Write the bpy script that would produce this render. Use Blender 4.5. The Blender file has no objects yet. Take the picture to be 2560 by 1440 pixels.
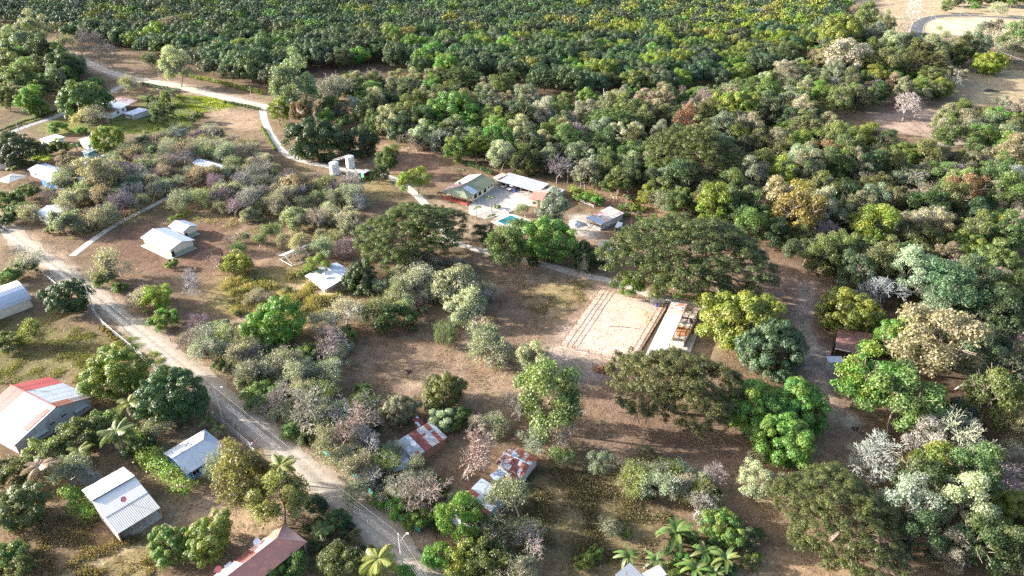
import bpy, math, random
import numpy as np
from mathutils import Vector, Matrix

# ------------------------------------------------------------------ camera, sky, sun, exposure
CAM_H, PITCH, FPX = 105.0, math.radians(31.0), 1730.0      # a drone 105 m up; focal length in pixels of a 2560 px wide frame
SUN_ELEV, SHADOW_AZ = math.radians(17.5), math.radians(-9.0)
sc = bpy.context.scene
C = sc.collection
cam = bpy.data.cameras.new('camera'); cam.sensor_width = 36.0; cam.lens = 36.0 * FPX / 2560.0
cam.clip_start = 1.0; cam.clip_end = 20000.0
cam_o = bpy.data.objects.new('camera', cam); C.objects.link(cam_o)
cam_o.location = (0, 0, CAM_H); cam_o.rotation_euler = (math.pi / 2 - PITCH, 0, 0)
sc.camera = cam_o
world = bpy.data.worlds.new('World'); sc.world = world; world.use_nodes = True
wt = world.node_tree
sky = wt.nodes.new('ShaderNodeTexSky'); sky.sky_type = 'NISHITA'; sky.sun_disc = False
sky.sun_elevation = SUN_ELEV; sky.sun_rotation = math.radians(279.0)
sky.air_density = 0.9; sky.dust_density = 3.0; sky.ozone_density = 0.8
bgn = [n for n in wt.nodes if n.type == 'BACKGROUND'][0]
bgn.inputs['Strength'].default_value = 0.14
wt.links.new(sky.outputs[0], bgn.inputs[0])
sun = bpy.data.lights.new('sun', 'SUN'); sun.energy = 5.0; sun.angle = math.radians(0.55); sun.color = (1.0, 0.965, 0.91)
sun_o = bpy.data.objects.new('sun', sun); C.objects.link(sun_o)
sdir = Vector((math.cos(SHADOW_AZ) * math.cos(SUN_ELEV), math.sin(SHADOW_AZ) * math.cos(SUN_ELEV), -math.sin(SUN_ELEV)))
sun_o.rotation_euler = sdir.to_track_quat('-Z', 'Y').to_euler(); sun_o.location = (-200, 100, 150)
sc.view_settings.view_transform = 'Standard'; sc.view_settings.look = 'None'
sc.view_settings.exposure = 1.9; sc.view_settings.gamma = 1.0
sc.cycles.max_bounces = 4; sc.cycles.diffuse_bounces = 2; sc.cycles.transmission_bounces = 3; sc.cycles.glossy_bounces = 2
sc.cycles.use_denoising = False; sc.cycles.denoiser = 'OPENIMAGEDENOISE'; sc.cycles.denoising_input_passes = 'RGB_ALBEDO_NORMAL'; sc.cycles.denoising_prefilter = 'ACCURATE'
sc.cycles.sample_clamp_indirect = 4.0

rng = np.random.default_rng(7)
random.seed(7)

# ------------------------------------------------------------------ survey helpers: photo pixel -> place on the ground
_F = np.array([0, math.cos(PITCH), -math.sin(PITCH)]); _U = np.array([0, math.sin(PITCH), math.cos(PITCH)])
def gp(u, v, z=0.0):
    d = np.array([(u - 1280) / FPX, 0, 0]) + _F + _U * ((720 - v) / FPX)
    return np.array([0, 0, CAM_H]) + d * ((z - CAM_H) / d[2])
def proj(p):
    q = np.asarray(p, float) - [0, 0, CAM_H]; w = q @ _F
    return 1280 + FPX * q[0] / w, 720 - FPX * (q @ _U) / w, w

# ------------------------------------------------------------------ materials
MATS = {}
def _new(name):
    m = bpy.data.materials.new(name); m.use_nodes = True
    nt = m.node_tree; b = nt.nodes['Principled BSDF']
    return m, nt, b
def N(nt, t, **kw):
    n = nt.nodes.new(t)
    for k, v in kw.items():
        setattr(n, k, v)
    return n
def noise(nt, scale, detail=4, rough=.6, coord='Object', dist=0.0):
    tc = nt.nodes.get('TC') or N(nt, 'ShaderNodeTexCoord', name='TC')
    n = N(nt, 'ShaderNodeTexNoise'); n.inputs['Scale'].default_value = scale; n.inputs['Detail'].default_value = detail
    n.inputs['Roughness'].default_value = rough; n.inputs['Distortion'].default_value = dist
    nt.links.new(tc.outputs[coord], n.inputs['Vector'])
    return n
def ramp(nt, fac, stops):
    r = N(nt, 'ShaderNodeValToRGB'); e = r.color_ramp.elements
    while len(e) < len(stops): e.new(0.5)
    for k, (p, c) in enumerate(stops):
        e[k].position = p; e[k].color = tuple(c) + ((1,) if len(c) == 3 else ())
    nt.links.new(fac, r.inputs[0]); return r
def mix(nt, fac, a, b, mode='MIX'):
    m = N(nt, 'ShaderNodeMix', data_type='RGBA', blend_type=mode)
    for s, x in ((m.inputs[0], fac), (m.inputs[6], a), (m.inputs[7], b)):
        if hasattr(x, 'is_output'): nt.links.new(x, s)
        elif isinstance(x, (int, float)): s.default_value = x
        else: s.default_value = tuple(x) + ((1,) if len(x) == 3 else ())
    return m.outputs[2]
def math_(nt, op, a, b=0.0, clamp=False):
    m = N(nt, 'ShaderNodeMath', operation=op, use_clamp=clamp)
    for s, x in ((m.inputs[0], a), (m.inputs[1], b)):
        if hasattr(x, 'is_output'): nt.links.new(x, s)
        else: s.default_value = x
    return m.outputs[0]
def bump(nt, b, h, strength=.4, dist=.1):
    n = N(nt, 'ShaderNodeBump'); n.inputs['Strength'].default_value = strength; n.inputs['Distance'].default_value = dist
    nt.links.new(h, n.inputs['Height']); nt.links.new(n.outputs[0], b.inputs['Normal'])

def plain(name, col, rough=.7, metal=0.0, var=.25, scale=1.5, spec=.3, dirt=0.0, dirtcol=(.12, .08, .05), bmp=0.0):
    if name in MATS: return MATS[name]
    m, nt, b = _new(name)
    n = noise(nt, scale, 5)
    c = mix(nt, n.outputs[0], tuple(x * (1 - var) for x in col), tuple(min(1, x * (1 + var)) for x in col))
    if dirt > 0:
        n2 = noise(nt, scale * .45, 6, .7, dist=.6)
        f = ramp(nt, n2.outputs[0], [(.45, (0, 0, 0)), (.7, (dirt,) * 3)])
        c = mix(nt, f.outputs[0], c, dirtcol)
    nt.links.new(c, b.inputs['Base Color'])
    b.inputs['Roughness'].default_value = rough; b.inputs['Metallic'].default_value = metal
    b.inputs['Specular IOR Level'].default_value = spec
    if bmp: bump(nt, b, n.outputs[0], bmp, .05)
    MATS[name] = m; return m

def roofmetal(name, col, rust=.0, rough=.42, metal=.0, rustcol=(.16, .055, .03)):
    """painted or galvanised sheet: long streaks down the sheet, blotches of rust"""
    if name in MATS: return MATS[name]
    m, nt, b = _new(name)
    n1 = noise(nt, .9, 5, .65); n2 = noise(nt, 7.0, 3, .6)
    c = mix(nt, n1.outputs[0], tuple(x * .78 for x in col), tuple(min(.95, x * 1.15) for x in col))
    c = mix(nt, math_(nt, 'MULTIPLY', n2.outputs[0], .35), c, tuple(x * .7 for x in col))
    if rust > 0:
        n3 = noise(nt, .55, 7, .72, dist=.8)
        f = ramp(nt, n3.outputs[0], [(.62 - .34 * rust, (0, 0, 0)), (.72 - .25 * rust, (.92, .92, .92))])
        c = mix(nt, f.outputs[0], c, mix(nt, n2.outputs[0], rustcol, tuple(x * 2.1 for x in rustcol)))
    nt.links.new(c, b.inputs['Base Color'])
    b.inputs['Roughness'].default_value = rough; b.inputs['Metallic'].default_value = metal
    b.inputs['Specular IOR Level'].default_value = .45
    MATS[name] = m; return m

# leaves: colour of the tree (object colour), leaf-to-leaf variation and young yellow-green shoots (face attributes)
def leafmat(name='foliage', transl=.33, rough=.48, spec=.45):
    m, nt, b = _new(name)
    oi = N(nt, 'ShaderNodeObjectInfo')
    at = N(nt, 'ShaderNodeAttribute', attribute_name='tint'); fl = N(nt, 'ShaderNodeAttribute', attribute_name='shoot')
    k = math_(nt, 'ADD', math_(nt, 'MULTIPLY', at.outputs['Fac'], .9), .55)
    cb = N(nt, 'ShaderNodeCombineColor')
    for i in range(3): nt.links.new(k, cb.inputs[i])
    c = mix(nt, 1.0, oi.outputs['Color'], cb.outputs[0], 'MULTIPLY')
    f = math_(nt, 'MULTIPLY', fl.outputs['Fac'], oi.outputs['Alpha'], True)
    c = mix(nt, f, c, (.23, .235, .035))
    nt.links.new(c, b.inputs['Base Color'])
    b.inputs['Roughness'].default_value = rough; b.inputs['Specular IOR Level'].default_value = spec
    tr = N(nt, 'ShaderNodeBsdfTranslucent')
    c2 = mix(nt, 1.0, c, (1.25, 1.35, .6), 'MULTIPLY'); nt.links.new(c2, tr.inputs['Color'])
    ms = N(nt, 'ShaderNodeMixShader'); ms.inputs[0].default_value = transl
    nt.links.new(b.outputs[0], ms.inputs[1]); nt.links.new(tr.outputs[0], ms.inputs[2])
    out = [n for n in nt.nodes if n.type == 'OUTPUT_MATERIAL'][0]
    nt.links.new(ms.outputs[0], out.inputs[0])
    MATS[name] = m; return m
LEAF = leafmat()
def barkmat():
    m, nt, b = _new('bark')
    oi = N(nt, 'ShaderNodeObjectInfo'); n = noise(nt, 2.5, 4)
    c = mix(nt, 1.0, oi.outputs['Color'], ramp(nt, n.outputs[0], [(.3, (.6, .6, .6)), (.7, (1.25, 1.2, 1.15))]).outputs[0], 'MULTIPLY')
    nt.links.new(c, b.inputs['Base Color']); b.inputs['Roughness'].default_value = .85; b.inputs['Specular IOR Level'].default_value = .15
    MATS['bark'] = m; return m
BARK = barkmat()

# ------------------------------------------------------------------ mesh helpers
def raw_mesh(name, V, nper, mats, attrs=None, midx=None):
    """V: (n, nper, 3) separate faces of nper corners each"""
    n = len(V); me = bpy.data.meshes.new(name)
    me.vertices.add(n * nper); me.vertices.foreach_set('co', np.ascontiguousarray(V, dtype=np.float32).ravel())
    me.loops.add(n * nper); me.loops.foreach_set('vertex_index', np.arange(n * nper, dtype=np.int32))
    me.polygons.add(n); me.polygons.foreach_set('loop_start', np.arange(0, n * nper, nper, dtype=np.int32))
    for k, a in (attrs or {}).items():
        at = me.attributes.new(k, 'FLOAT', 'FACE'); at.data.foreach_set('value', np.ascontiguousarray(a, dtype=np.float32))
    for m in mats: me.materials.append(m)
    if midx is not None: me.polygons.foreach_set('material_index', np.ascontiguousarray(midx, dtype=np.int32))
    me.update(calc_edges=True); me.validate(); return me
def unit(a): return a / np.maximum(np.linalg.norm(a, axis=-1, keepdims=True), 1e-9)
def leaf_quads(P, Nn, size, g, aspect=.55):
    n = len(P); a = unit(np.cross(Nn, g.normal(size=(n, 3)))); b = np.cross(Nn, a)
    L = (size * g.uniform(.7, 1.35, n))[:, None] * .5; W = L * aspect * g.uniform(.8, 1.3, n)[:, None]
    fold = Nn * (L * .18)
    return np.stack([P - a * L - fold, P - b * W + a * L * .15, P + a * L - fold, P + b * W + a * L * .1], axis=1)
def tubes_quads(p0, p1, r0, r1, sides=3):
    d = unit(p1 - p0); ref = np.where(np.abs(d[:, 2:3]) > .9, np.array([[1., 0, 0]]), np.array([[0, 0, 1.]]))
    a = unit(np.cross(d, ref)); b = np.cross(d, a); q = []
    for k in range(sides):
        t0, t1 = 2 * math.pi * k / sides, 2 * math.pi * (k + 1) / sides
        o0 = a * math.cos(t0) + b * math.sin(t0); o1 = a * math.cos(t1) + b * math.sin(t1)
        q.append(np.stack([p0 + o0 * r0[:, None], p0 + o1 * r0[:, None], p1 + o1 * r1[:, None], p1 + o0 * r1[:, None]], axis=1))
    return np.concatenate(q)

class MB:
    """collects polygons; build() links them as one mesh object"""
    def __init__(s): s.v, s.f = [], []
    def poly(s, pts):
        k = len(s.v); s.v += [tuple(map(float, p)) for p in pts]; s.f.append(tuple(range(k, k + len(pts)))); return s
    def box(s, x0, x1, y0, y1, z0, z1):
        k = len(s.v)
        s.v += [(x0, y0, z0), (x1, y0, z0), (x1, y1, z0), (x0, y1, z0), (x0, y0, z1), (x1, y0, z1), (x1, y1, z1), (x0, y1, z1)]
        s.f += [tuple(k + i for i in q) for q in ((0, 3, 2, 1), (4, 5, 6, 7), (0, 1, 5, 4), (1, 2, 6, 5), (2, 3, 7, 6), (3, 0, 4, 7))]; return s
    def prism(s, pts, z0, z1):
        k = len(s.v); n = len(pts)
        s.v += [(p[0], p[1], z0) for p in pts] + [(p[0], p[1], z1) for p in pts]
        s.f += [tuple(range(k + n - 1, k - 1, -1)), tuple(range(k + n, k + 2 * n))]
        s.f += [(k + i, k + (i + 1) % n, k + n + (i + 1) % n, k + n + i) for i in range(n)]; return s
    def ring(s, c, d, r, n):
        d = Vector(d).normalized(); ref = Vector((1, 0, 0)) if abs(d.z) > .9 else Vector((0, 0, 1))
        a = d.cross(ref).normalized(); b = d.cross(a); c = Vector(c)
        return [tuple(c + a * (r * math.cos(2 * math.pi * i / n)) + b * (r * math.sin(2 * math.pi * i / n))) for i in range(n)]
    def tube(s, pts, r, n=6, r1=None, cap=True):
        pts = [Vector(p) for p in pts]; r1 = r if r1 is None else r1; k = len(s.v); m = len(pts)
        for i, p in enumerate(pts):
            d = pts[min(i + 1, m - 1)] - pts[max(i - 1, 0)]
            s.v += s.ring(p, d, r + (r1 - r) * i / max(1, m - 1), n)
        for i in range(m - 1):
            for j in range(n): s.f.append((k + i * n + j, k + i * n + (j + 1) % n, k + (i + 1) * n + (j + 1) % n, k + (i + 1) * n + j))
        if cap: s.f += [tuple(range(k + n - 1, k - 1, -1)), tuple(range(k + (m - 1) * n, k + m * n))]
        return s
    def lathe(s, prof, n=20, cx=0, cy=0):
        k = len(s.v); m = len(prof)
        for r, z in prof: s.v += [(cx + r * math.cos(2 * math.pi * j / n), cy + r * math.sin(2 * math.pi * j / n), z) for j in range(n)]
        for i in range(m - 1):
            for j in range(n): s.f.append((k + i * n + j, k + i * n + (j + 1) % n, k + (i + 1) * n + (j + 1) % n, k + (i + 1) * n + j))
        s.f += [tuple(range(k + n - 1, k - 1, -1)), tuple(range(k + (m - 1) * n, k + m * n))]; return s
    def build(s, name, mat, parent=None, smooth=False):
        me = bpy.data.meshes.new(name); me.from_pydata(s.v, [], s.f); me.materials.append(mat)
        if smooth: me.polygons.foreach_set('use_smooth', [True] * len(me.polygons))
        o = bpy.data.objects.new(name, me); C.objects.link(o); o.parent = parent; return o
def tag(o, label=None, cat=None, group=None, kind=None):
    for k, x in (('label', label), ('category', cat), ('group', group), ('kind', kind)):
        if x: o[k] = x
    return o
def empty(name, loc=(0, 0, 0), rz=0.0, label=None, cat=None, group=None):
    o = bpy.data.objects.new(name, None); C.objects.link(o); o.location = tuple(map(float, loc)); o.rotation_euler = (0, 0, rz)
    o.empty_display_size = .5
    return tag(o, label, cat, group)
def child(name, me, parent, color=None, loc=None, rot=None, scale=None):
    o = bpy.data.objects.new(name, me); C.objects.link(o); o.parent = parent
    if color is not None: o.color = color
    if loc is not None: o.location = loc
    if rot is not None: o.rotation_euler = rot
    if scale is not None: o.scale = scale
    return o

# ------------------------------------------------------------------ ground: one sheet to the horizon, its soils as real colour zones
def vnoise(x, y, s, seed):
    g = np.random.default_rng(seed); T = g.random((256, 256))
    x = x / s; y = y / s; xi = np.floor(x).astype(int); yi = np.floor(y).astype(int); fx = x - xi; fy = y - yi
    fx = fx * fx * (3 - 2 * fx); fy = fy * fy * (3 - 2 * fy); t = lambda a, b: T[a % 256, b % 256]
    return (t(xi, yi) * (1 - fx) + t(xi + 1, yi) * fx) * (1 - fy) + (t(xi, yi + 1) * (1 - fx) + t(xi + 1, yi + 1) * fx) * fy
def in_poly(x, y, poly):
    ins = np.zeros(np.shape(x), bool); n = len(poly)
    for i in range(n):
        (x0, y0), (x1, y1) = poly[i], poly[(i + 1) % n]
        c = ((y0 > y) != (y1 > y)) & (x < (x1 - x0) * (y - y0) / (y1 - y0 + 1e-12) + x0); ins ^= c
    return ins
def poly_dist(x, y, poly):
    d = np.full(np.shape(x), 1e9); n = len(poly)
    for i in range(n):
        (x0, y0), (x1, y1) = poly[i], poly[(i + 1) % n]; dx, dy = x1 - x0, y1 - y0
        t = np.clip(((x - x0) * dx + (y - y0) * dy) / (dx * dx + dy * dy + 1e-9), 0, 1)
        d = np.minimum(d, np.hypot(x - x0 - t * dx, y - y0 - t * dy))
    return np.where(in_poly(x, y, poly), d, -d)
def line_dist(x, y, pts):
    d = np.full(np.shape(x), 1e9)
    for (x0, y0), (x1, y1) in zip(pts, pts[1:]):
        dx, dy = x1 - x0, y1 - y0; t = np.clip(((x - x0) * dx + (y - y0) * dy) / (dx * dx + dy * dy + 1e-9), 0, 1)
        d = np.minimum(d, np.hypot(x - x0 - t * dx, y - y0 - t * dy))
    return d
def gpoly(px): return [tuple(gp(u, v)[:2]) for u, v in px]

ROADS = {
    'dirt_road': [(-160, 455), (-60, 518), (0, 562), (80, 622), (167, 688), (267, 762), (345, 826), (433, 897), (510, 957), (590, 1020), (690, 1108), (800, 1205), (900, 1292), (1000, 1372), (1090, 1440), (1260, 1570)],
    'village_road': [(-60, 362), (0, 342), (68, 315), (160, 284), (262, 236), (330, 204)],
    'orchard_road': [(90, 108), (200, 148), (250, 172), (333, 197), (433, 213), (533, 237), (633, 260), (720, 276), (800, 292)],
    'driveway': [(655, 268), (662, 300), (675, 330), (690, 356), (708, 378), (735, 396), (790, 410), (870, 424), (950, 436), (995, 452), (1030, 478), (1060, 505), (1100, 560), (1130, 605)],
    'concrete_path': [(180, 640), (260, 580), (330, 540), (390, 510), (450, 475), (505, 447)],
    'farm_track': [(1060, 590), (1150, 612), (1260, 640), (1340, 655), (1400, 672), (1470, 690), (1545, 707), (1620, 735), (1700, 756), (1760, 772), (1830, 800)],
    'paved_road': [(2296, 150), (2292, 105), (2292, 75), (2300, 58), (2322, 46), (2360, 40), (2420, 39), (2480, 42), (2560, 47), (2700, 58)],
}
ROADW = {n: [tuple(gp(u, v)[:2]) for u, v in p] for n, p in ROADS.items()}

BROWN, RED, TAN, STRAW = (.215, .150, .103), (.205, .128, .090), (.40, .305, .215), (.46, .37, .23)
OLIVE, GREENG, SANDY, LITTER, PALE = (.185, .165, .072), (.20, .235, .055), (.34, .26, .165), (.115, .082, .058), (.56, .51, .45)
ZONES = [   # (photo outline on the ground, soil colour, feather in metres, strength)
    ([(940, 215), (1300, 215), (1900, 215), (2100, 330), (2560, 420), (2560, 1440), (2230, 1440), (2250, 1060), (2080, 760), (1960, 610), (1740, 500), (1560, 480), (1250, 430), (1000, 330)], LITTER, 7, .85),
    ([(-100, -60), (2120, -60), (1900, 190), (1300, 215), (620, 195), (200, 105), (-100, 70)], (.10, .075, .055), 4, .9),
    ([(0, 90), (230, 150), (230, 290), (0, 330)], (.15, .12, .075), 6, .7),
    ([(-40, 800), (120, 790), (290, 850), (330, 930), (200, 960), (-40, 960)], OLIVE, 5, .95),
    ([(190, 860), (300, 860), (310, 905), (230, 905)], (.30, .245, .10), 5, .8),
    ([(300, 835), (345, 840), (430, 905), (400, 915)], (.21, .25, .055), 1.5, .9),
    ([(30, 1270), (230, 1290), (330, 1340), (330, 1440), (-40, 1440)], (.245, .175, .105), 4, .9),
    ([(290, 1345), (410, 1350), (370, 1440), (230, 1440)], (.29, .245, .115), 4, .9),
    ([(430, 1235), (560, 1230), (720, 1290), (640, 1370), (560, 1380), (520, 1310), (400, 1310)], (.41, .305, .20), 3, .95),
    ([(360, 1240), (520, 1240), (560, 1275), (430, 1300), (360, 1290)], (.36, .28, .20), 2, .9),
    ([(690, 1120), (850, 1180), (1100, 1360), (1130, 1400), (1110, 1420), (960, 1320), (740, 1150)], (.42, .325, .235), 3, .95),
    ([(180, 680), (290, 760), (420, 860), (520, 940), (500, 950), (330, 820), (150, 690)], (.43, .325, .235), 3, .9),
    ([(230, 690), (330, 790), (440, 880), (470, 870), (330, 740), (290, 700)], (.27, .17, .12), 4, .8),
    ([(810, 930), (880, 870), (1060, 820), (1240, 700), (1330, 640), (1420, 660), (1480, 700), (1400, 860), (1330, 940), (1260, 980), (1050, 1000)], (.27, .195, .135), 5, .95),
    ([(1040, 900), (1280, 930), (1270, 985), (1030, 960)], (.40, .30, .215), 5, .7),
    ([(1330, 690), (1470, 705), (1480, 745), (1400, 790), (1320, 740)], (.39, .315, .165), 4, .85),
    ([(1200, 650), (1400, 690), (1350, 720), (1240, 710)], (.37, .27, .19), 4, .7),
    ([(270, 580), (380, 560), (520, 560), (660, 590), (640, 690), (480, 690), (330, 680), (270, 640)], RED, 6, .95),
    ([(560, 650), (620, 620), (690, 600), (700, 650), (640, 690)], (.40, .27, .19), 5, .6),
    ([(560, 690), (760, 670), (870, 720), (850, 800), (640, 830), (520, 760)], (.31, .255, .105), 6, .95),
    ([(710, 720), (780, 700), (840, 735), (760, 770), (690, 790)], (.44, .35, .225), 4, .85),
    ([(930, 365), (1080, 375), (1120, 430), (1100, 470), (1000, 450), (930, 400)], (.31, .20, .145), 3, .95),
    ([(950, 355), (1080, 375), (1090, 395), (960, 375)], (.46, .33, .24), 3, .7),
    ([(860, 455), (960, 445), (1010, 480), (960, 500), (870, 490)], (.33, .275, .125), 3, .8),
    ([(510, 262), (640, 280), (655, 320), (610, 330), (520, 300)], (.43, .315, .22), 3, .95),
    ([(440, 236), (540, 246), (600, 270), (500, 280), (450, 262)], GREENG, 3, .95),
    ([(360, 240), (450, 250), (500, 300), (430, 330), (350, 300)], (.15, .19, .05), 4, .9),
    ([(280, 290), (400, 300), (380, 340), (270, 330)], (.17, .20, .055), 4, .9),
    ([(60, 290), (150, 280), (150, 300), (60, 318), (20, 318)], (.19, .215, .06), 2, .9),
    ([(100, 310), (230, 290), (240, 330), (150, 340), (100, 330)], (.22, .235, .07), 3, .9),
    ([(75, 355), (125, 355), (125, 400), (80, 400)], (.26, .32, .06), 2, .9),
    ([(2110, -30), (2700, -30), (2700, 120), (2400, 120), (2290, 100), (2170, 70)], (.50, .405, .265), 6, .97),
    ([(2310, 52), (2420, 45), (2580, 52), (2580, 85), (2330, 95)], (.72, .61, .43), 3, .95),
    ([(2370, 170), (2600, 180), (2600, 265), (2440, 258), (2380, 235)], (.45, .365, .23), 5, .97),
    ([(2190, 285), (2320, 270), (2380, 320), (2480, 340), (2480, 370), (2300, 345), (2200, 320)], (.44, .335, .27), 4, .95),
    ([(2350, 345), (2500, 350), (2500, 368), (2350, 366)], (.62, .56, .48), 3, .9),
    ([(1960, 640), (2080, 700), (2075, 850), (2085, 960), (2100, 1060), (2190, 1090), (2200, 1180), (2090, 1130), (2010, 1000), (1990, 850), (1900, 720)], (.275, .20, .15), 4, .95),
    ([(2070, 1030), (2130, 1035), (2170, 1060), (2130, 1075), (2080, 1055)], (.58, .53, .47), 2, .95),
    ([(2000, 880), (2060, 880), (2070, 930), (2010, 925)], (.38, .33, .29), 4, .7),
    ([(1480, 950), (1640, 1000), (1820, 1060), (1820, 1180), (1640, 1200), (1480, 1100)], (.25, .175, .13), 6, .9),
    ([(1310, 1150), (1560, 1190), (1640, 1300), (1560, 1440), (1280, 1440)], (.175, .145, .075), 6, .95),
    ([(1500, 1290), (1680, 1300), (1660, 1370), (1520, 1360)], (.30, .245, .12), 5, .8),
    ([(1850, 1150), (1990, 1170), (1990, 1270), (1880, 1290)], (.40, .29, .20), 5, .7),
    ([(1900, 1390), (2180, 1400), (2180, 1470), (1880, 1470)], (.40, .29, .185), 4, .9),
    ([(1420, 535), (1475, 535), (1490, 575), (1500, 600), (1430, 590)], (.55, .50, .44), 2, .95),
    ([(1480, 480), (1620, 490), (1680, 540), (1620, 560), (1540, 530)], (.37, .24, .16), 5, .9),
    ([(1420, 585), (1560, 600), (1540, 680), (1420, 660)], (.28, .21, .155), 4, .8),
    ([(1090, 500), (1240, 530), (1235, 590), (1100, 590)], (.42, .33, .235), 3, .8),
    ([(1600, 735), (1790, 770), (1780, 800), (1720, 790), (1600, 755)], (.50, .44, .38), 2, .9),
    ([(1385, 860), (1500, 890), (1500, 930), (1420, 940), (1370, 900)], (.36, .335, .32), 4, .8),
    ([(1385, 880), (1490, 712), (1560, 720), (1680, 755), (1600, 905), (1500, 915)], (.60, .475, .385), 3.5, .9),
    ([(1735, 800), (1790, 810), (1790, 900), (1720, 890)], (.33, .25, .18), 2, .9),
]
def axis(segs):
    out = []
    for a, b, s in segs: out += list(np.arange(a, b, s))
    return np.array(out + [segs[-1][1]])
gx = axis([(-6000, -1200, 800), (-1200, -460, 74), (-460, -215, 3.5), (-215, 215, 1.15), (215, 460, 3.5), (460, 1200, 74), (1200, 6001, 800)])
gy = axis([(-3000, -200, 560), (-200, 40, 24), (40, 300, 1.15), (300, 780, 3.5), (780, 1500, 72), (1500, 9001, 1250)])
GX, GY = np.meshgrid(gx, gy)
wob = (vnoise(GX, GY, 5, 1) - .5) * 5 + (vnoise(GX, GY, 13, 2) - .5) * 7
col = np.empty(GX.shape + (3,)); b1 = vnoise(GX, GY, 22, 3)[..., None]; b2 = vnoise(GX, GY, 6, 4)[..., None]
col[:] = np.array(BROWN) * (1 - b1) + np.array((.255, .195, .12)) * b1
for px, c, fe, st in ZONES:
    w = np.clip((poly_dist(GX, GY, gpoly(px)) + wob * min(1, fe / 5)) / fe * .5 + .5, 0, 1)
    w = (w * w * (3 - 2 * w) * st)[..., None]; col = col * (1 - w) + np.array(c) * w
for nme, wd, c in (('dirt_road', 5.6, (.40, .315, .235)), ('village_road', 5, (.34, .275, .21)), ('orchard_road', 7.5, (.46, .37, .27)), ('farm_track', 2.6, (.44, .36, .29)), ('driveway', 2.6, (.40, .33, .25))):
    d = line_dist(GX, GY, ROADW[nme]) + wob * .22
    w = np.clip((wd - d) / 2.2, 0, 1)[..., None] * .85; col = col * (1 - w) + np.array(c) * w
for px, wd, c in (([(540, 822), (600, 800), (660, 782), (720, 760)], .7, (.46, .36, .25)), ([(1010, 985), (1100, 930), (1200, 900), (1300, 880), (1390, 862)], .5, (.40, .30, .22)), ([(640, 540), (600, 580), (560, 610), (490, 640)], .5, (.36, .25, .18)), ([(1480, 1100), (1560, 1160), (1660, 1180), (1800, 1160)], .6, (.36, .27, .20)), ([(2030, 700), (2020, 800), (2040, 900), (2070, 990), (2110, 1050)], .6, (.40, .33, .27)), ([(2010, 705), (2000, 805), (2020, 905), (2050, 995), (2090, 1055)], .6, (.40, .33, .27)), ([(150, 1440), (260, 1380), (340, 1340), (420, 1290)], .5, (.40, .32, .20)), ([(180, 1440), (285, 1390), (365, 1350), (445, 1300)], .5, (.40, .32, .20)), ([(700, 600), (760, 560), (830, 520)], .5, (.42, .32, .23)), ([(1150, 900), (1180, 820), (1230, 740), (1290, 690)], .5, (.38, .29, .21))):
    d = line_dist(GX, GY, [tuple(gp(u, v)[:2]) for u, v in px]) + (vnoise(GX, GY, 4, 9) - .5) * .8
    w = np.clip((wd + .9 - d) / .9, 0, 1)[..., None] * .75; col = col * (1 - w) + np.array(c) * w
col *= (.60 + .36 * b2) * np.array([1.0, .955, .93])
nyv, nxv = GX.shape
me = bpy.data.meshes.new('ground')
me.vertices.add(nyv * nxv); zz = (vnoise(GX, GY, 9, 5) - .5) * .10 * np.clip((np.minimum(np.abs(GX), 5000) < 470) & (GY < 790), 0, 1)
rd = np.minimum.reduce([line_dist(GX, GY, p) for p in ROADW.values()]); zz = np.where(rd < 9, -.05, zz - .05)
me.vertices.foreach_set('co', np.stack([GX, GY, zz], -1).astype(np.float32).ravel())
ii = np.arange(nyv * nxv).reshape(nyv, nxv); q = np.stack([ii[:-1, :-1], ii[:-1, 1:], ii[1:, 1:], ii[1:, :-1]], -1).reshape(-1, 4)
me.loops.add(q.size); me.loops.foreach_set('vertex_index', q.ravel().astype(np.int32))
me.polygons.add(len(q)); me.polygons.foreach_set('loop_start', np.arange(0, q.size, 4, dtype=np.int32))
me.polygons.foreach_set('use_smooth', [True] * len(q))
at = me.attributes.new('soil', 'FLOAT_COLOR', 'POINT')
at.data.foreach_set('color', np.concatenate([col.reshape(-1, 3), np.ones((nyv * nxv, 1))], 1).astype(np.float32).ravel())
me.update(calc_edges=True)
def groundmat():
    m, nt, b = _new('soil_and_dry_grass')
    at = N(nt, 'ShaderNodeAttribute', attribute_name='soil')
    n1 = noise(nt, .35, 8, .68); n2 = noise(nt, 2.2, 5, .7); n3 = noise(nt, .09, 4, .55)
    r1 = ramp(nt, n1.outputs[0], [(.30, (.55, .53, .50)), (.52, (1, 1, 1)), (.72, (1.35, 1.30, 1.18))])
    c = mix(nt, 1.0, at.outputs['Color'], r1.outputs[0], 'MULTIPLY')
    r2 = ramp(nt, n2.outputs[0], [(.32, (.60, .58, .54)), (.55, (1, 1, 1)), (.75, (1.3, 1.28, 1.2))])
    c = mix(nt, .8, c, r2.outputs[0], 'MULTIPLY')
    # scattered dead leaves and weeds
    n4 = noise(nt, .55, 6, .75, dist=.4)
    f = ramp(nt, n4.outputs[0], [(.57, (0, 0, 0)), (.70, (.55, .55, .55))])
    c = mix(nt, f.outputs[0], c, (.115, .10, .05))
    n5 = noise(nt, 1.1, 4, .7)
    f5 = ramp(nt, n5.outputs[0], [(.60, (0, 0, 0)), (.70, (.45, .45, .45))])
    c = mix(nt, f5.outputs[0], c, mix(nt, 1.0, at.outputs['Color'], (1.55, 1.42, 1.2), 'MULTIPLY'))
    nt.links.new(c, b.inputs['Base Color']); b.inputs['Roughness'].default_value = .95; b.inputs['Specular IOR Level'].default_value = .1
    h = math_(nt, 'ADD', n2.outputs[0], math_(nt, 'MULTIPLY', n1.outputs[0], 2.0)); bump(nt, b, h, .75, .16)
    return m
me.materials.append(groundmat())
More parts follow.
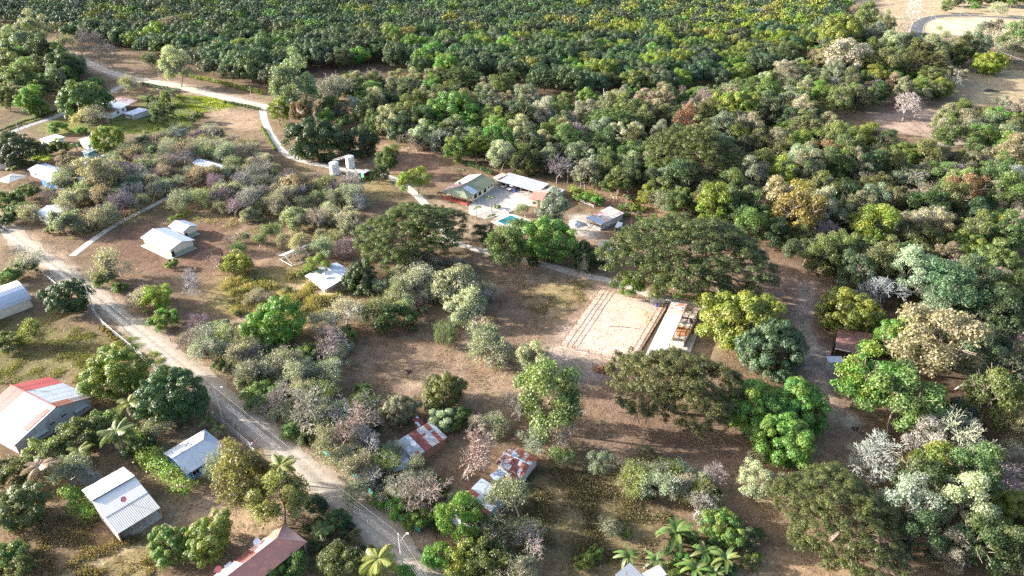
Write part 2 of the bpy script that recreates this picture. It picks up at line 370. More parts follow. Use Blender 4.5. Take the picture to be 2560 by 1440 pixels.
ground = bpy.data.objects.new('ground', me); C.objects.link(ground); tag(ground, kind='structure')

# ------------------------------------------------------------------ roads and tracks: sheets with worn, uneven edges
def roadmat(name, c_mid, c_edge, track=.5, stain=.3):
    m, nt, b = _new(name)
    uv = N(nt, 'ShaderNodeUVMap'); sx = N(nt, 'ShaderNodeSeparateXYZ'); nt.links.new(uv.outputs[0], sx.inputs[0])
    n1 = noise(nt, .5, 7, .7); n2 = noise(nt, 3.0, 4, .7)
    x = math_(nt, 'ADD', sx.outputs[0], math_(nt, 'MULTIPLY', math_(nt, 'SUBTRACT', n1.outputs[0], .5), .18))
    r = ramp(nt, x, [(0, c_edge), (.20, c_mid), (.30, tuple(v * 1.18 for v in c_mid)), (.42, c_mid), (.5, tuple(v * (1 - .25 * track) for v in c_mid)), (.6, c_mid), (.70, tuple(v * 1.18 for v in c_mid)), (.82, c_mid), (1, c_edge)])
    c = mix(nt, 1.0, r.outputs[0], ramp(nt, n1.outputs[0], [(.3, (1 - stain,) * 3), (.55, (1, 1, 1)), (.75, (1.15, 1.13, 1.1))]).outputs[0], 'MULTIPLY')
    c = mix(nt, .6, c, ramp(nt, n2.outputs[0], [(.35, (.78,) * 3), (.65, (1.15,) * 3)]).outputs[0], 'MULTIPLY')
    nt.links.new(c, b.inputs['Base Color']); b.inputs['Roughness'].default_value = .9; b.inputs['Specular IOR Level'].default_value = .15
    bump(nt, b, n2.outputs[0], .4, .05); return m
def road(name, width, mat, jit=.25, crown=.05, z=.03):
    pts = ROADW[name]; P = [Vector((p[0], p[1], 0)) for p in pts]
    dense = []
    for i in range(len(P) - 1):      # Catmull-Rom through the survey points
        p0, p1, p2, p3 = P[max(i - 1, 0)], P[i], P[i + 1], P[min(i + 2, len(P) - 1)]
        n = max(2, int((p2 - p1).length / 1.6))
        for k in range(n):
            t = k / n; dense.append(.5 * ((2 * p1) + (p2 - p0) * t + (2 * p0 - 5 * p1 + 4 * p2 - p3) * t * t + (3 * p1 - p0 - 3 * p2 + p3) * t ** 3))
    dense.append(P[-1]); g = np.random.default_rng(len(dense)); V, Fc, UV = [], [], []
    cs = (-.5, -.36, -.18, 0, .18, .36, .5); el = er = 0.0
    for i, p in enumerate(dense):
        d = (dense[min(i + 1, len(dense) - 1)] - dense[max(i - 1, 0)]).normalized(); nrm = Vector((-d.y, d.x, 0))
        el = el * .7 + g.normal() * jit * .6; er = er * .7 + g.normal() * jit * .6
        for k, c in enumerate(cs):
            o = c * width + (el if k == 0 else er if k == 6 else 0)
            V.append(tuple(p + nrm * o + Vector((0, 0, z + crown * (1 - (2 * c) ** 2) - (.03 if k in (0, 6) else 0))))); UV.append((c + .5, i * .16))
    n = len(cs)
    for i in range(len(dense) - 1):
        for k in range(n - 1): Fc.append((i * n + k, i * n + k + 1, (i + 1) * n + k + 1, (i + 1) * n + k))
    me = bpy.data.meshes.new(name); me.from_pydata(V, [], Fc); uvl = me.uv_layers.new(name='UVMap')
    for lp in me.loops: uvl.data[lp.index].uv = UV[lp.vertex_index]
    me.polygons.foreach_set('use_smooth', [True] * len(Fc)); me.materials.append(mat)
    o = bpy.data.objects.new(name, me); C.objects.link(o); tag(o, kind='structure'); return dense
GRAVEL = roadmat('gravel_road', (.345, .295, .235), (.32, .25, .18), .4)
DIRT2 = roadmat('pale_dirt_road', (.47, .40, .31), (.42, .34, .25), .35)
CONC = roadmat('worn_concrete', (.50, .46, .40), (.42, .35, .27), .9, .4)
TRACKM = roadmat('white_track', (.48, .43, .37), (.40, .33, .26), 1.0, .4)
ASPH = roadmat('asphalt', (.105, .10, .105), (.13, .12, .115), .2)
main_line = road('dirt_road', 6.2, GRAVEL, .7)
road('village_road', 4.6, roadmat('grey_road', (.34, .325, .31), (.3, .26, .2), .3), .2)
road('orchard_road', 7.0, DIRT2, .4)
road('driveway', 3.4, CONC, .15)
road('concrete_path', 2.4, CONC, .12)
road('farm_track', 3.0, TRACKM, .3)
paved = road('paved_road', 8.5, ASPH, .05)
for sgn in (-1, 1):         # pale kerbs along the paved road
    kb = MB(); prev = None
    for i, p in enumerate(paved):
        d = (paved[min(i + 1, len(paved) - 1)] - paved[max(i - 1, 0)]).normalized(); nr = Vector((-d.y, d.x, 0)) * sgn
        a, b_ = p + nr * 4.3, p + nr * 4.6; cur = [(a.x, a.y, 0), (a.x, a.y, .15), (b_.x, b_.y, .15), (b_.x, b_.y, 0)]
        if prev:
            for k in range(3): kb.poly([prev[k], cur[k], cur[k + 1], prev[k + 1]])
        prev = cur
    tag(kb.build('kerb', plain('kerb_concrete', (.55, .52, .47))), kind='structure')

def slab(name, px, z, mat, base=-.1, kind='structure'):
    o = MB().prism([gp(u, v, z)[:2] for u, v in px], base, z).build(name, mat); tag(o, kind=kind); return o
def sandmat():
    m, nt, b = _new('arena_sand')
    n1 = noise(nt, .22, 6, .6); n2 = noise(nt, 3.2, 5, .75); n3 = noise(nt, 9.0, 2, .6)
    c = ramp(nt, n1.outputs[0], [(.30, (.42, .325, .255)), (.55, (.52, .41, .33)), (.75, (.56, .46, .39))]).outputs[0]
    c = mix(nt, .7, c, ramp(nt, n2.outputs[0], [(.3, (.72, .7, .68)), (.6, (1.06, 1.05, 1.04))]).outputs[0], 'MULTIPLY')
    nt.links.new(c, b.inputs['Base Color']); b.inputs['Roughness'].default_value = .95; b.inputs['Specular IOR Level'].default_value = .1
    bump(nt, b, math_(nt, 'ADD', n2.outputs[0], n3.outputs[0]), .8, .12); return m
slab('arena_sand', [(1398, 868), (1412, 842), (1428, 824), (1452, 788), (1473, 766), (1502, 726), (1530, 731), (1575, 744), (1610, 750), (1660, 764), (1636, 806), (1600, 866), (1578, 905), (1530, 902), (1500, 890), (1462, 886), (1430, 874)], .03, sandmat())
slab('sawdust_strip', [(1602, 870), (1664, 768), (1690, 775), (1636, 885), (1610, 905), (1585, 900)], .05, plain('sawdust', (.50, .33, .19), .95, var=.3, scale=2.5, bmp=.5))
slab('stable_apron', [(1640, 885), (1690, 775), (1760, 795), (1716, 905)], .04, plain('pale_concrete', (.55, .49, .43), .9, var=.3, scale=1.2, dirt=.6, dirtcol=(.30, .17, .09), bmp=.3))
slab('courtyard', [(1172, 505), (1246, 458), (1345, 488), (1322, 516), (1300, 520), (1268, 532), (1215, 548), (1172, 534)], .06, plain('courtyard_concrete', (.40, .365, .33), .9, var=.25, scale=.6, dirt=.7, dirtcol=(.24, .21, .185), bmp=.2))  # darkened base and extra dirt also imitate shade over part of the slab
slab('pool_deck', [(1226, 553), (1264, 529), (1330, 550), (1300, 586), (1262, 574)], .09, plain('deck_stone', (.36, .33, .30), .85, var=.25, scale=1.5))

# ------------------------------------------------------------------ buildings
def frame3(A, Bp, Cp, z, W=None):
    """A, B, C: photo pixels of three eave corners (counter-clockwise) at height z -> origin, heading, length, depth"""
    a, b = gp(*A, z), gp(*Bp, z); e = b - a; L = float(np.hypot(e[0], e[1])); e = e / L; n = np.array([-e[1], e[0], 0])
    if W is None: W = float((gp(*Cp, z) - a) @ n)
    return (a[0], a[1], 0.0), math.atan2(e[1], e[0]), L, W
def house(name, label, cat, A, Bp, Cp, z, W=None, group=None):
    o, rz, L, W = frame3(A, Bp, Cp, z, W); return empty(name, o, rz, label, cat, group), L, W
def sheet(root, mat, e0, e1, r1, r0, name='roof_sheet', pitch=.36, amp=.012, th=.05):
    """ribbed metal slope: e0-e1 along the eave, r0-r1 along the ridge; ribs run up the slope"""
    e0, e1, r0, r1 = map(Vector, (e0, e1, r0, r1)); n = max(2, int(round((e1 - e0).length / pitch)) * 2)
    nr = (e1 - e0).cross(r0 - e0).normalized(); nr = nr if nr.z > 0 else -nr
    mb = MB(); top = []
    for i in range(n + 1):
        t = i / n; o = nr * (amp if i % 2 else -amp)
        top.append((e0.lerp(e1, t) + o, r0.lerp(r1, t) + o))
    dn = nr * -th
    for i in range(n):
        (a, d), (b, c) = top[i], top[i + 1]
        mb.poly([a, b, c, d]); mb.poly([a + dn, d + dn, c + dn, b + dn]); mb.poly([a, a + dn, b + dn, b]); mb.poly([d, c, c + dn, d + dn])
    for a, d in (top[0], top[-1]): mb.poly([a, d, d + dn, a + dn])
    return mb.build(name, mat, root)
def bar(root, name, mat, p, q_, r=.06, n=6): return MB().tube([p, q_], r, n).build(name, mat, root)
def walls(root, mat, x0, x1, y0, y1, h, band=None, bandh=1.1, t=.15):
    """four separate walls of one building; band = a second paint colour below"""
    for nm, (a0, a1, b0, b1) in (('wall', (x0, x1, y0, y0 + t)), ('wall', (x0, x1, y1 - t, y1)), ('wall', (x0, x0 + t, y0 + t, y1 - t)), ('wall', (x1 - t, x1, y0 + t, y1 - t))):
        w = MB().box(a0, a1, b0, b1, bandh if band else -.1, h).build(nm, mat, root)
        if band: MB().box(a0 - .01, a1 + .01, b0 - .01, b1 + .01, -.1, bandh).build('painted_band', band, w)
def window(root, x0, x1, y, z0, z1, side='y0', frame=None, awn=None):
    """opening on the wall at y (facing -y); frame, dark pane proud of the wall"""
    fr = MB()
    for b in ((x0 - .07, x0, z0 - .07, z1 + .07), (x1, x1 + .07, z0 - .07, z1 + .07), (x0, x1, z0 - .07, z0), (x0, x1, z1, z1 + .07), ((x0 + x1) / 2 - .03, (x0 + x1) / 2 + .03, z0, z1)):
        fr.box(b[0], b[1], y - .06, y + .02, b[2], b[3])
    w = fr.build('window_frame', frame or M_WHITE, root)
    MB().box(x0, x1, y - .025, y + .01, z0, z1).build('pane', M_GLASS, w)
    if awn: MB().poly([(x0 - .2, y - .02, z1 + .35), (x1 + .2, y - .02, z1 + .35), (x1 + .2, y - 1.0, z1 - .1), (x0 - .2, y - 1.0, z1 - .1)]).poly([(x0 - .2, y - .02, z1 + .31), (x0 - .2, y - 1.0, z1 - .14), (x1 + .2, y - 1.0, z1 - .14), (x1 + .2, y - .02, z1 + .31)]).build('awning', awn, w)
def door(root, x0, x1, y, h, mat):
    d = MB().box(x0, x1, y - .05, y + .02, 0, h).build('door', mat, root)
    MB().box(x1 - .18, x1 - .10, y - .10, y - .05, h * .45, h * .52).build('handle', M_DARK, d)
def dish(root, loc, r, mat, az=0.0, tilt=.75):
    e = MB(); prof = [(r * t, .17 * r * t * t) for t in (.02, .25, .5, .75, 1.0)]
    e.lathe(prof, 18); e.f = e.f[:-1]
    d = e.build('dish', mat, root, True); d.location = loc; d.rotation_euler = (tilt, 0, az)
    st = MB().tube([(0, 0, 0), (0, 0, -.9)], .05, 6).build('dish_mast', M_STEEL, root); st.location = (loc[0], loc[1], loc[2])
    MB().tube([(0, -r * .8, .25 * r), (0, 0, r * .9)], .025, 5).build('feed_arm', M_STEEL, d)
M_WHITE = plain('white_paint', (.66, .65, .62), .6, var=.08, dirt=.25, dirtcol=(.5, .45, .4))
M_CREAM = plain('cream_wall', (.72, .66, .46), .8, var=.1, dirt=.25, dirtcol=(.45, .4, .28))
M_BEIGE = plain('beige_wall', (.62, .54, .43), .85, var=.1, dirt=.3, dirtcol=(.4, .33, .26))
M_GREENBAND = plain('green_band', (.24, .33, .20), .85, var=.12, dirt=.2)
M_GREYWALL = plain('unpainted_block', (.46, .44, .42), .9, var=.2, dirt=.6, dirtcol=(.20, .19, .19), scale=.9)
M_BLUEWALL = plain('blue_wall', (.06, .20, .52), .8, var=.12)
M_TEAL = plain('teal_wall', (.12, .36, .42), .8)
M_SLAB = plain('house_slab', (.45, .42, .37), .9, var=.2, dirt=.3)
M_TANSLAB = plain('tan_slab', (.55, .42, .26), .9, var=.15)
M_GLASS = plain('dark_glass', (.012, .014, .017), .15, var=.2, spec=.5)
M_DARK = plain('dark_paint', (.03, .03, .035), .6)
M_STEEL = plain('galvanised_steel', (.34, .34, .34), .55, .1, var=.12)
M_WSTEEL = plain('white_steel', (.60, .60, .59), .5, var=.06)
M_WOOD = plain('weathered_wood', (.20, .13, .085), .9, var=.35, scale=3)
M_ORANGE = plain('orange_post', (.50, .24, .09), .8)
M_REDPOST = plain('red_post', (.30, .06, .05), .8)
M_CONCPOLE = plain('pole_concrete', (.46, .44, .41), .85, var=.15)
R_WHITE = roofmetal('white_roof', (.60, .60, .60), .0)
R_SILVER = roofmetal('silver_roof', (.47, .50, .55), .0, .38)
R_BLUEISH = roofmetal('blue_white_roof', (.42, .48, .57), .12, .35)
R_GREY = roofmetal('grey_roof', (.31, .33, .35), .15)
R_BEIGE = roofmetal('beige_roof', (.50, .49, .46), .0)
R_PALEGREEN = roofmetal('pale_green_roof', (.52, .57, .52), .1)
R_RED = roofmetal('red_roof', (.48, .075, .065), .0, .5)
R_SALMON = roofmetal('salmon_roof', (.46, .20, .15), .25, .55, rustcol=(.40, .17, .11))
R_PINK = roofmetal('faded_pink_roof', (.60, .36, .31), .2, .6, rustcol=(.36, .16, .11))
R_RUST = roofmetal('rusty_roof', (.25, .09, .06), .9, .7)
R_MAROON = roofmetal('maroon_roof', (.16, .04, .035), .2, .6)
R_HALF = roofmetal('half_rusted_roof', (.55, .54, .55), .62, .6)
R_GREEN = roofmetal('green_roof', (.20, .225, .14), .0, .5)
R_YELLOW = roofmetal('pale_yellow_roof', (.66, .61, .40), .1, .5)
R_BROWN = roofmetal('brown_roof', (.155, .085, .072), .25, .65, rustcol=(.24, .10, .06))

def ridge(root, p, q_, mat, r=.10): return bar(root, 'ridge_cap', mat, p, q_, r, 6)
def gable_end(root, mat, pts, t=.14, name='gable_wall', axis='y'):
    """triangle or pentagon wall in the x-z plane at y=pts[0][1] (axis y) or the y-z plane (axis x)"""
    k = (0, t, 0) if axis == 'y' else (t, 0, 0); a = [Vector(p) for p in pts]; b = [p + Vector(k) for p in a]
    mb = MB().poly(a).poly(b[::-1])
    for i in range(len(a)): mb.poly([a[i], a[(i + 1) % len(a)], b[(i + 1) % len(a)], b[i]])
    return mb.build(name, mat, root)

# --- church hall with the red, white and rusty roof
r, L, W = house('church_hall', 'long church hall with patched red and white metal roof and a cross', 'church', (30, 1117), (228, 994), (156, 921), 3.2)
xr = L * .585; zr = 6.0; n = 13; ds = W / n
for i in range(n):
    y0, y1 = i * ds, (i + 1) * ds + .02
    lm = R_RED if i >= n - 4 else (R_SILVER if i in (6, 7, 8) else R_WHITE); rm = R_RED if i >= n - 4 else R_SILVER
    lift = .02 * (i % 2)
    sheet(r, lm, (-.3, y1, 3.0 + lift), (-.3, y0, 3.0 + lift), (xr, y0, zr + lift), (xr, y1, zr + lift), pitch=.5)
    if i < 2:
        sheet(r, R_RUST, (L * .80, y0, 4.62 + lift), (L * .80, y1, 4.62 + lift), (xr, y1, zr + lift), (xr, y0, zr + lift), pitch=.5)
        for j in range(4): sheet(r, (R_MAROON, R_SILVER)[j % 2], (L + .4, y0 + j * ds / 4, 3.0 + lift), (L + .4, y0 + (j + 1) * ds / 4, 3.0 + lift), (L * .80, y0 + (j + 1) * ds / 4, 4.64 + lift), (L * .80, y0 + j * ds / 4, 4.64 + lift), pitch=.4)
    else: sheet(r, rm, (L + .4, y0, 3.0 + lift), (L + .4, y1, 3.0 + lift), (xr, y1, zr + lift), (xr, y0, zr + lift), pitch=.5)
def onleft(x): return 3.0 + (zr - 3.0) * (x + .3) / (xr + .3) + .09
for x0, x1, y0, y1, m_ in ((xr * .36, xr * .72, .5, 2.2, R_RED), (xr * .72, xr * .90, .4, 1.8, R_RUST), (-.2, xr * .30, W - 4.6, W - .4, R_MAROON)):
    sheet(r, m_, (x0, y1, onleft(x0)), (x0, y0, onleft(x0)), (x1, y0, onleft(x1)), (x1, y1, onleft(x1)), pitch=.5)
ridge(r, (xr, -.2, zr + .06), (xr, W + .2, zr + .06), R_RED, .20)
gable_end(r, M_GREYWALL, [(.9, .9, -.1), (L - .2, .9, -.1), (L - .2, .9, 3.1), (xr, .9, zr - .15), (.9, .9, 3.3)])
gable_end(r, M_GREYWALL, [(.9, W - .6, -.1), (L - .2, W - .6, -.1), (L - .2, W - .6, 3.1), (xr, W - .6, zr - .15), (.9, W - .6, 3.3)])
MB().box(.9, 1.05, 1.05, W - .6, -.1, 3.2).build('wall', M_GREYWALL, r); MB().box(L - .35, L - .2, 1.05, W - .6, -.1, 3.0).build('wall', M_GREYWALL, r)
for x0, x1, z0, z1, aw in ((L * .24, L * .40, .9, 1.9, R_BEIGE), (L * .78, L * .93, .9, 1.9, R_BEIGE), (L * .47, L * .53, 2.0, 2.4, None), (L * .62, L * .68, 2.2, 2.6, None)): window(r, x0, x1, .9, z0, z1, awn=aw, frame=M_GREYWALL)
cr = MB().box(-.09, .09, -.09, .09, 0, 2.1).build('cross', M_WOOD, r); cr.location = (xr, W - .1, zr)
MB().box(-.85, .85, -.075, .075, 1.15, 1.32).build('cross_arm', M_WOOD, cr)

# --- blue-walled house with hipped silver roof
r, L, W = house('blue_house', 'small blue-walled house with silver hipped metal roof beside the road fence', 'house', (466, 1187), (572, 1122), (512, 1073), 2.7)
zr, ym, hx = 4.3, W * .5, L * .72
sheet(r, R_SILVER, (0, 0, 2.7), (L, 0, 2.7), (hx, ym, zr), (0, ym, zr)); sheet(r, R_SILVER, (L, W, 2.7), (0, W, 2.7), (0, ym, zr), (hx, ym, zr))
sheet(r, R_BLUEISH, (L, 0, 2.7), (L, W, 2.7), (hx, ym + .02, zr), (hx, ym - .02, zr))
ridge(r, (0, ym, zr), (hx, ym, zr), R_GREY); walls(r, M_BLUEWALL, .6, L - .6, .6, W - .6, 2.75)
gable_end(r, M_BLUEWALL, [(.6, .6, 2.7), (.6, ym, zr - .25), (.6, W - .6, 2.7)], axis='x')
for a in (.15, .45, .72): window(r, L * a, L * a + 1.3, .6, .9, 2.0)
bar(r, 'antenna_mast', M_STEEL, (L * .62, W * .28, 3.5), (L * .62, W * .28, 5.2), .03); bar(r, 'antenna', M_STEEL, (L * .62 - .5, W * .28, 5.0), (L * .62 + .5, W * .28, 5.0), .02)

# --- white open-sided shed with the red dish
r, L, W = house('open_shed', 'open-sided shed with wide white two-level metal roof and red dish', 'shed', (294, 1335), (401, 1269), (312, 1176), 2.7)
ym, zr, yb = W * .63, 4.7, W * .30
zb = 2.7 + (zr - 2.7) * yb / ym
for i in range(3):
    x0, x1 = L * i / 3, L * (i + 1) / 3
    sheet(r, R_BEIGE, (x0, 0, 2.7), (x1, 0, 2.7), (x1, yb + .1, zb), (x0, yb + .1, zb), pitch=.35); sheet(r, R_WHITE, (x0, yb, zb + .05), (x1, yb, zb + .05), (x1, ym, zr), (x0, ym, zr), pitch=.35)
    sheet(r, R_WHITE, (x1, W, 3.7), (x0, W, 3.7), (x0, ym - .25, zr + .3), (x1, ym - .25, zr + .3), pitch=.35)
bar(r, 'ridge_beam', M_WOOD, (0, ym - .2, zr + .08), (L, ym - .2, zr + .08), .12)
for x in (.15, L - .15): bar(r, 'corner_post', M_ORANGE, (x, .3, -.1), (x, .3, 2.7), .12)
for x in (L * .33, L * .67): bar(r, 'post', M_STEEL, (x, .3, -.1), (x, .3, 2.7), .06)
for y in (W * .35, W * .66, W - .3):
    for x in (.15, L - .15): bar(r, 'post', M_WOOD, (x, y, -.1), (x, y, 2.7 + min(y / ym, 1) * 1.6 - max(0, y - ym) * .25), .10)
MB().box(.2, L - .2, W * .45, W - .4, -.1, 2.9).build('inner_room', M_WHITE, r)
MB().poly([(.02, .4, .1), (.02, W * .62, .1), (.02, W * .62, 4.3), (.02, .4, 2.6)]).poly([(.06, .4, .1), (.06, .4, 2.6), (.06, W * .62, 4.3), (.06, W * .62, .1)]).build('side_sheet', plain('pink_tarp', (.66, .50, .47), .8), r)
MB().box(.1, L - .1, .2, W - .2, -.1, .05).build('floor_slab', M_SLAB, r)
dish(r, (L * .50, W * .34, zb + 1.1), .55, plain('red_dish', (.50, .16, .17), .6), -.7, .9)

# --- house with the salmon hipped roof at the bottom edge
r, L, W = house('red_roofed_house', 'house with salmon-red hipped metal roof and two dishes under bare branches', 'house', (575, 1510), (768, 1355), (712, 1305), 2.7)
zr, ym, hx = 4.5, W * .52, L - W * .50
sheet(r, R_SALMON, (0, 0, 2.7), (L * .5, 0, 2.7), (L * .5, ym, zr), (0, ym, zr)); sheet(r, R_SALMON, (L * .5, 0, 2.7), (L, 0, 2.7), (hx, ym, zr), (L * .5, ym, zr))
sheet(r, R_SALMON, (L, W, 2.7), (L * .74, W, 2.7), (L * .74, ym, zr), (hx, ym, zr)); sheet(r, R_PINK, (L * .74, W, 2.72), (L * .52, W, 2.72), (L * .52, ym, zr), (L * .74, ym, zr)); sheet(r, R_MAROON, (L * .52, W, 2.7), (L * .34, W, 2.7), (L * .34, ym, zr), (L * .52, ym, zr)); sheet(r, R_PINK, (L * .34, W, 2.72), (0, W, 2.72), (0, ym, zr), (L * .34, ym, zr))
sheet(r, R_PINK, (L, 0, 2.7), (L, W, 2.7), (hx, ym + .02, zr), (hx, ym - .02, zr))
ridge(r, (0, ym, zr), (hx, ym, zr), R_PINK); ridge(r, (hx, ym, zr), (L, 0, 2.75), R_PINK); ridge(r, (hx, ym, zr), (L, W, 2.75), R_PINK)
walls(r, M_BEIGE, .7, L - 1.2, .9, W - .7, 2.72); window(r, L * .7, L * .7 + 1.4, .9, .9, 2.0)
for x in (L - .4, L * .72, L * .5): bar(r, 'porch_post', M_WHITE, (x, .35, -.1), (x, .35, 2.7), .08)
dish(r, (L * .60, W * .80, 4.6), .62, plain('pale_dish', (.62, .65, .70), .5), -.6, .8); dish(r, (L * .14, W * .93, 3.9), .58, plain('faded_red_dish', (.45, .15, .16), .6), -.5, .8)
MB().box(L * .22, L * .30, W * .92, W * 1.02, 2.9, 3.0).build('skylight_sheet', R_BLUEISH, r)

# --- patchwork shacks by the road
def patchwork(root, x0, x1, y0, y1, zf, nx, ny, mats, seed):
    g = random.Random(seed)
    for i in range(nx):
        cut = [0] + sorted(g.uniform(.15, .85) for _ in range(ny - 1)) + [1]
        for j in range(ny):
            ya, yb_ = y0 + (y1 - y0) * cut[j], y0 + (y1 - y0) * cut[j + 1] + .06; xa = x0 + (x1 - x0) * i / nx; xb = x0 + (x1 - x0) * (i + 1) / nx + .04
            li = .025 * ((i + 2 * j) % 3); m_ = g.choice(mats)
            sheet(root, m_, (xa, ya, zf(ya) + li), (xb, ya, zf(ya) + li), (xb, yb_, zf(yb_) + li), (xa, yb_, zf(yb_) + li), pitch=.3, amp=.012)
PW = [R_BLUEISH, R_BLUEISH, R_MAROON, R_RUST, R_SILVER, R_HALF]
r, L, W = house('patchwork_shack', 'low shack with maroon and silver patchwork roof and white dish beneath bare tree', 'shack', (1033, 1145), (1118, 1092), (1072, 1062), 2.7)
patchwork(r, 0, L, 0, W, lambda y: 2.5 + .9 * y / W, 9, 3, [R_MAROON, R_MAROON, R_GREY, R_GREY, R_BLUEISH], 3)  # grey sheets partly replace blue-white ones to imitate the bare tree's shade
walls(r, M_WOOD, .3, L - .3, .3, W - .3, 2.5); bar(r, 'edge_flashing', R_WHITE, (0, 0, 2.55), (0, W * .8, 3.2), .10)
dish(r, (L * .20, W * .40, 4.0), .55, plain('white_dish', (.80, .80, .80), .4), -.6, .85)
r, L, W = house('lean_to_shack', 'small lean-to with silver and maroon sheets behind the dished patchwork shack', 'shack', (1048, 1066), (1062, 1058), (1050, 1040), 2.6)
patchwork(r, 0, L, 0, W, lambda y: 2.6 + .3 * y / W, 3, 2, [R_MAROON, R_BLUEISH], 5); walls(r, M_WOOD, .15, L - .15, .2, W - .2, 2.55)
r, L, W = house('rusty_shack', 'shack with low gabled roof of rusty red and grey sheets, topmost of the shacks', 'shack', (1240, 1159), (1307, 1190), (1354, 1145), 2.6)
patchwork(r, 0, L, 0, W * .46, lambda y: 2.5 + .75 * y / (W * .46), 8, 2, [R_HALF, R_HALF, R_RUST, R_MAROON, R_BEIGE], 8); patchwork(r, 0, L, W * .46, W, lambda y: 3.25 - .8 * (y - W * .46) / (W * .54), 8, 2, [R_RUST, R_RUST, R_HALF, R_HALF, R_BLUEISH], 9)
ridge(r, (0, W * .46, 3.32), (L, W * .46, 3.32), R_BLUEISH, .14); walls(r, M_GREYWALL, .3, L - .3, .35, W - .35, 2.5); door(r, L * .55, L * .55 + .8, .35, 1.9, R_RUST)
r, L, W = house('checkered_shack', 'long shack roofed in big blue-white and rust-red sheets among grey shrubs', 'shack', (1186, 1322), (1268, 1235), (1216, 1189), 2.7)
g_ = [[R_WHITE, R_WHITE, R_BLUEISH, R_RUST, R_BLUEISH, R_BLUEISH], [R_RUST, R_RUST, R_MAROON, R_BLUEISH, R_BLUEISH, R_SILVER], [R_BEIGE, R_RUST, R_RUST, R_BLUEISH, R_BLUEISH, R_HALF]]
for j in range(3):
    for i in range(6):
        xa, xb, ya, yb_ = L * i / 6, L * (i + 1) / 6 + .04, W * (2 - j) / 3, W * (3 - j) / 3 + .05; li = .025 * ((i + j) % 2); zf = lambda y: 2.5 + .7 * y / W
        sheet(r, g_[j][i], (xa, ya, zf(ya) + li), (xb, ya, zf(ya) + li), (xb, yb_, zf(yb_) + li), (xa, yb_, zf(yb_) + li), pitch=.3, amp=.012)
walls(r, R_SILVER, .25, L - .25, .3, W - .3, 2.45)
r, L, W = house('privy', 'tiny dark privy with silver roof between the rusty and checkered shacks', 'hut', (1240, 1200), (1262, 1186), (1246, 1178), 2.3)
sheet(r, R_BLUEISH, (-.2, -.2, 2.3), (L + .2, -.2, 2.3), (L + .2, W + .2, 2.5), (-.2, W + .2, 2.5), pitch=.3); walls(r, M_DARK, 0, L, 0, W, 2.25, t=.08); door(r, .3, 1.1, 0, 1.8, M_BEIGE)
r, L, W = house('hidden_shed', 'small grey sheet roof mostly hidden by twiggy trees beside the road', 'shed', (1050, 1252), (1084, 1238), (1066, 1222), 2.2)
patchwork(r, 0, L, 0, W, lambda y: 2.2 + .3 * y / W, 3, 2, [R_GREY, R_SILVER, R_BEIGE], 5); walls(r, M_WOOD, .15, L - .15, .2, W - .2, 2.15)
r, L, W = house('roadside_shed', 'pale grey roof half hidden by shrubs just below the dished patchwork shack', 'shed', (985, 1180), (1030, 1165), (1000, 1130), 2.3)
patchwork(r, 0, L, 0, W, lambda y: 2.2 + .3 * y / W, 4, 2, [R_GREY, R_SILVER, R_BLUEISH], 6); walls(r, M_WOOD, .15, L - .15, .2, W - .2, 2.15)

# --- sheds at the bottom edge
r, L, W = house('edge_shed', 'grey metal roof cut by the bottom edge below the banana plants', 'shed', (1577, 1478), (1614, 1446), (1570, 1415), 2.6)
sheet(r, R_GREY, (0, 0, 2.6), (L, 0, 2.6), (L, W, 3.2), (0, W, 3.2)); walls(r, M_GREYWALL, .3, L - .3, .3, W - .3, 2.6)
r, L, W = house('edge_lean_to', 'pale sheet lean-to at the bottom edge beside the grey roof', 'shed', (1620, 1462), (1668, 1436), (1650, 1412), 2.4)
sheet(r, R_BEIGE, (0, 0, 2.4), (L, 0, 2.4), (L, W, 2.7), (0, W, 2.7)); walls(r, M_GREYWALL, .3, L - .3, .3, W - .3, 2.4)

# --- barrel-roofed hangar at the left edge
r, L, W = house('barrel_hangar', 'white barrel-roofed hangar with beige walls cut by the frame edge', 'hangar', (-110, 817), (76, 748), None, 2.6, W=11.0)
R_HANGAR = roofmetal('hangar_sheet', (.46, .49, .57), .0, .4)
na = 10; arc = [(W * .5 - W * .5 * math.cos(math.pi * k / na) , 2.6 + 3.3 * math.sin(math.pi * k / na)) for k in range(na + 1)]
for k in range(na):
    (y0, z0), (y1, z1) = arc[k], arc[k + 1]; e = [(0, y0, z0), (L + .3, y0, z0), (L + .3, y1, z1), (0, y1, z1)]
    sheet(r, R_HANGAR, *e, pitch=.6, amp=.012)
MB().box(0, L, .25, .4, -.1, 2.7).build('wall', M_BEIGE, r); MB().box(0, L, W - .4, W - .25, -.1, 2.7).build('wall', M_BEIGE, r)
gable_end(r, R_HANGAR, [(L - .2, .4, -.1)] + [(L - .2, y, z - .05) for y, z in arc] + [(L - .2, W - .4, -.1)], name='end_wall', axis='x')
bar(r, 'drain_pipe', M_WHITE, (L + .1, W * .45, 4.6), (L + 1.7, W * .48, 4.5), .08)

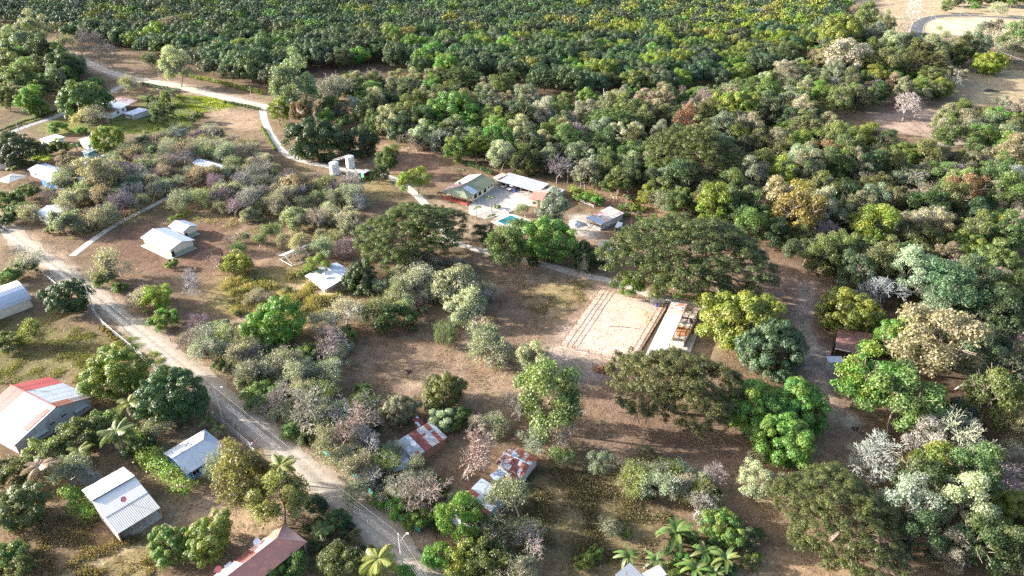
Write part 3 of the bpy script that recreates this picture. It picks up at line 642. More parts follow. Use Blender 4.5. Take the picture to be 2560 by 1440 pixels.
# --- two-tone beige and green house
def twotone(name, label, A, Bp, Cp, z, zr, doorx):
    r, L, W = house(name, label, 'house', A, Bp, Cp, z); xr = L * .5
    sheet(r, R_SILVER, (0, W, z), (0, 0, z), (xr, 0, zr), (xr, W, zr)); sheet(r, R_BLUEISH, (L, 0, z), (L, W, z), (xr, W, zr), (xr, 0, zr)); ridge(r, (xr, 0, zr), (xr, W, zr), R_SILVER, .08)
    walls(r, M_BEIGE, .75, L - .75, .55, W - .5, z - .05, M_GREENBAND, 1.15); gable_end(r, M_BEIGE, [(.75, .56, z - .05), (L - .75, .56, z - .05), (L - .75, .56, z + .25), (xr, .56, zr - .15), (.75, .56, z + .25)])
    door(r, doorx, doorx + .9, .545, 2.0, M_DARK); MB().box(-.6, L - .2, -.2, W + .2, -.1, .06).build('plinth', M_SLAB, r)
    return r, L, W
r, L, W = twotone('two_tone_house', 'beige and green walled house with white gabled roof, larger of two', (421.7, 628), (488.3, 600.2), (426.6, 564.7), 2.8, 4.2, 1.0)
for y in (W * .2, W * .5, W * .75): bar(r, 'porch_post', M_WHITE, (.25, y, -.1), (.25, y, 2.75), .07)
bar(r, 'porch_post', M_WHITE, (.25, .3, -.1), (.25, .3, 2.75), .07)
r, L, W = twotone('two_tone_annex', 'small beige and green annex with white gabled roof joined behind the larger house', (455.8, 580.8), (496.1, 563.8), (468.9, 546.3), 3.0, 4.1, .95)

# --- white shed with grey dish and its blue rear roof; the bare steel frame
r, L, W = house('dish_shed', 'white sloping-roofed shed with a grey dish beside the round dark tree', 'shed', (761.4, 689.8), (815.1, 723.4), (853.5, 696.3), 2.7)
sheet(r, R_SILVER, (0, 0, 2.7), (L, 0, 2.7), (L, W, 3.7), (0, W, 3.7)); sheet(r, R_BLUEISH, (L, W + 4.6, 2.8), (0, W + 4.6, 2.8), (0, W - .1, 3.5), (L, W - .1, 3.5))
walls(r, M_BEIGE, .4, L - 2.6, .9, W + 4.2, 2.7); MB().box(-.2, L + .3, -.9, W + 1.2, -.1, .10).build('floor_slab', M_TANSLAB, r)
for x in (.15, L * .5, L - .15): bar(r, 'porch_post', M_WSTEEL, (x, .15, -.1), (x, .15, 2.7), .05)
bar(r, 'porch_post', M_WSTEEL, (L - .15, W * .95, -.1), (L - .15, W * .95, 3.6), .05); dish(r, (L * .52, W * .42, 4.0), .75, M_STEEL, -.4, .7)
r, L, W = house('steel_frame', 'bare white steel shelter frame with one strip of sheeting, beside golden tree', 'frame', (700, 650), (731, 667), (785, 634), 0)
for x in (0, L):
    bar(r, 'base_rail', M_WSTEEL, (x, 0, .25), (x, W, .25), .09)
    for k in range(4):
        y = W * k / 3; bar(r, 'post', M_WSTEEL, (x, y, -.1), (x, y, 1.6), .07)
bar(r, 'base_rail', M_WSTEEL, (0, 0, .3), (L, 0, .3), .09)
for k in range(4):
    y = W * k / 3; bar(r, 'rafter', M_WSTEEL, (0, y, 1.6), (L * .5, y, 2.9), .07); bar(r, 'rafter', M_WSTEEL, (L, y, 1.0), (L * .5, y, 2.9), .07)
bar(r, 'ridge_rail', M_WSTEEL, (L * .5, 0, 2.9), (L * .5, W, 2.9), .08); bar(r, 'eave_rail', M_WSTEEL, (0, 0, 1.6), (0, W, 1.6), .08)
sheet(r, plain('clear_sheet', (.48, .46, .44), .5), (0, W, 1.68), (0, .6, 1.68), (L * .42, .6, 2.7), (L * .42, W, 2.7))

# --- roofs in the scrub and the village cluster at the left
def simple(name, label, cat, A, Bp, Cp, z, kind, m1, m2, wall, rise=1.0, W=None, win=True):
    r, L, W = house(name, label, cat, A, Bp, Cp, z, W)
    if kind == 'shed': sheet(r, m1, (0, 0, z), (L, 0, z), (L, W, z + rise), (0, W, z + rise))
    elif kind == 'gx':
        ym = W * .5; sheet(r, m1, (0, 0, z), (L, 0, z), (L, ym, z + rise), (0, ym, z + rise)); sheet(r, m2, (L, W, z), (0, W, z), (0, ym, z + rise), (L, ym, z + rise)); ridge(r, (0, ym, z + rise), (L, ym, z + rise), m1, .08)
        for x in (.4, L - .54): gable_end(r, wall, [(x, .4, z - .1), (x, ym, z + rise - .15), (x, W - .4, z - .1)], axis='x')
    elif kind == 'gy':
        xm = L * .5; sheet(r, m1, (0, W, z), (0, 0, z), (xm, 0, z + rise), (xm, W, z + rise)); sheet(r, m2, (L, 0, z), (L, W, z), (xm, W, z + rise), (xm, 0, z + rise)); ridge(r, (xm, 0, z + rise), (xm, W, z + rise), m1, .08)
        for y in (.4, W - .54): gable_end(r, wall, [(.4, y, z - .1), (L - .4, y, z - .1), (xm, y, z + rise - .15)])
    elif kind == 'pyr':
        c = (L * .5, W * .5, z + rise); e = .01
        for p, q_ in (((0, 0, z), (L, 0, z)), ((L, 0, z), (L, W, z)), ((L, W, z), (0, W, z)), ((0, W, z), (0, 0, z))): sheet(r, m1, p, q_, (c[0] + e, c[1], c[2]), (c[0] - e, c[1], c[2]))
    if wall:
        walls(r, wall, .4, L - .4, .4, W - .4, z - .05)
        if win and L > 4: window(r, L * .25, L * .25 + 1.2, .4, 1.0, 2.0); door(r, L * .62, L * .62 + .9, .4, 2.0, M_WOOD)
    else:
        for x in (.15, L - .15):
            for y in (.15, W - .15): bar(r, 'post', M_WOOD, (x, y, -.1), (x, y, z + (rise if kind == 'shed' and y > W / 2 else 0)), .08)
    return r, L, W
simple('scrub_house', 'grey metal roof showing through the dry scrub above the concrete path', 'house', (480, 408), (548, 428), (570, 414), 2.8, 'gx', R_BLUEISH, R_GREY, M_BEIGE)
simple('veiled_house', 'pale roof veiled by leafless trees beside the dirt road', 'house', (88, 532), (128, 545), (160, 512), 3.0, 'gx', R_BLUEISH, R_SILVER, M_WHITE)
simple('white_house', 'brilliant white flat-sloped roof, largest in the village cluster', 'house', (97, 447), (159.4, 464.4), (205, 442), 2.9, 'shed', R_WHITE, R_WHITE, M_BLUEWALL, .3)
simple('pale_green_house', 'pale green-grey roof directly behind the brilliant white roof', 'house', (68, 424), (122, 441), (152, 420), 2.8, 'gx', R_PALEGREEN, R_BLUEISH, M_GREYWALL, .9)
simple('grey_roofed_house', 'long silver-grey roof reaching toward the tan dry tree, village cluster', 'house', (187, 413), (226, 421), (290, 392), 2.9, 'gy', R_BLUEISH, R_SILVER, M_WOOD, .9)
simple('teal_hut', 'small teal-walled hut with white roof above the long silver roof', 'hut', (203, 379), (219, 383), (244, 374), 2.8, 'shed', R_WHITE, R_WHITE, M_TEAL, .3)
simple('cottage', 'white-roofed cottage between the palms and the round mango tree', 'house', (196, 349), (217, 363), (235, 355), 2.8, 'shed', R_WHITE, R_WHITE, M_WHITE, .4)
simple('whitewashed_hut', 'whitewashed hut beside the village road, left of the palms', 'hut', (97, 348), (120, 356), (126, 332), 2.7, 'shed', R_WHITE, R_WHITE, M_WHITE, .4)
simple('maroon_roofed_hut', 'little maroon roof peeking out behind the pale green roof', 'hut', (124, 397), (140, 400), (146, 390), 2.9, 'shed', R_MAROON, R_MAROON, M_WOOD, .3)
simple('pavilion', 'open pavilion with low pale pyramid roof at the frame edge', 'pavilion', (-14, 452), (21, 458), (59, 438), 2.5, 'pyr', R_BEIGE, R_BEIGE, None, .9)
r, L, W = house('arched_shed', 'grey arched metal shed at the frame edge in the village', 'shed', (-30, 412), (14, 408), None, 2.4, W=8)
for k in range(6):
    a0, a1 = math.pi * k / 6, math.pi * (k + 1) / 6
    sheet(r, R_GREY, (0, W / 2 - W / 2 * math.cos(a0), 2.2 + 2 * math.sin(a0)), (L, W / 2 - W / 2 * math.cos(a0), 2.2 + 2 * math.sin(a0)), (L, W / 2 - W / 2 * math.cos(a1), 2.2 + 2 * math.sin(a1)), (0, W / 2 - W / 2 * math.cos(a1), 2.2 + 2 * math.sin(a1)), pitch=.6)
walls(r, M_BEIGE, .1, L - .1, .1, W - .1, 2.3)
r, L, W = house('striped_roof_house', 'white-walled house with red, blue-white and rusty roof by the big green tree', 'house', (279, 282), (344, 251), (295, 237), 2.9)
ms = [R_RUST, R_MAROON, R_BLUEISH, R_BLUEISH, R_SILVER, R_HALF, R_HALF]
for i, m_ in enumerate(ms):
    x0, x1 = L * i / 7, L * (i + 1) / 7; sheet(r, m_, (x0, 0, 2.9), (x1, 0, 2.9), (x1, W * .5, 4.2), (x0, W * .5, 4.2)); sheet(r, ms[(i + 1) % 7], (x1, W, 2.9), (x0, W, 2.9), (x0, W * .5, 4.2), (x1, W * .5, 4.2))
walls(r, M_WHITE, .4, L * .55, .5, W - .4, 2.85); window(r, L * .2, L * .2 + 1.6, .5, 1.0, 2.1); window(r, L * .40, L * .40 + 1.4, .5, 1.0, 2.1)
gable_end(r, M_WHITE, [(.4, .5, 2.85), (.4, W * .5, 4.0), (.4, W - .4, 2.85)], axis='x')
for x in (L * .7, L * .85, L - .2): bar(r, 'porch_post', M_WOOD, (x, .3, -.1), (x, .3, 2.9), .08)
simple('side_shed', 'small blue-white roofed shed just below the red and blue roof', 'shed', (308, 283), (332, 288), (364, 274), 2.5, 'shed', R_BLUEISH, R_BLUEISH, M_GREYWALL, .35)

# --- tank, water tower with catwalk, kiosk
p = gp(838, 434); r = empty('water_tank', p, 0, 'squat white cylindrical water tank standing beside the lattice tower', 'tank')
M_TANK = plain('white_tank', (.58, .60, .64), .45, var=.08, dirt=.25, dirtcol=(.5, .5, .52))
MB().lathe([(1.9, 0.3), (1.9, 4.6)], 28).build('shell', M_TANK, r, False); MB().lathe([(1.95, 4.6), (1.2, 4.8), (.1, 4.95)], 28).build('lid', M_TANK, r); MB().lathe([(2.2, -.1), (2.2, .3)], 28).build('plinth', M_SLAB, r)
bar(r, 'pipe', M_DARK, (2.1, -.6, 2.2), (3.6, -1.6, 0), .07); bar(r, 'overflow_pipe', M_WSTEEL, (-.2, -1.95, 1.0), (-.3, -2.9, .1), .06)
p2 = gp(881, 452); r2 = empty('water_tower', p2, 0, 'rust-streaked white water tank on a white lattice tower', 'tower')
hh = 5.6; bs, ts = 2.3, 1.35
M_TANK2 = plain('streaked_tank', (.70, .68, .66), .5, var=.12, dirt=.75, dirtcol=(.26, .18, .14), scale=1.4)
MB().lathe([(1.65, hh + .15), (1.65, hh + 4.6)], 26).build('tank_shell', M_TANK2, r2); MB().lathe([(1.7, hh + 4.6), (1.0, hh + 4.8), (.1, hh + 4.95)], 26).build('tank_lid', M_TANK, r2)
cn = [(-1, -1), (1, -1), (1, 1), (-1, 1)]
def corner(k, t): w = bs + (ts - bs) * t; return (cn[k % 4][0] * w, cn[k % 4][1] * w, hh * t - .1 * (t == 0))
for k in range(4):
    bar(r2, 'leg', M_WSTEEL, corner(k, 0), corner(k, 1), .11)
    for t in (.08, .5, 1.0): bar(r2, 'cross_beam', M_WSTEEL, corner(k, t), corner(k + 1, t), .085)
    for t0, t1 in ((.08, .5), (.5, 1.0)): bar(r2, 'brace', M_WSTEEL, corner(k, t0), corner(k + 1, t1), .06); bar(r2, 'brace', M_WSTEEL, corner(k + 1, t0), corner(k, t1), .06)
MB().box(-ts - .3, ts + .3, -ts - .3, ts + .3, hh, hh + .15).build('platform', M_DARK, r2)
a = np.array(p) + [0, 0, 4.95]; b = np.array(p2) + [0, 0, hh + 4.1]; d = b - a; dh = d / np.hypot(d[0], d[1]); nn = np.array([-dh[1], dh[0], 0])
r3 = empty('catwalk', tuple(a), 0, 'railed steel catwalk sloping up from the squat tank to the tower tank', 'catwalk')
s0, s1 = dh * .4, d - dh * 1.75
MB().poly([s0 - nn * .5, s1 - nn * .5, s1 + nn * .5, s0 + nn * .5]).poly([s0 - nn * .5 - [0, 0, .12], s0 + nn * .5 - [0, 0, .12], s1 + nn * .5 - [0, 0, .12], s1 - nn * .5 - [0, 0, .12]]).build('deck', M_WSTEEL, r3)
for sg in (-1, 1):
    for hz in (.55, 1.05): bar(r3, 'handrail', M_STEEL, tuple(s0 + nn * .5 * sg + [0, 0, hz]), tuple(s1 + nn * .5 * sg + [0, 0, hz]), .045)
    for k in range(7): q_ = s0 + (s1 - s0) * k / 6 + nn * .5 * sg; bar(r3, 'stanchion', M_STEEL, tuple(q_), tuple(q_ + [0, 0, 1.05]), .04)
r, L, W = simple('pump_kiosk', 'green and maroon pump kiosk with white roof beside the water tower', 'kiosk', (898, 430), (909, 433.5), (922, 426), 2.6, 'shed', R_WHITE, R_WHITE, None, .15)
MB().box(.3, L - .3, .3, .45, -.1, 2.55).build('front_wall', plain('kiosk_green', (.09, .36, .27), .7), r); MB().box(L - .45, L - .3, .45, W - .3, -.1, 2.6).build('side_wall', plain('kiosk_maroon', (.17, .045, .04), .8), r)
MB().box(.3, .45, .45, W - .3, -.1, 2.55).build('far_wall', plain('kiosk_green', (.09, .36, .27), .7), r); MB().box(.45, L - .45, W - .45, W - .3, -.1, 2.6).build('back_wall', plain('kiosk_maroon', (.17, .045, .04), .8), r)
MB().box(-.2, L + .8, -1.0, W + .3, -.1, .08).build('plinth', M_TANSLAB, r)

# --- main house with the green roof, carport and outbuildings
r, L, W = house('green_roofed_house', 'cream-walled house with green and pale yellow hipped roof beside the courtyard', 'house', (1168.9, 496.7), (1240, 453.7), (1181.6, 432.2), 2.9)
zr, ym, hx = 4.7, W * .5, W * .42
sheet(r, R_GREEN, (hx * .9, 0, 2.9), (L, 0, 2.9), (L, ym, zr), (hx, ym, zr)); sheet(r, R_GREEN, (0, W, 2.9), (0, 0, 2.9), (hx, ym - .02, zr), (hx, ym + .02, zr)); sheet(r, R_GREEN, (0, 0, 2.9), (hx * .9, 0, 2.9), (hx, ym, zr), (hx - .05, ym, zr))
sheet(r, R_YELLOW, (L, W, 2.9), (L * .45, W, 2.9), (L * .45, ym, zr), (L, ym, zr)); sheet(r, R_PINK, (L * .45, W, 2.9), (0, W, 2.9), (hx, ym, zr), (L * .45, ym, zr)); ridge(r, (hx, ym, zr), (L, ym, zr), R_GREEN, .1)
zz_ = lambda y: 2.9 + (zr - 2.9) * y / ym + .08
sheet(r, R_BLUEISH, (L * .22, .1, zz_(.1)), (L * .38, .1, zz_(.1)), (L * .38, ym * .8, zz_(ym * .8)), (L * .22, ym * .8, zz_(ym * .8)), name='translucent_sheet')
walls(r, M_CREAM, L * .2, L - .5, .6, W - .6, 2.85, M_TANSLAB, .35); gable_end(r, M_CREAM, [(L - .64, .6, 2.85), (L - .64, ym, zr - .15), (L - .64, W - .6, 2.85)], axis='x')
for a in (.27, .42, .60): window(r, L * a, L * a + 1.6, .6, .9, 2.2, frame=M_DARK)
for a in (.76, .86): window(r, L * a, L * a + .9, .6, 1.7, 2.2, frame=M_DARK)
for y in (.4, W * .33, W * .66, W - .4): bar(r, 'porch_post', M_REDPOST, (.35, y, -.1), (.35, y, 2.9), .11)
MB().box(0, L * .2, .1, W - .1, -.1, .12).build('porch_floor', plain('red_tile', (.26, .12, .09), .6), r); MB().box(.30, .42, .6, W - .6, .12, .8).build('porch_railing', M_REDPOST, r)
dish(r, (L * .33, W * .62, 5.0), .65, M_STEEL, -.5, .8)
r, L, W = house('carport', 'long open carport with ribbed grey metal roof sheltering two cars', 'carport', (1242, 451), (1342.7, 481), (1370, 464.5), 3.0)
for i in range(6): x0, x1 = L * i / 6, L * (i + 1) / 6; sheet(r, (R_GREY, R_GREY, R_BLUEISH)[i % 3], (x0, 0, 3.0), (x1, 0, 3.0), (x1, W, 3.9), (x0, W, 3.9), pitch=.5)
for i in range(6): bar(r, 'post', (M_REDPOST if i == 2 else M_STEEL), (L * (i + .15) / 5.3, .35, -.1), (L * (i + .15) / 5.3, .35, 3.0), .07)
MB().box(0, L, W - .3, W - .15, -.1, 3.8).build('back_wall', M_GREYWALL, r); bar(r, 'eave_beam', M_STEEL, (0, .3, 2.9), (L, .3, 2.9), .07)
simple('store_room', 'small pinkish-red roof behind the joint of green roof and carport', 'shed', (1231, 443), (1243, 448), (1260, 436), 3.4, 'shed', R_PINK, R_PINK, M_BEIGE, .4)
simple('kitchen_annex', 'salmon-red roofed annex at the lower end of the carport', 'annex', (1322, 497), (1356, 502), (1388, 476), 2.9, 'gx', R_SALMON, R_PINK, M_BEIGE, .8)
simple('end_shed', 'dull grey roof behind the salmon-red annex', 'shed', (1364, 474), (1396, 485), (1411, 477), 3.0, 'shed', R_GREY, R_GREY, M_GREYWALL, .4)
# pool
r, L, W = house('swimming_pool', 'small rectangular teal swimming pool with white coping', 'pool', (1238, 553), (1264, 564.5), (1302, 546), .12)
cp = MB()
for b in ((-.1, L + .1, -.1, .45), (-.1, L + .1, W - .45, W + .1), (-.1, .45, .45, W - .45), (L - .45, L + .1, .45, W - .45)): cp.box(b[0], b[1], b[2], b[3], -.6, .16)
cp.build('coping', M_WHITE, r)
m, nt, b = _new('pool_water'); b.inputs['Base Color'].default_value = (.008, .15, .15, 1); b.inputs['Roughness'].default_value = .06; b.inputs['Specular IOR Level'].default_value = .5
n_ = noise(nt, 1.5, 3); bump(nt, b, n_.outputs[0], .15, .05)
MB().box(.45, L - .45, .45, W - .45, -.6, .10).build('water', m, r)
def lounger(u, v, rz, label):
    r = empty('lounge_chair', gp(u, v, .09), rz, label, 'lounger', 'white loungers by the pool'); r.location.z = .09
    MB().box(-.35, .35, -.9, .45, .28, .36).build('seat', M_WHITE, r); MB().poly([(-.35, .45, .32), (.35, .45, .32), (.35, .95, .85), (-.35, .95, .85)]).poly([(-.35, .47, .25), (-.35, .97, .78), (.35, .97, .78), (.35, .47, .25)]).build('backrest', M_WHITE, r)
    for x in (-.3, .3):
        for y in (-.8, .4): MB().box(x - .04, x + .04, y - .04, y + .04, 0, .28).build('leg', M_WHITE, r)
lounger(1262, 527, .5, 'white lounge chair beyond the pool, the upper of two'); lounger(1269, 532, .3, 'white lounge chair at the pool corner, the lower of two')
# long stable shed, gravel, coop, lean-to
r, L, W = house('goat_shed', 'long low shed with half-rusted roof and blue front sheet, block walls', 'shed', (1464, 547), (1501.5, 561.5), (1543, 525), 2.5)
for i in range(4):
    for j in range(5):
        m_ = R_BLUEISH if j == 0 else ((R_HALF, R_HALF, R_BEIGE, R_HALF, R_PINK, R_HALF, R_BEIGE)[(i * 5 + j * j * 3) % 7]); xa, xb, ya, yb_ = L * i / 4, L * (i + 1) / 4 + .03, W * j / 5, W * (j + 1) / 5 + .05
        zf = lambda x: 2.9 - .5 * x / L; li = .02 * ((i + j) % 2); sheet(r, m_, (xb, ya, zf(xb) + li), (xb, yb_, zf(xb) + li), (xa, yb_, zf(xa) + li), (xa, ya, zf(xa) + li), pitch=.35)
MB().box(.3, L - .3, .5, .65, -.1, 1.1).build('front_wall', M_GREYWALL, r); MB().box(L - .45, L - .3, .65, W - .3, -.1, 2.1).build('side_wall', M_GREYWALL, r); MB().box(.3, L - .45, W - .45, W - .3, -.1, 2.3).build('back_wall', M_GREYWALL, r); MB().box(.3, L - .45, W * .35, W * .35 + .15, -.1, 2.4).build('partition', M_WOOD, r)
for x in (.35, L * .5, L - .35): bar(r, 'post', M_WOOD, (x, .55, 1.0), (x, .55, 2.8 - .5 * x / L), .07)
def mound(name, u, v, rx, ry, h, mat, label, cat, seed=1):
    c = gp(u, v); n, m_ = 20, 6; g = np.random.default_rng(seed); V = []; Fc = []
    for i in range(m_ + 1):
        t = i / m_
        for j in range(n):
            a = 2 * math.pi * j / n; w = (1 - t) * (1 + .16 * math.sin(3 * a + seed) + .1 * g.normal()); V.append((c[0] + rx * w * math.cos(a), c[1] + ry * w * math.sin(a), -.05 + h * (1 - (1 - t) ** 1.6) * (1 + .1 * g.normal() * (0 < t))))
    for i in range(m_):
        for j in range(n): Fc.append((i * n + j, i * n + (j + 1) % n, (i + 1) * n + (j + 1) % n, (i + 1) * n + j))
    me = bpy.data.meshes.new(name); me.from_pydata(V, [], Fc); me.materials.append(mat); o = bpy.data.objects.new(name, me); C.objects.link(o); return tag(o, label, cat)
mound('gravel_pile', 1440, 560, 2.6, 3.0, 1.3, plain('white_gravel', (.66, .64, .60), .95, var=.2, scale=4, bmp=.6), 'white gravel pile beside the long half-rusted shed', 'gravel pile', 2)
mound('soil_heap', 1512, 925, 2.8, 2.2, 1.3, plain('red_soil_heap', (.13, .065, .04), .95, var=.45, scale=4, bmp=.9), 'dark reddish manure heap below the arena corner', 'heap', 5)
mound('ash_heap', 2478, 227, 4.2, 2.6, .8, plain('ash', (.05, .045, .045), .95, var=.4, scale=2, bmp=.6), 'black ash heap on the straw field at the edge of the woods', 'heap', 3)
mound('dirt_mound', 1017, 930, 1.2, .9, .6, plain('dark_soil', (.10, .06, .045), .95, var=.4, scale=4, bmp=.7), 'small dark dirt mound in the brown clearing', 'heap', 6)
r, L, W = house('poultry_coop', 'small white-sheeted poultry coop beside the long half-rusted shed', 'coop', (1537, 569), (1550, 571), (1556, 556), 1.7)
sheet(r, M_WHITE, (0, 0, 1.9), (L, 0, 1.5), (L, W, 1.5), (0, W, 1.9), name='tarp'); MB().box(0, .08, 0, W, 0, 1.85).build('side_tarp', M_WHITE, r); MB().box(.08, L, W - .08, W, 0, 1.5).build('back_tarp', M_STEEL, r)
for x in (.05, L - .05):
    for y in (.05, W - .05): bar(r, 'post', M_WOOD, (x, y, -.1), (x, y, 1.6), .05)
r, L, W = house('feeding_shelter', 'low six-panel silver feeding shelter standing among shade trees', 'shelter', (1494, 614.5), (1536, 626.4), (1543.6, 612), 1.9)
for i in range(6): x0, x1 = L * i / 6 + .05, L * (i + 1) / 6 - .05; sheet(r, (R_BLUEISH, R_SILVER)[i % 2], (x0, 0, 1.8), (x1, 0, 1.8), (x1, W * .75, 2.4), (x0, W * .75, 2.4), pitch=.3); sheet(r, (R_PINK if i > 2 else R_BLUEISH), (x1, W, 2.2), (x0, W, 2.2), (x0, W * .75, 2.42), (x1, W * .75, 2.42), pitch=.3)
for x in (.2, L * .5, L - .2):
    for y in (.2, W - .2): bar(r, 'post', M_WOOD, (x, y, -.1), (x, y, 1.9), .07)
# brown shed and neighbours
r, L, W = house('brown_shed', 'big shed with dull brown metal roof and dark open side', 'shed', (2087.5, 870), (2176, 891), (2190, 842), 2.9)
for i in range(4): sheet(r, R_BROWN, (L * i / 4, 0, 2.8), (L * (i + 1) / 4, 0, 2.8), (L * (i + 1) / 4, W, 3.4), (L * i / 4, W, 3.4), pitch=.45)
MB().box(L * .35, L - .3, .4, .55, -.1, 2.7).build('front_wall', M_DARK, r); MB().box(L - .45, L - .3, .55, W - .3, -.1, 3.0).build('side_wall', M_WOOD, r); MB().box(.3, L - .45, W - .45, W - .3, -.1, 3.2).build('back_wall', M_WOOD, r)
MB().box(-.35, -.28, .5, W * .75, -.1, 2.3).build('shade_net', plain('black_net', (.012, .012, .014), .9), r); bar(r, 'fascia', M_BEIGE, (0, -.02, 2.75), (L * .42, -.02, 2.75), .11)
for x in (.2, L * .33): bar(r, 'post', M_WOOD, (x, .3, -.1), (x, .3, 2.8), .09)
r, L, W = simple('grey_hut', 'pale green hut with silver roof in front of the brown shed', 'hut', (2072, 906), (2112, 906), (2112, 893), 2.7, 'shed', R_SILVER, R_SILVER, plain('pale_green_wall', (.42, .46, .38), .8), .3)
simple('white_shelter', 'tiny white-roofed shelter behind the yellow-green tree near the lane', 'shelter', (2067, 738), (2088, 742), (2090, 731), 2.2, 'shed', R_WHITE, R_WHITE, None, .2)
# stable roof by the arena, pens
r, L, W = house('stable', 'long stable with white metal roof, rusted at the far end, beside the arena', 'stable', (1611, 893), (1654, 904), (1719.4, 763), 2.9)
for j in range(8):
    y0, y1 = W * j / 8, W * (j + 1) / 8 + .04; m_ = R_HALF if j >= 6 else (R_PALEGREEN if j % 3 == 0 else R_WHITE); li = .02 * (j % 2)
    if j == 6: m_ = R_PINK
    sheet(r, m_, (0, y1, 2.8 + li), (0, y0, 2.8 + li), (L, y0, 3.3 + li), (L, y1, 3.3 + li), pitch=.5)
for j in range(7):
    for x in (.2, L - .2): bar(r, 'post', M_WOOD, (x, W * (j + .1) / 6.2, -.1), (x, W * (j + .1) / 6.2, 2.8 + .5 * (x > 1)), .09)
for j in range(5): MB().box(.3, L - .3, W * (j + .5) / 5, W * (j + .5) / 5 + .12, -.1, 1.4).build('stall_partition', M_WOOD, r)

# ------------------------------------------------------------------ fences and pens
def fence(name, label, px, h, rails, step, pm, rm, pr=.06, rr=.035, closed=False, cat='fence', net=None, group=None):
    W_ = [Vector(tuple(gp(u, v)[:2]) + (0,)) for u, v in px]; W_ += [W_[0]] if closed else []
    root = empty(name, tuple(W_[0]), 0, label, cat, group); o = W_[0]; g = random.Random(len(px) * 7 + int(h * 10))
    pos = []
    for a, b in zip(W_, W_[1:]):
        n = max(1, int(round((b - a).length / step))); pos += [a.lerp(b, k / n) for k in range(n)]
    pos.append(W_[-1])
    if closed: pos = pos[:-1]
    for p in pos:
        q_ = p - o; t = (g.uniform(-.05, .05), g.uniform(-.05, .05)); MB().tube([(q_.x, q_.y, -.15), (q_.x + t[0], q_.y + t[1], h + g.uniform(-.05, .1))], pr, 5).build('post', pm, root)
    line = [p - o for p in pos] + ([pos[0] - o] if closed else [])
    for z in rails: MB().tube([(p.x, p.y, z + g.uniform(-.04, .04)) for p in line], rr, 4).build('rail', rm, root)
    if net:
        mb = MB()
        for z in np.arange(.1, h - .02, .14): mb.tube([(p.x, p.y, z) for p in line], .008, 3, cap=False)
        for a, b in zip(line, line[1:]):
            n = max(2, int((b - a).length / .3))
            for k in range(n): p = a.lerp(b, k / n); mb.tube([(p.x, p.y, .05), (p.x, p.y, h - .02)], .006, 3, cap=False)
        mb.build('wire_mesh', net, root)
    return root
M_RUSTPIPE = plain('rusty_pipe', (.26, .13, .09), .8, var=.3)
fence('arena_fence', 'three-rail fence of dark posts enclosing the sandy riding arena', [(1402, 866), (1450, 798), (1502, 724), (1570, 742), (1652, 762), (1626, 806), (1575, 893), (1535, 902), (1470, 884)], 1.45, (.5, .92, 1.38), 3.0, M_WOOD, M_RUSTPIPE, .075, .05, True)
fence('strip_fence', 'rail fence beside the sawdust strip', [(1664, 770), (1640, 812), (1590, 898)], 1.3, (.6, 1.2), 2.6, M_WOOD, M_RUSTPIPE)
a, b = gp(1668, 768), gp(1588, 902)
tag(MB().prism([(a[0], a[1]), (a[0] + .25, a[1] + .06), (b[0] + .25, b[1] + .06), (b[0], b[1])], -.1, .55).build('low_dark_wall', plain('low_wall_brown', (.07, .045, .03), .9, var=.4)), 'dark low wall between arena and sawdust strip', 'wall')  # low wall along the strip, very dark brown all over
fence('stable_pen', 'weathered rail pens behind the stable holding the white horse', [(1718, 772), (1748, 782), (1735, 812), (1700, 805)], 1.5, (.5, 1.0, 1.45), 1.8, M_WOOD, M_WOOD, .07, .05, True)
fence('lower_pen', 'second rail pen behind the stable, nearer the umbrella tree', [(1701, 806), (1734, 813), (1716, 856), (1682, 846)], 1.5, (.5, 1.0, 1.45), 1.8, M_WOOD, M_WOOD, .07, .05, True)
a, b = gp(1750, 788), gp(1708, 868)
tag(MB().prism([(a[0], a[1]), (a[0] + .35, a[1] + .1), (b[0] + .35, b[1] + .1), (b[0], b[1])], -.1, 1.7).build('block_wall', plain('stained_block', (.30, .24, .19), .9, var=.3, dirt=.5)), 'brown block wall along the outer edge of the stable pens', 'wall')
fence('track_fence', 'red-posted wire fence along the white farm track', [(1290, 650), (1350, 664), (1420, 684), (1480, 702), (1500, 716)], 1.2, (.4, .8, 1.15), 3.2, M_REDPOST, M_RUSTPIPE, .06, .02)
fence('roadside_fence', 'chain-link fence on pale posts along the road beside the church field', [(205, 742), (235, 785), (262, 818), (300, 850), (350, 892), (400, 935)], 1.9, (1.85,), 3.0, M_STEEL, M_STEEL, .045, .028, net=M_STEEL)
fence('house_fence', 'chain-link fence on pale posts between blue house and road', [(505, 1020), (560, 1065), (600, 1098), (630, 1125), (640, 1140)], 1.9, (1.85,), 2.2, M_STEEL, M_STEEL, .045, .028, net=M_STEEL)
fence('broken_fence', 'sagging pale wire fence beside the road opposite the path', [(92, 668), (112, 690), (130, 706), (150, 722)], 1.3, (.5, .9, 1.25), 2.2, M_STEEL, M_STEEL, .05, .03)
TEALNET = plain('teal_shade_net', (.11, .42, .36), .85, var=.2)
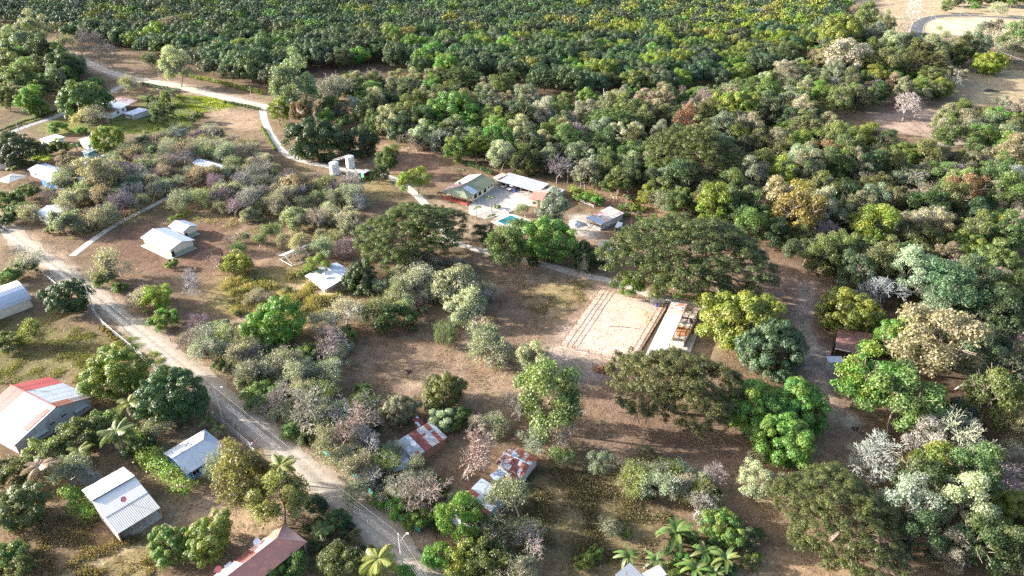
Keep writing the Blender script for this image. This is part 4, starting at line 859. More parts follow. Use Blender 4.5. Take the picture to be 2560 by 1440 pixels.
def netfence(label, px, h):
    W_ = [Vector(tuple(gp(u, v)[:2]) + (0,)) for u, v in px]; root = empty('shade_net_fence', tuple(W_[0]), 0, label, 'fence', 'teal netting fences by the road'); mb = MB(); pts = []
    for a, b in zip(W_, W_[1:]):
        n = max(1, int((b - a).length / 1.2)); pts += [a.lerp(b, k / n) for k in range(n)]
    pts.append(W_[-1]); g = random.Random(3)
    L = [(p.x - W_[0].x + g.uniform(-.1, .1), p.y - W_[0].y, h + g.uniform(-.25, .15)) for p in pts]
    for a, b in zip(L, L[1:]):
        mb.poly([(a[0], a[1], .0), (b[0], b[1], .0), b, a]).poly([(a[0] + .03, a[1] + .03, .0), (a[0] + .03, a[1] + .03, a[2]), (b[0] + .03, b[1] + .03, b[2]), (b[0] + .03, b[1] + .03, 0)])
    mb.build('netting', TEALNET, root)
    for k, p in enumerate(L[::2]): MB().tube([(p[0], p[1] + .06, -.1), (p[0], p[1] + .06, p[2] + .15)], .05, 5).build('post', M_WOOD, root)
netfence('long teal netting fence under the roadside thicket, upper stretch', [(806, 1130), (840, 1157), (880, 1190), (905, 1208)], 1.2)
netfence('teal netting fence beneath the roadside thicket, lower stretch', [(898, 1212), (930, 1235), (965, 1262), (1010, 1308), (1050, 1332)], 1.2)
fence('paddock_fence', 'white rail fence above the gravel pile', [(1442, 503), (1462, 511), (1484, 521), (1490, 512), (1500, 514)], 1.2, (.6, 1.15), 3, M_WSTEEL, M_WSTEEL, .06, .05)
fence('yard_fence', 'low rail fence below the house courtyard palms', [(1180, 548), (1215, 536), (1230, 528)], .8, (.4, .75), 2.5, M_WOOD, M_WOOD)
fence('field_fence', 'thin post fence bordering the village road and pasture', [(10, 338), (62, 322), (110, 302), (155, 292)], 1.2, (.5, 1.1), 5, M_WOOD, M_STEEL, .07, .02)
a, b = gp(793, 638), gp(806, 646); g0 = empty('pipe_gate', tuple(a), 0, 'short leaning white pipe rail on a post behind the round dark tree', 'rail')
bar(g0, 'post', M_WOOD, (0, 0, -.1), (0, 0, 1.3), .07); bar(g0, 'rail', M_WSTEEL, (0, 0, 1.25), (b[0] - a[0], b[1] - a[1], .9), .07); bar(g0, 'post', M_WOOD, (b[0] - a[0], b[1] - a[1], -.1), (b[0] - a[0], b[1] - a[1], .95), .06)

# ------------------------------------------------------------------ utility poles and cables
POLES = []
def pole(u, v, h, label, lamp=True, transf=False, arm=1.0, s=1.0):
    p = gp(u, v); r = empty('utility_pole', tuple(p), 0, label, 'utility pole', 'concrete poles carrying the power lines')
    MB().tube([(0, 0, -.2), (0, 0, h)], .17 * s, 8, .10 * s).build('shaft', M_CONCPOLE, r); MB().lathe([(.06, h), (.11, h + .08), (.07, h + .28), (.02, h + .34)], 8).build('insulator', M_WHITE, r)
    MB().box(-.05, .05, -.55, .55, h * .70, h * .70 + .1).build('rack', M_STEEL, r)
    if lamp:
        l = MB().tube([(.05, 0, h * .78), (.9, .35, h * .92), (1.3, .5, h * .95)], .045, 6).build('lamp_arm', M_STEEL, r); MB().box(1.2, 1.65, .38, .62, h * .94, h * .97).build('lamp_head', M_WHITE, l)
    if transf: MB().lathe([(.3, h * .6), (.32, h * .62), (.32, h * .80), (.2, h * .83)], 12, .45).build('transformer', M_STEEL, r)
    POLES.append((p, h)); return r
H1 = 9.25
POLES.append((gp(-150, 490), H1))          # next pole up the road, outside the frame
pole(237, 780, 8.7, 'leaning concrete utility pole beside the dark round tree and chain-link fence', False)
pole(557, 1049, H1, 'concrete utility pole with street lamp between mango tree and blue house fence')
pole(1007, 1425, H1, 'concrete utility pole with street lamp at the bottom of the dirt road')
POLES.append((gp(1150, 1640), H1))
M_WIRE = plain('cable', (.28, .28, .28), .6, .0, var=.05)
def cable(label, pts, r, sag=.35, name='power_cable', group='cables along the dirt road'):
    o = Vector(pts[0]); mb = []
    for a, b in zip(pts, pts[1:]):
        a, b = Vector(a), Vector(b)
        for k in range(10): t = k / 10; mb.append(tuple(a.lerp(b, t) - o + Vector((0, 0, -4 * sag * t * (1 - t)))))
    mb.append(tuple(Vector(pts[-1]) - o)); ob = MB().tube(mb, r, 4).build(name, M_WIRE); ob.location = o; return tag(ob, label, 'cable', group)
pp = [Vector(p) for p, h in POLES]; hs = [h for p, h in POLES]
cable('single top cable strung between the pole tips above the dirt road', [(p.x, p.y, h + .3) for p, h in zip(pp, hs)], .011)
dd = (pp[2] - pp[1]).normalized(); nn_ = Vector((-dd.y, dd.x, 0))
for k, (of, zf, nm) in enumerate(((-.45, .74, 'outermost'), (-.1, .73, 'second'), (.2, .72, 'third'), (.5, .71, 'innermost'))):
    cable('%s of the four bundled lower cables along the dirt road' % nm, [tuple(p + nn_ * of + Vector((0, 0, h * zf))) for p, h in zip(pp, hs)], .011, .5)
p = gp(637, 1135); r = empty('transformer_post', tuple(p), 0, 'short concrete post with meter and bracket at the fence end', 'post')
MB().tube([(0, 0, -.1), (-.05, 0, 3.2)], .14, 8).build('shaft', M_CONCPOLE, r); MB().box(-.25, .25, -.2, .1, 2.1, 2.9).build('meter_box', M_STEEL, r); bar(r, 'bracket', M_RUSTPIPE, (0, 0, 2.6), (1.6, 1.2, 4.4), .04)
pole(1507, 263, 8.5, 'far white-topped pole by the orchard edge track', False, True, s=1.1)
pole(1735, 283, 9, 'thin far pole in front of the bare-branched dead tree', False)
pole(52, 338, 8, 'grey pole leaning over the pasture beside village road', False)
pole(196, 160, 9, 'pole beside the bend where the orchard road begins', False)
pole(405, 215, 8.5, 'pole on the verge of the orchard road, middle of three', False)
pole(632, 258, 8.5, 'pole on the verge of the orchard road, close to the driveway mouth', False)
pole(533, 297, 6, 'short pole in the bare field near the dry scrub', False)
r = empty('lamp_post', tuple(gp(1577, 567)), 0, 'rust-red lamp post near the dark round bush beside the long shed', 'lamp post'); MB().tube([(0, 0, -.1), (0, 0, 5.2)], .10, 6).build('shaft', M_REDPOST, r); MB().box(-.1, .6, -.1, .1, 5.1, 5.25).build('lamp_head', M_WHITE, r)
for (u, v, lb) in ((2328, 47, 'lamp post inside the bend of the paved road'), (2400, 40, 'second lamp post along the paved road, past the bend'), (2516, 42, 'lamp post at the far end of the paved road')):
    r = empty('street_lamp', tuple(gp(u, v)), 0, lb, 'street lamp', 'lamps along the paved road'); MB().tube([(0, 0, -.1), (0, 0, 9)], .12, 6, .07).build('shaft', M_STEEL, r); MB().tube([(0, 0, 8.8), (-2.4, 0, 9.4)], .06, 5).build('arm', M_STEEL, r); MB().box(-3.0, -2.2, -.2, .2, 9.3, 9.5).build('lamp_head', M_WHITE, r)
# lattice pylon
pb = gp(2268, 88); r = empty('pylon', tuple(pb), .35, 'tall steel lattice power pylon beside the paved road bend', 'pylon'); hp = 44.0
wz = lambda z: 5.0 * (1 - z / hp) + 1.0 * (z / hp) if z < 34 else max(1.0, 5.0 * (1 - z / hp) + 1.0 * z / hp)
pc = lambda k, z: (cn[k % 4][0] * wz(z), cn[k % 4][1] * wz(z), z)
lv = [0, 6.5, 12, 16.5, 20.5, 24, 27, 30, 33, 36, 39, 42, 44]
M_PYLON = plain('pylon_steel', (.42, .42, .42), .5, .2, var=.08)
for k in range(4):
    bar(r, 'leg', M_PYLON, pc(k, -.2), pc(k, hp), .17, 4)
    for z0, z1 in zip(lv, lv[1:]): bar(r, 'brace', M_PYLON, pc(k, z0), pc(k + 1, z1), .09, 3); bar(r, 'brace', M_PYLON, pc(k + 1, z0), pc(k, z1), .09, 3)
    for z in lv[1:]: bar(r, 'ring_beam', M_PYLON, pc(k, z), pc(k + 1, z), .09, 3)
for z in (30, 36, 42):
    for sg in (-1, 1): bar(r, 'cross_arm', M_PYLON, (0, 0, z), (sg * 6.0, 0, z + .6), .16, 4)
pv = Vector(pb)
for (z, u1, v1, z1, lb) in ((30.6, 1900, -50, 30, 'pylon cable running off to the upper edge of the frame'), (30.6, 2700, 95, 20, 'upper pylon cable sagging over the bright straw field'), (36.6, 2750, 60, 26, 'high pylon cable crossing above the paved road'), (22, 2760, 210, 14, 'low cable sagging across the trees at the frame corner')):
    e = gp(u1, v1, z1); cable(lb, [tuple(pv + Vector((0, 0, z))), tuple(e)], .05, 6.0, group='cables from the pylon')

# ------------------------------------------------------------------ vehicles
M_TYRE = plain('tyre', (.015, .015, .016), .9); M_RIM = plain('rim', (.45, .45, .46), .4, .6)
def wheel(root, x, y, rad, w=.2):
    t = MB(); prof = [(rad * .6, -w / 2), (rad * .95, -w / 2), (rad, -w * .3), (rad, w * .3), (rad * .95, w / 2), (rad * .6, w / 2)]; t.lathe(prof, 16); o = t.build('wheel', M_TYRE, root); o.location = (x, y, rad); o.rotation_euler = (math.pi / 2, 0, 0)
    h = MB().lathe([(rad * .6, -w * .52), (rad * .6, w * .52)], 12).build('rim', M_RIM, o); return o
def car(u, v, rz, col, label, pickup=False, name='car'):
    r = empty(name, tuple(gp(u, v)), rz, label, 'car'); paint = plain('paint_%d' % (hash(col) % 9999), col, .3, .1, var=.05, spec=.6)
    prof = [(-2.1, .35), (-2.15, .75), (-2.0, .95), (-1.0, 1.02), (1.0, 1.02), (2.0, .88), (2.15, .7), (2.1, .35)]
    def ext(p, y0, y1, ins=0.0):
        mb = MB(); a = [(x, y0, z) for x, z in p]; b = [(x, y1, z) for x, z in p]; mb.poly(a).poly(b[::-1])
        for i in range(len(p)): mb.poly([a[i], b[i], b[(i + 1) % len(p)], a[(i + 1) % len(p)]])
        return mb
    ext(prof, -.85, .85).build('body', paint, r)
    cab = [(-.2, 1.0), (.05, 1.55), (.9, 1.58), (1.35, 1.0)] if pickup else [(-1.75, 1.0), (-1.4, 1.5), (.3, 1.56), (1.05, 1.0)]
    ext(cab, -.74, .74).build('window', M_GLASS, r); rf = [(x * .93 + .02, z) for x, z in ((cab[1][0], 1.52), (cab[1][0] + .1, 1.62), (cab[2][0] - .05, 1.63), (cab[2][0] + .08, 1.53))]; ext(rf, -.76, .76).build('roof', paint, r)
    for y in (-.6, .6): MB().box(2.08, 2.18, y - .2, y + .2, .62, .78).build('headlight', M_WHITE, r); MB().box(-2.19, -2.1, y - .18, y + .18, .66, .84).build('tail_light', M_REDPOST, r)
    MB().box(2.05, 2.2, -.8, .8, .38, .55).build('bumper', M_DARK, r)
    for x in (-1.3, 1.35):
        for y in (-.82, .82): wheel(r, x, y, .34)
    return r
car(1264, 468, -2.25, (.50, .51, .53), 'silver car under the carport, close to the green-roofed house'); car(1279, 474, -2.3, (.62, .62, .60), 'pale car under the carport beside the blue barrel')
car(2, 578, 2.45, (.05, .055, .08), 'dark car at the left edge of the frame by the road', True); 
def motorcycle(u, v, rz, col, label):
    r = empty('motorcycle', tuple(gp(u, v)), rz, label, 'motorcycle', 'parked motorcycles'); paint = plain('bike_paint_%d' % int(col[0] * 100), col, .35, var=.05)
    wheel(r, -.65, 0, .32, .14); wheel(r, .68, 0, .32, .12)
    MB().tube([(-.65, 0, .34), (-.1, 0, .45), (.2, 0, .75), (.5, 0, .95)], .05, 6).build('frame', M_DARK, r); MB().box(-.2, .15, -.14, .14, .3, .62).build('engine', M_STEEL, r)
    MB().tube([(-.05, 0, .85), (.15, 0, .92), (.42, 0, .86)], .12, 8, .1).build('fuel_tank', paint, r); MB().tube([(-.75, 0, .86), (-.35, 0, .80), (0, 0, .84)], .11, 8).build('seat', M_DARK, r)
    MB().tube([(.70, 0, .34), (.5, 0, 1.0)], .045, 6).build('fork', M_STEEL, r); MB().tube([(.42, -.38, 1.05), (.5, 0, 1.02), (.42, .38, 1.05)], .03, 6).build('handlebar', M_DARK, r); MB().tube([(.60, 0, .88), (.70, 0, .88)], .09, 8).build('headlight', M_WHITE, r); MB().tube([(-.95, 0, .62), (-.65, 0, .72)], .07, 6).build('rear_mudguard', paint, r); MB().tube([(.42, 0, .66), (.68, 0, .70), (.92, 0, .58)], .05, 6).build('front_mudguard', paint, r)
motorcycle(2146, 1082, -.6, (.55, .07, .03), 'red motorcycle parked in the shade beside the whitish bare tree'); motorcycle(2139, 1077, -.5, (.03, .03, .035), 'black motorcycle parked next to the red one')
motorcycle(2322, 318, -.3, (.04, .04, .05), 'dark motorcycle parked in the clearing by the bare tree'); motorcycle(2334, 320, -.2, (.40, .42, .45), 'grey motorcycle beside the dark one in the woodland clearing')
# barrels and small things
def barrel(u, v, col, label, h=1.1, rad=.4):
    r = empty('barrel', tuple(gp(u, v)), 0, label, 'barrel'); p_ = plain('barrel_%d' % int(col[2] * 100 + col[0] * 10), col, .45, var=.08)
    MB().lathe([(rad * .92, 0), (rad, .06), (rad, h * .32), (rad * 1.05, h * .34), (rad, h * .36), (rad, h * .64), (rad * 1.05, h * .66), (rad, h * .68), (rad, h - .06), (rad * .92, h)], 14).build('drum', p_, r); MB().lathe([(rad * .8, h), (rad * .8, h + .03)], 14).build('lid', p_, r)
barrel(1287, 480, (.02, .12, .55), 'bright blue barrel at the carport edge'); barrel(1642, 766, (.03, .08, .32), 'dark blue barrel at the upper arena corner', .9); barrel(1727, 806, (.02, .05, .18), 'navy barrel inside the stable pens', .9); barrel(590, 1246, (.02, .08, .40), 'blue barrel under the golden tree by the dirt drive', 1.2, .5)
r = empty('arena_post', tuple(gp(1523, 815)), 0, 'single white post with crossbar standing in the middle of the arena', 'post'); MB().tube([(0, 0, -.1), (0, 0, 2.6)], .09, 6).build('shaft', plain('pale_wood', (.55, .50, .40), .8), r); MB().box(-.05, .5, -.05, .05, 2.1, 2.2).build('crossbar', M_WHITE, r)
cable('long rope lying across the arena sand from the white post', [tuple(gp(1524, 816, .07)), tuple(gp(1560, 817, .07)), tuple(gp(1604, 823, .07))], .05, 0, 'rope', 'ropes')
bpy.data.objects['rope'].data.materials[0] = M_WOOD; bpy.data.objects['rope']['category'] = 'rope'
r = empty('tarp_gate', tuple(gp(1624, 757)), -.1, 'white tarp gate at the top of the arena by the track', 'gate'); MB().box(0, 4.2, -.03, .03, .1, 1.5).build('tarp', M_WHITE, r)
for x in (-.05, 2.1, 4.25): MB().tube([(x, .08, -.1), (x, .08, 1.8)], .06, 5).build('post', M_WOOD, r)
mound('straw_bedding', 1708, 828, 3.2, 3.6, .22, plain('straw', (.36, .17, .08), .95, var=.45, scale=3, bmp=.8), 'reddish straw bedding spread in the pens behind the stable', 'straw', 8)
mound('sand_pile', 1598, 790, 4.6, 4.2, .35, plain('yellow_sand', (.52, .38, .25), .95, var=.3, scale=3, bmp=.9), 'low spread of yellow sawdust in the arena corner', 'sand pile', 11)
# the white horse: one continuous skinned body
def horse(u, v, rz, label):
    pts = {'pelvis': (-.55, 0, 1.35, .27), 'mid': (-.05, 0, 1.28, .30), 'chest': (.50, 0, 1.32, .29), 'neck': (.85, 0, 1.60, .17), 'poll': (1.10, 0, 1.85, .12), 'muzzle': (1.48, 0, 1.52, .07), 'tail0': (-.86, 0, 1.36, .06), 'tail1': (-1.0, 0, .85, .05)}
    ed = [('pelvis', 'mid'), ('mid', 'chest'), ('chest', 'neck'), ('neck', 'poll'), ('poll', 'muzzle'), ('pelvis', 'tail0'), ('tail0', 'tail1')]
    for s, y in (('l', .17), ('r', -.17)):
        pts.update({'hip' + s: (-.62, y, 1.15, .17), 'knee' + s: (-.50, y, .80, .11), 'hock' + s: (-.72, y, .50, .06), 'hfoot' + s: (-.66, y, .04, .065), 'sh' + s: (.50, y, 1.05, .14), 'elb' + s: (.46, y, .78, .09), 'fk' + s: (.50, y, .45, .055), 'ff' + s: (.50, y, .04, .065)})
        ed += [('pelvis', 'hip' + s), ('hip' + s, 'knee' + s), ('knee' + s, 'hock' + s), ('hock' + s, 'hfoot' + s), ('chest', 'sh' + s), ('sh' + s, 'elb' + s), ('elb' + s, 'fk' + s), ('fk' + s, 'ff' + s)]
    for s, y in (('l', .06), ('r', -.06)): pts['ear' + s] = (1.10, y, 2.02, .03); ed.append(('poll', 'ear' + s))
    k = list(pts); me = bpy.data.meshes.new('horse'); me.from_pydata([pts[x][:3] for x in k], [(k.index(a), k.index(b)) for a, b in ed], [])
    o = bpy.data.objects.new('horse', me); C.objects.link(o); md = o.modifiers.new('skin', 'SKIN'); md.use_smooth_shade = True
    if not me.skin_vertices: return None
    for i, x in enumerate(k): me.skin_vertices[0].data[i].radius = (pts[x][3],) * 2; me.skin_vertices[0].data[i].use_root = (i == 0)
    o.modifiers.new('sub', 'SUBSURF').render_levels = 1; me.materials.append(plain('white_coat', (.66, .64, .61), .7, var=.1, dirt=.2)); o.location = tuple(gp(u, v)); o.rotation_euler = (0, 0, rz)
    return tag(o, label, 'horse')
horse(1709, 817, 3.5, 'white horse standing in the pen behind the stable')

# ------------------------------------------------------------------ vegetation: prototypes (shared meshes), then every tree its own object
def skeleton(g, levels, length, r0, spread, up, ratio=.72, kids=(3, 4), lean=0.15, minr=.02, side=.5):
    """branch segments (p0, p1, r0, r1) and twig ends"""
    S, T = [], []; st = [(np.zeros(3), unit(np.array([g.normal() * lean, g.normal() * lean, 1.0])), length, r0, 0)]
    while st:
        p, d, L, r, lv = st.pop()
        n = 2; q = p
        for i in range(n):
            d = unit(d + g.normal(size=3) * .13 + np.array([0, 0, up * .12])); e = q + d * L / n; ra = r * (1 - .32 * i / n); rb = r * (1 - .32 * (i + 1) / n)
            S.append((q, e, max(ra, minr), max(rb, minr))); q = e
            if lv < levels and lv > 0 and i == 0 and g.random() < side:
                nd = unit(d + g.normal(size=3) * spread); st.append((q, nd, L * ratio * .8, rb * .55, lv + 1))
        if lv >= levels: T.append((q, d)); continue
        k = int(g.integers(kids[0], kids[1] + 1)); ph = g.uniform(0, 6.28)
        a = unit(np.cross(d, [0.3, .5, .2])); b = np.cross(d, a)
        for j in range(k):
            t = ph + 6.283 * j / k + g.normal() * .25; sp = spread * g.uniform(.6, 1.25)
            nd = unit(d * math.cos(sp) + (a * math.cos(t) + b * math.sin(t)) * math.sin(sp) + np.array([0, 0, up * .25]))
            st.append((q, nd, L * ratio * g.uniform(.75, 1.2), r * .62, lv + 1))
    p0, p1 = np.array([s[0] for s in S]), np.array([s[1] for s in S]); return p0, p1, np.array([s[2] for s in S]), np.array([s[3] for s in S]), np.array([t[0] for t in T]), np.array([t[1] for t in T])
def fit(sk, R, Hh, base=0.0):
    """scale a skeleton so that its crown has half-width R and its top is at Hh"""
    p0, p1, ra, rb, tp, td = sk; rr = np.quantile(np.hypot(tp[:, 0], tp[:, 1]), .93); zt = np.quantile(tp[:, 2], .98); s = np.array([R / rr, R / rr, Hh / zt])
    return p0 * s, p1 * s, ra, rb, tp * s, td
def lobes_leaves(lob, n, size, g, up=.25, rough=.5, flat=1.0, low=-.35, shell=(.72, 1.05), aspect=.55):
    """lob: (m,4) centres and radii; leaves on the shells of the lobes"""
    w = lob[:, 3] ** 2; k = g.choice(len(lob), n, p=w / w.sum()); d = unit(g.normal(size=(n, 3))); bad = d[:, 2] < low; d[bad, 2] *= -1
    rad = lob[k, 3] * g.uniform(shell[0], shell[1], n); P = lob[k, :3] + d * rad[:, None] * np.array([1, 1, flat])
    Nn = unit(d * np.array([1, 1, 1 / flat]) + np.array([0, 0, up]) + g.normal(size=(n, 3)) * rough)
    lt = g.random(len(lob)); tint = np.clip(.5 + (lt[k] - .5) * .55 + g.normal(size=n) * .20, 0, 1.3)
    sh = np.clip((g.random(len(lob))[k] - .45) * 2.2 + g.normal(size=n) * .2 + d[:, 2] * .25, 0, 1)
    return leaf_quads(P, Nn, np.full(n, size), g, aspect), tint, sh
def proto(name, crown, wood, join=False):
    Q, t, s = crown if crown else (np.zeros((0, 4, 3)), np.zeros(0), np.zeros(0))
    if join: return raw_mesh(name, np.concatenate([Q, wood]), 4, [LEAF, BARK], {'tint': np.r_[t, np.zeros(len(wood))], 'shoot': np.r_[s, np.zeros(len(wood))]}, np.r_[np.zeros(len(Q)), np.ones(len(wood))])
    return (raw_mesh(name + '_crown', Q, 4, [LEAF], {'tint': t, 'shoot': s}) if crown else None, raw_mesh(name + '_trunk', wood, 4, [BARK]))
def trunk_tubes(g, Hh, R, r0, levels=2, kids=(3, 4), spread=.7, up=.3, sides=5):
    sk = fit(skeleton(g, levels, Hh * .4, r0, spread, up, .75, kids), R * .75, Hh * .86); return tubes_quads(*sk[:4], sides)
def dome_lobes(g, R, zc, hz, n, rl, squash=.0, lowcut=-.45, edge=.82):
    d = unit(g.normal(size=(n * 3, 3))); d = d[d[:, 2] > lowcut][:n]; ph = np.arctan2(d[:, 1], d[:, 0]); w = 1 + .12 * np.sin(2 * ph + g.uniform(0, 6)) + .10 * np.sin(3 * ph + g.uniform(0, 6)) + .06 * np.sin(5 * ph + g.uniform(0, 6)); rr = edge * w * g.uniform(.80, 1.12, len(d))
    c = d * np.array([R, R, hz]) * rr[:, None]; c[:, 2] += zc; return np.c_[c, R * rl * g.uniform(.5, 1.5, len(d))]
KIND = {}
def mango(i, n=25000, size=.40, nl=135):
    g = np.random.default_rng(100 + i); R = 7.0; lob = dome_lobes(g, R, 4.9, 5.2, nl, .17, lowcut=-.92, edge=.86); return lobes_leaves(lob, n, size, g, .15, .32, .85), trunk_tubes(g, 8, R, .42)
KIND['M'] = dict(R=7.0, zc=6.4, name='mango_tree', cat='tree', protos=[proto('mango', *mango(i)) for i in range(4)])
def umbrella(i):
    g = np.random.default_rng(200 + i); R = 16.0; sk = fit(skeleton(g, 4, 4.5, .75, .62, -.12, .86, (3, 4), .1, .05, .5), R * .92, 11.5); tp = sk[4]
    n = 720; rho = R * np.sqrt(g.random(n)) * .93; ph = g.uniform(0, 6.283, n); ed = 1 + .13 * np.sin(2 * ph + i) + .10 * np.sin(5 * ph + 2 * i); x, y = rho * np.cos(ph) * ed, rho * np.sin(ph) * ed
    z = 13.4 - 6.6 * (rho / R) ** 2 + g.normal(size=n) * .65; lo = g.random(n) < .25; z[lo] -= g.uniform(1, 3.5, lo.sum())
    lob = np.c_[x, y, z, g.uniform(.7, 1.5, n)]; return lobes_leaves(lob, 82000, .36, g, .9, .5, .42, -.8, (.3, 1.05), .5), tubes_quads(*sk[:4], 5)
KIND['S'] = dict(R=16.0, zc=9.5, name='umbrella_tree', cat='tree', protos=[proto('umbrella', *umbrella(i)) for i in range(3)])
def leafy(i, n=7200, airy=0.0):
    g = np.random.default_rng(300 + i); R = 5.5; tall = g.uniform(.9, 1.15); m = 40 + 8 * (i % 3)
    a = dome_lobes(g, R, 6.1 * tall, 5.0 * tall, m, .25, lowcut=-.78, edge=.78); a[:, :2] += g.normal(size=2) * .6; a[:, 2] += g.normal(size=len(a)) * .7; a = a[g.random(len(a)) < .86]; b = dome_lobes(g, R * .6, 5.6 * tall, 3.0, 8, .3); lob = np.r_[a, b]
    return lobes_leaves(lob, n, .36, g, .2, .7 + airy, .8, -.5, (.45, 1.1), .6), trunk_tubes(g, 11.6 * tall, R * 1.32, .26, 3)
KIND['F'] = dict(R=5.5, zc=7.2, name='leafy_tree', cat='tree', protos=[proto('leafy', *leafy(i, 11500 + 1500 * (i % 3), .1 * (i % 3))) for i in range(8)])
def sparse(i):
    g = np.random.default_rng(400 + i); R = 5.0; sk = fit(skeleton(g, 5, 1.7, .17, .62, .08, .80, (3, 3), .3, .034, .6), R, 6.4); tp, td = sk[4], sk[5]
    k = g.integers(0, len(tp), 5200); P = tp[k] + g.normal(size=(5200, 3)) * .38; Q = leaf_quads(P, unit(g.normal(size=(5200, 3)) + [0, 0, .6]), np.full(5200, .27), g, .6)
    return (Q, np.clip(.5 + g.normal(size=5200) * .25, 0, 1.2), g.random(5200)), tubes_quads(*sk[:4], 3)
KIND['D'] = dict(R=5.0, zc=4.2, name='sparse_tree', cat='tree', protos=[proto('sparse', *sparse(i)) for i in range(5)])
def bare(i):
    g = np.random.default_rng(500 + i); R = 6.0; sk = fit(skeleton(g, 6, 2.2, .22, .58, .10, .79, (3, 3), .3, .036, .55), R, 8.0); return tubes_quads(*sk[:4], 3)
KIND['B'] = dict(R=6.0, zc=5.2, name='bare_tree', cat='tree', protos=[(None, raw_mesh('bare', bare(i), 4, [BARK])) for i in range(4)])
def shrub(i):
    g = np.random.default_rng(600 + i); R = 2.0; lob = dome_lobes(g, R, 1.15, 1.2, 18, .30, lowcut=-.4); sk = fit(skeleton(g, 2, .7, .05, .7, .1), R * .8, 2.0)
    return lobes_leaves(lob, 3000, .24, g, .2, .8, .85, -.5, (.4, 1.1), .6), tubes_quads(*sk[:4], 3)
KIND['T'] = dict(R=2.0, zc=1.1, name='shrub', cat='shrub', protos=[proto('shrub', *shrub(i)) for i in range(4)])
def lowbush(i):
    g = np.random.default_rng(650 + i); R = 4.5; lob = dome_lobes(g, R, 2.5, 2.5, 42, .24, lowcut=-.6, edge=.8); lob[:, 2] += g.normal(size=len(lob)) * .35; sk = fit(skeleton(g, 3, 1.2, .10, .7, .1), R * .85, 4.4)
    return lobes_leaves(lob, 9500, .33, g, .2, .75, .85, -.5, (.4, 1.1), .6), tubes_quads(*sk[:4], 3)
KIND['L'] = dict(R=4.5, zc=2.5, name='bush', cat='bush', protos=[proto('bush', *lowbush(i)) for i in range(4)])
for kk, K in KIND.items():      # half-width and middle height of the crowns as built
    rs, zs = [], []
    for cm, tm in K['protos']:
        me_ = cm or tm; co = np.empty(len(me_.vertices) * 3, np.float32); me_.vertices.foreach_get('co', co); co = co.reshape(-1, 3)
        rs.append(np.quantile(np.hypot(co[:, 0], co[:, 1]), .93)); zs.append((np.quantile(co[:, 2], .05) + np.quantile(co[:, 2], .97)) / 2)
    K['R'], K['zc'] = float(np.mean(rs)), float(np.mean(zs))
COL = {'dk': ((.042, .078, .030), .12, 'dark green'), 'bg': ((.070, .105, .054), .10, 'blue-green'), 'md': ((.085, .130, .040), .25, 'mid green'), 'br': ((.10, .20, .040), .45, 'bright green'), 'yl': ((.145, .20, .034), .75, 'yellow-green'),
       'ol': ((.092, .115, .036), .15, 'olive green'), 'sg': ((.195, .205, .135), .05, 'sage grey-green'), 'pl': ((.30, .305, .215), .10, 'pale grey-green'), 'tn': ((.25, .23, .145), .05, 'tan'), 'ru': ((.15, .095, .045), .0, 'rust-brown'),
       'yo': ((.20, .185, .065), .25, 'golden yellow'), 'gy': ((.28, .26, .23), .0, 'grey'), 'pk': ((.34, .315, .275), .0, 'pinkish grey'), 'wh': ((.30, .28, .25), .0, 'whitish'), 'fe': ((.135, .172, .062), .2, 'soft green'), 'li': ((.19, .27, .03), .6, 'lime green')}
LOOK = {'M': 'dense domed {} tree', 'S': 'spreading umbrella-shaped {} tree', 'F': 'bushy {} tree', 'D': 'sparse twiggy {} tree', 'B': 'leafless {} tree', 'T': 'low leafy {} shrub', 'L': 'broad leafy {} bush'}
TREES = []      # (x, y, R, kind, colour, label or None)
def ground_spot(kind, u, v, r):
    K = KIND[kind]; R = r * 200 / FPX
    for _ in range(6):
        P_ = gp(u, v, K['zc'] * R / K['R']); w = (P_ - [0, 0, CAM_H]) @ _F; R = r * w / FPX
    return P_[0], P_[1], R
def plant(kind, c, u, v, r, label=None):
    x, y, R = ground_spot(kind, u, v, r); TREES.append((x, y, R, kind, c, label, u, v))
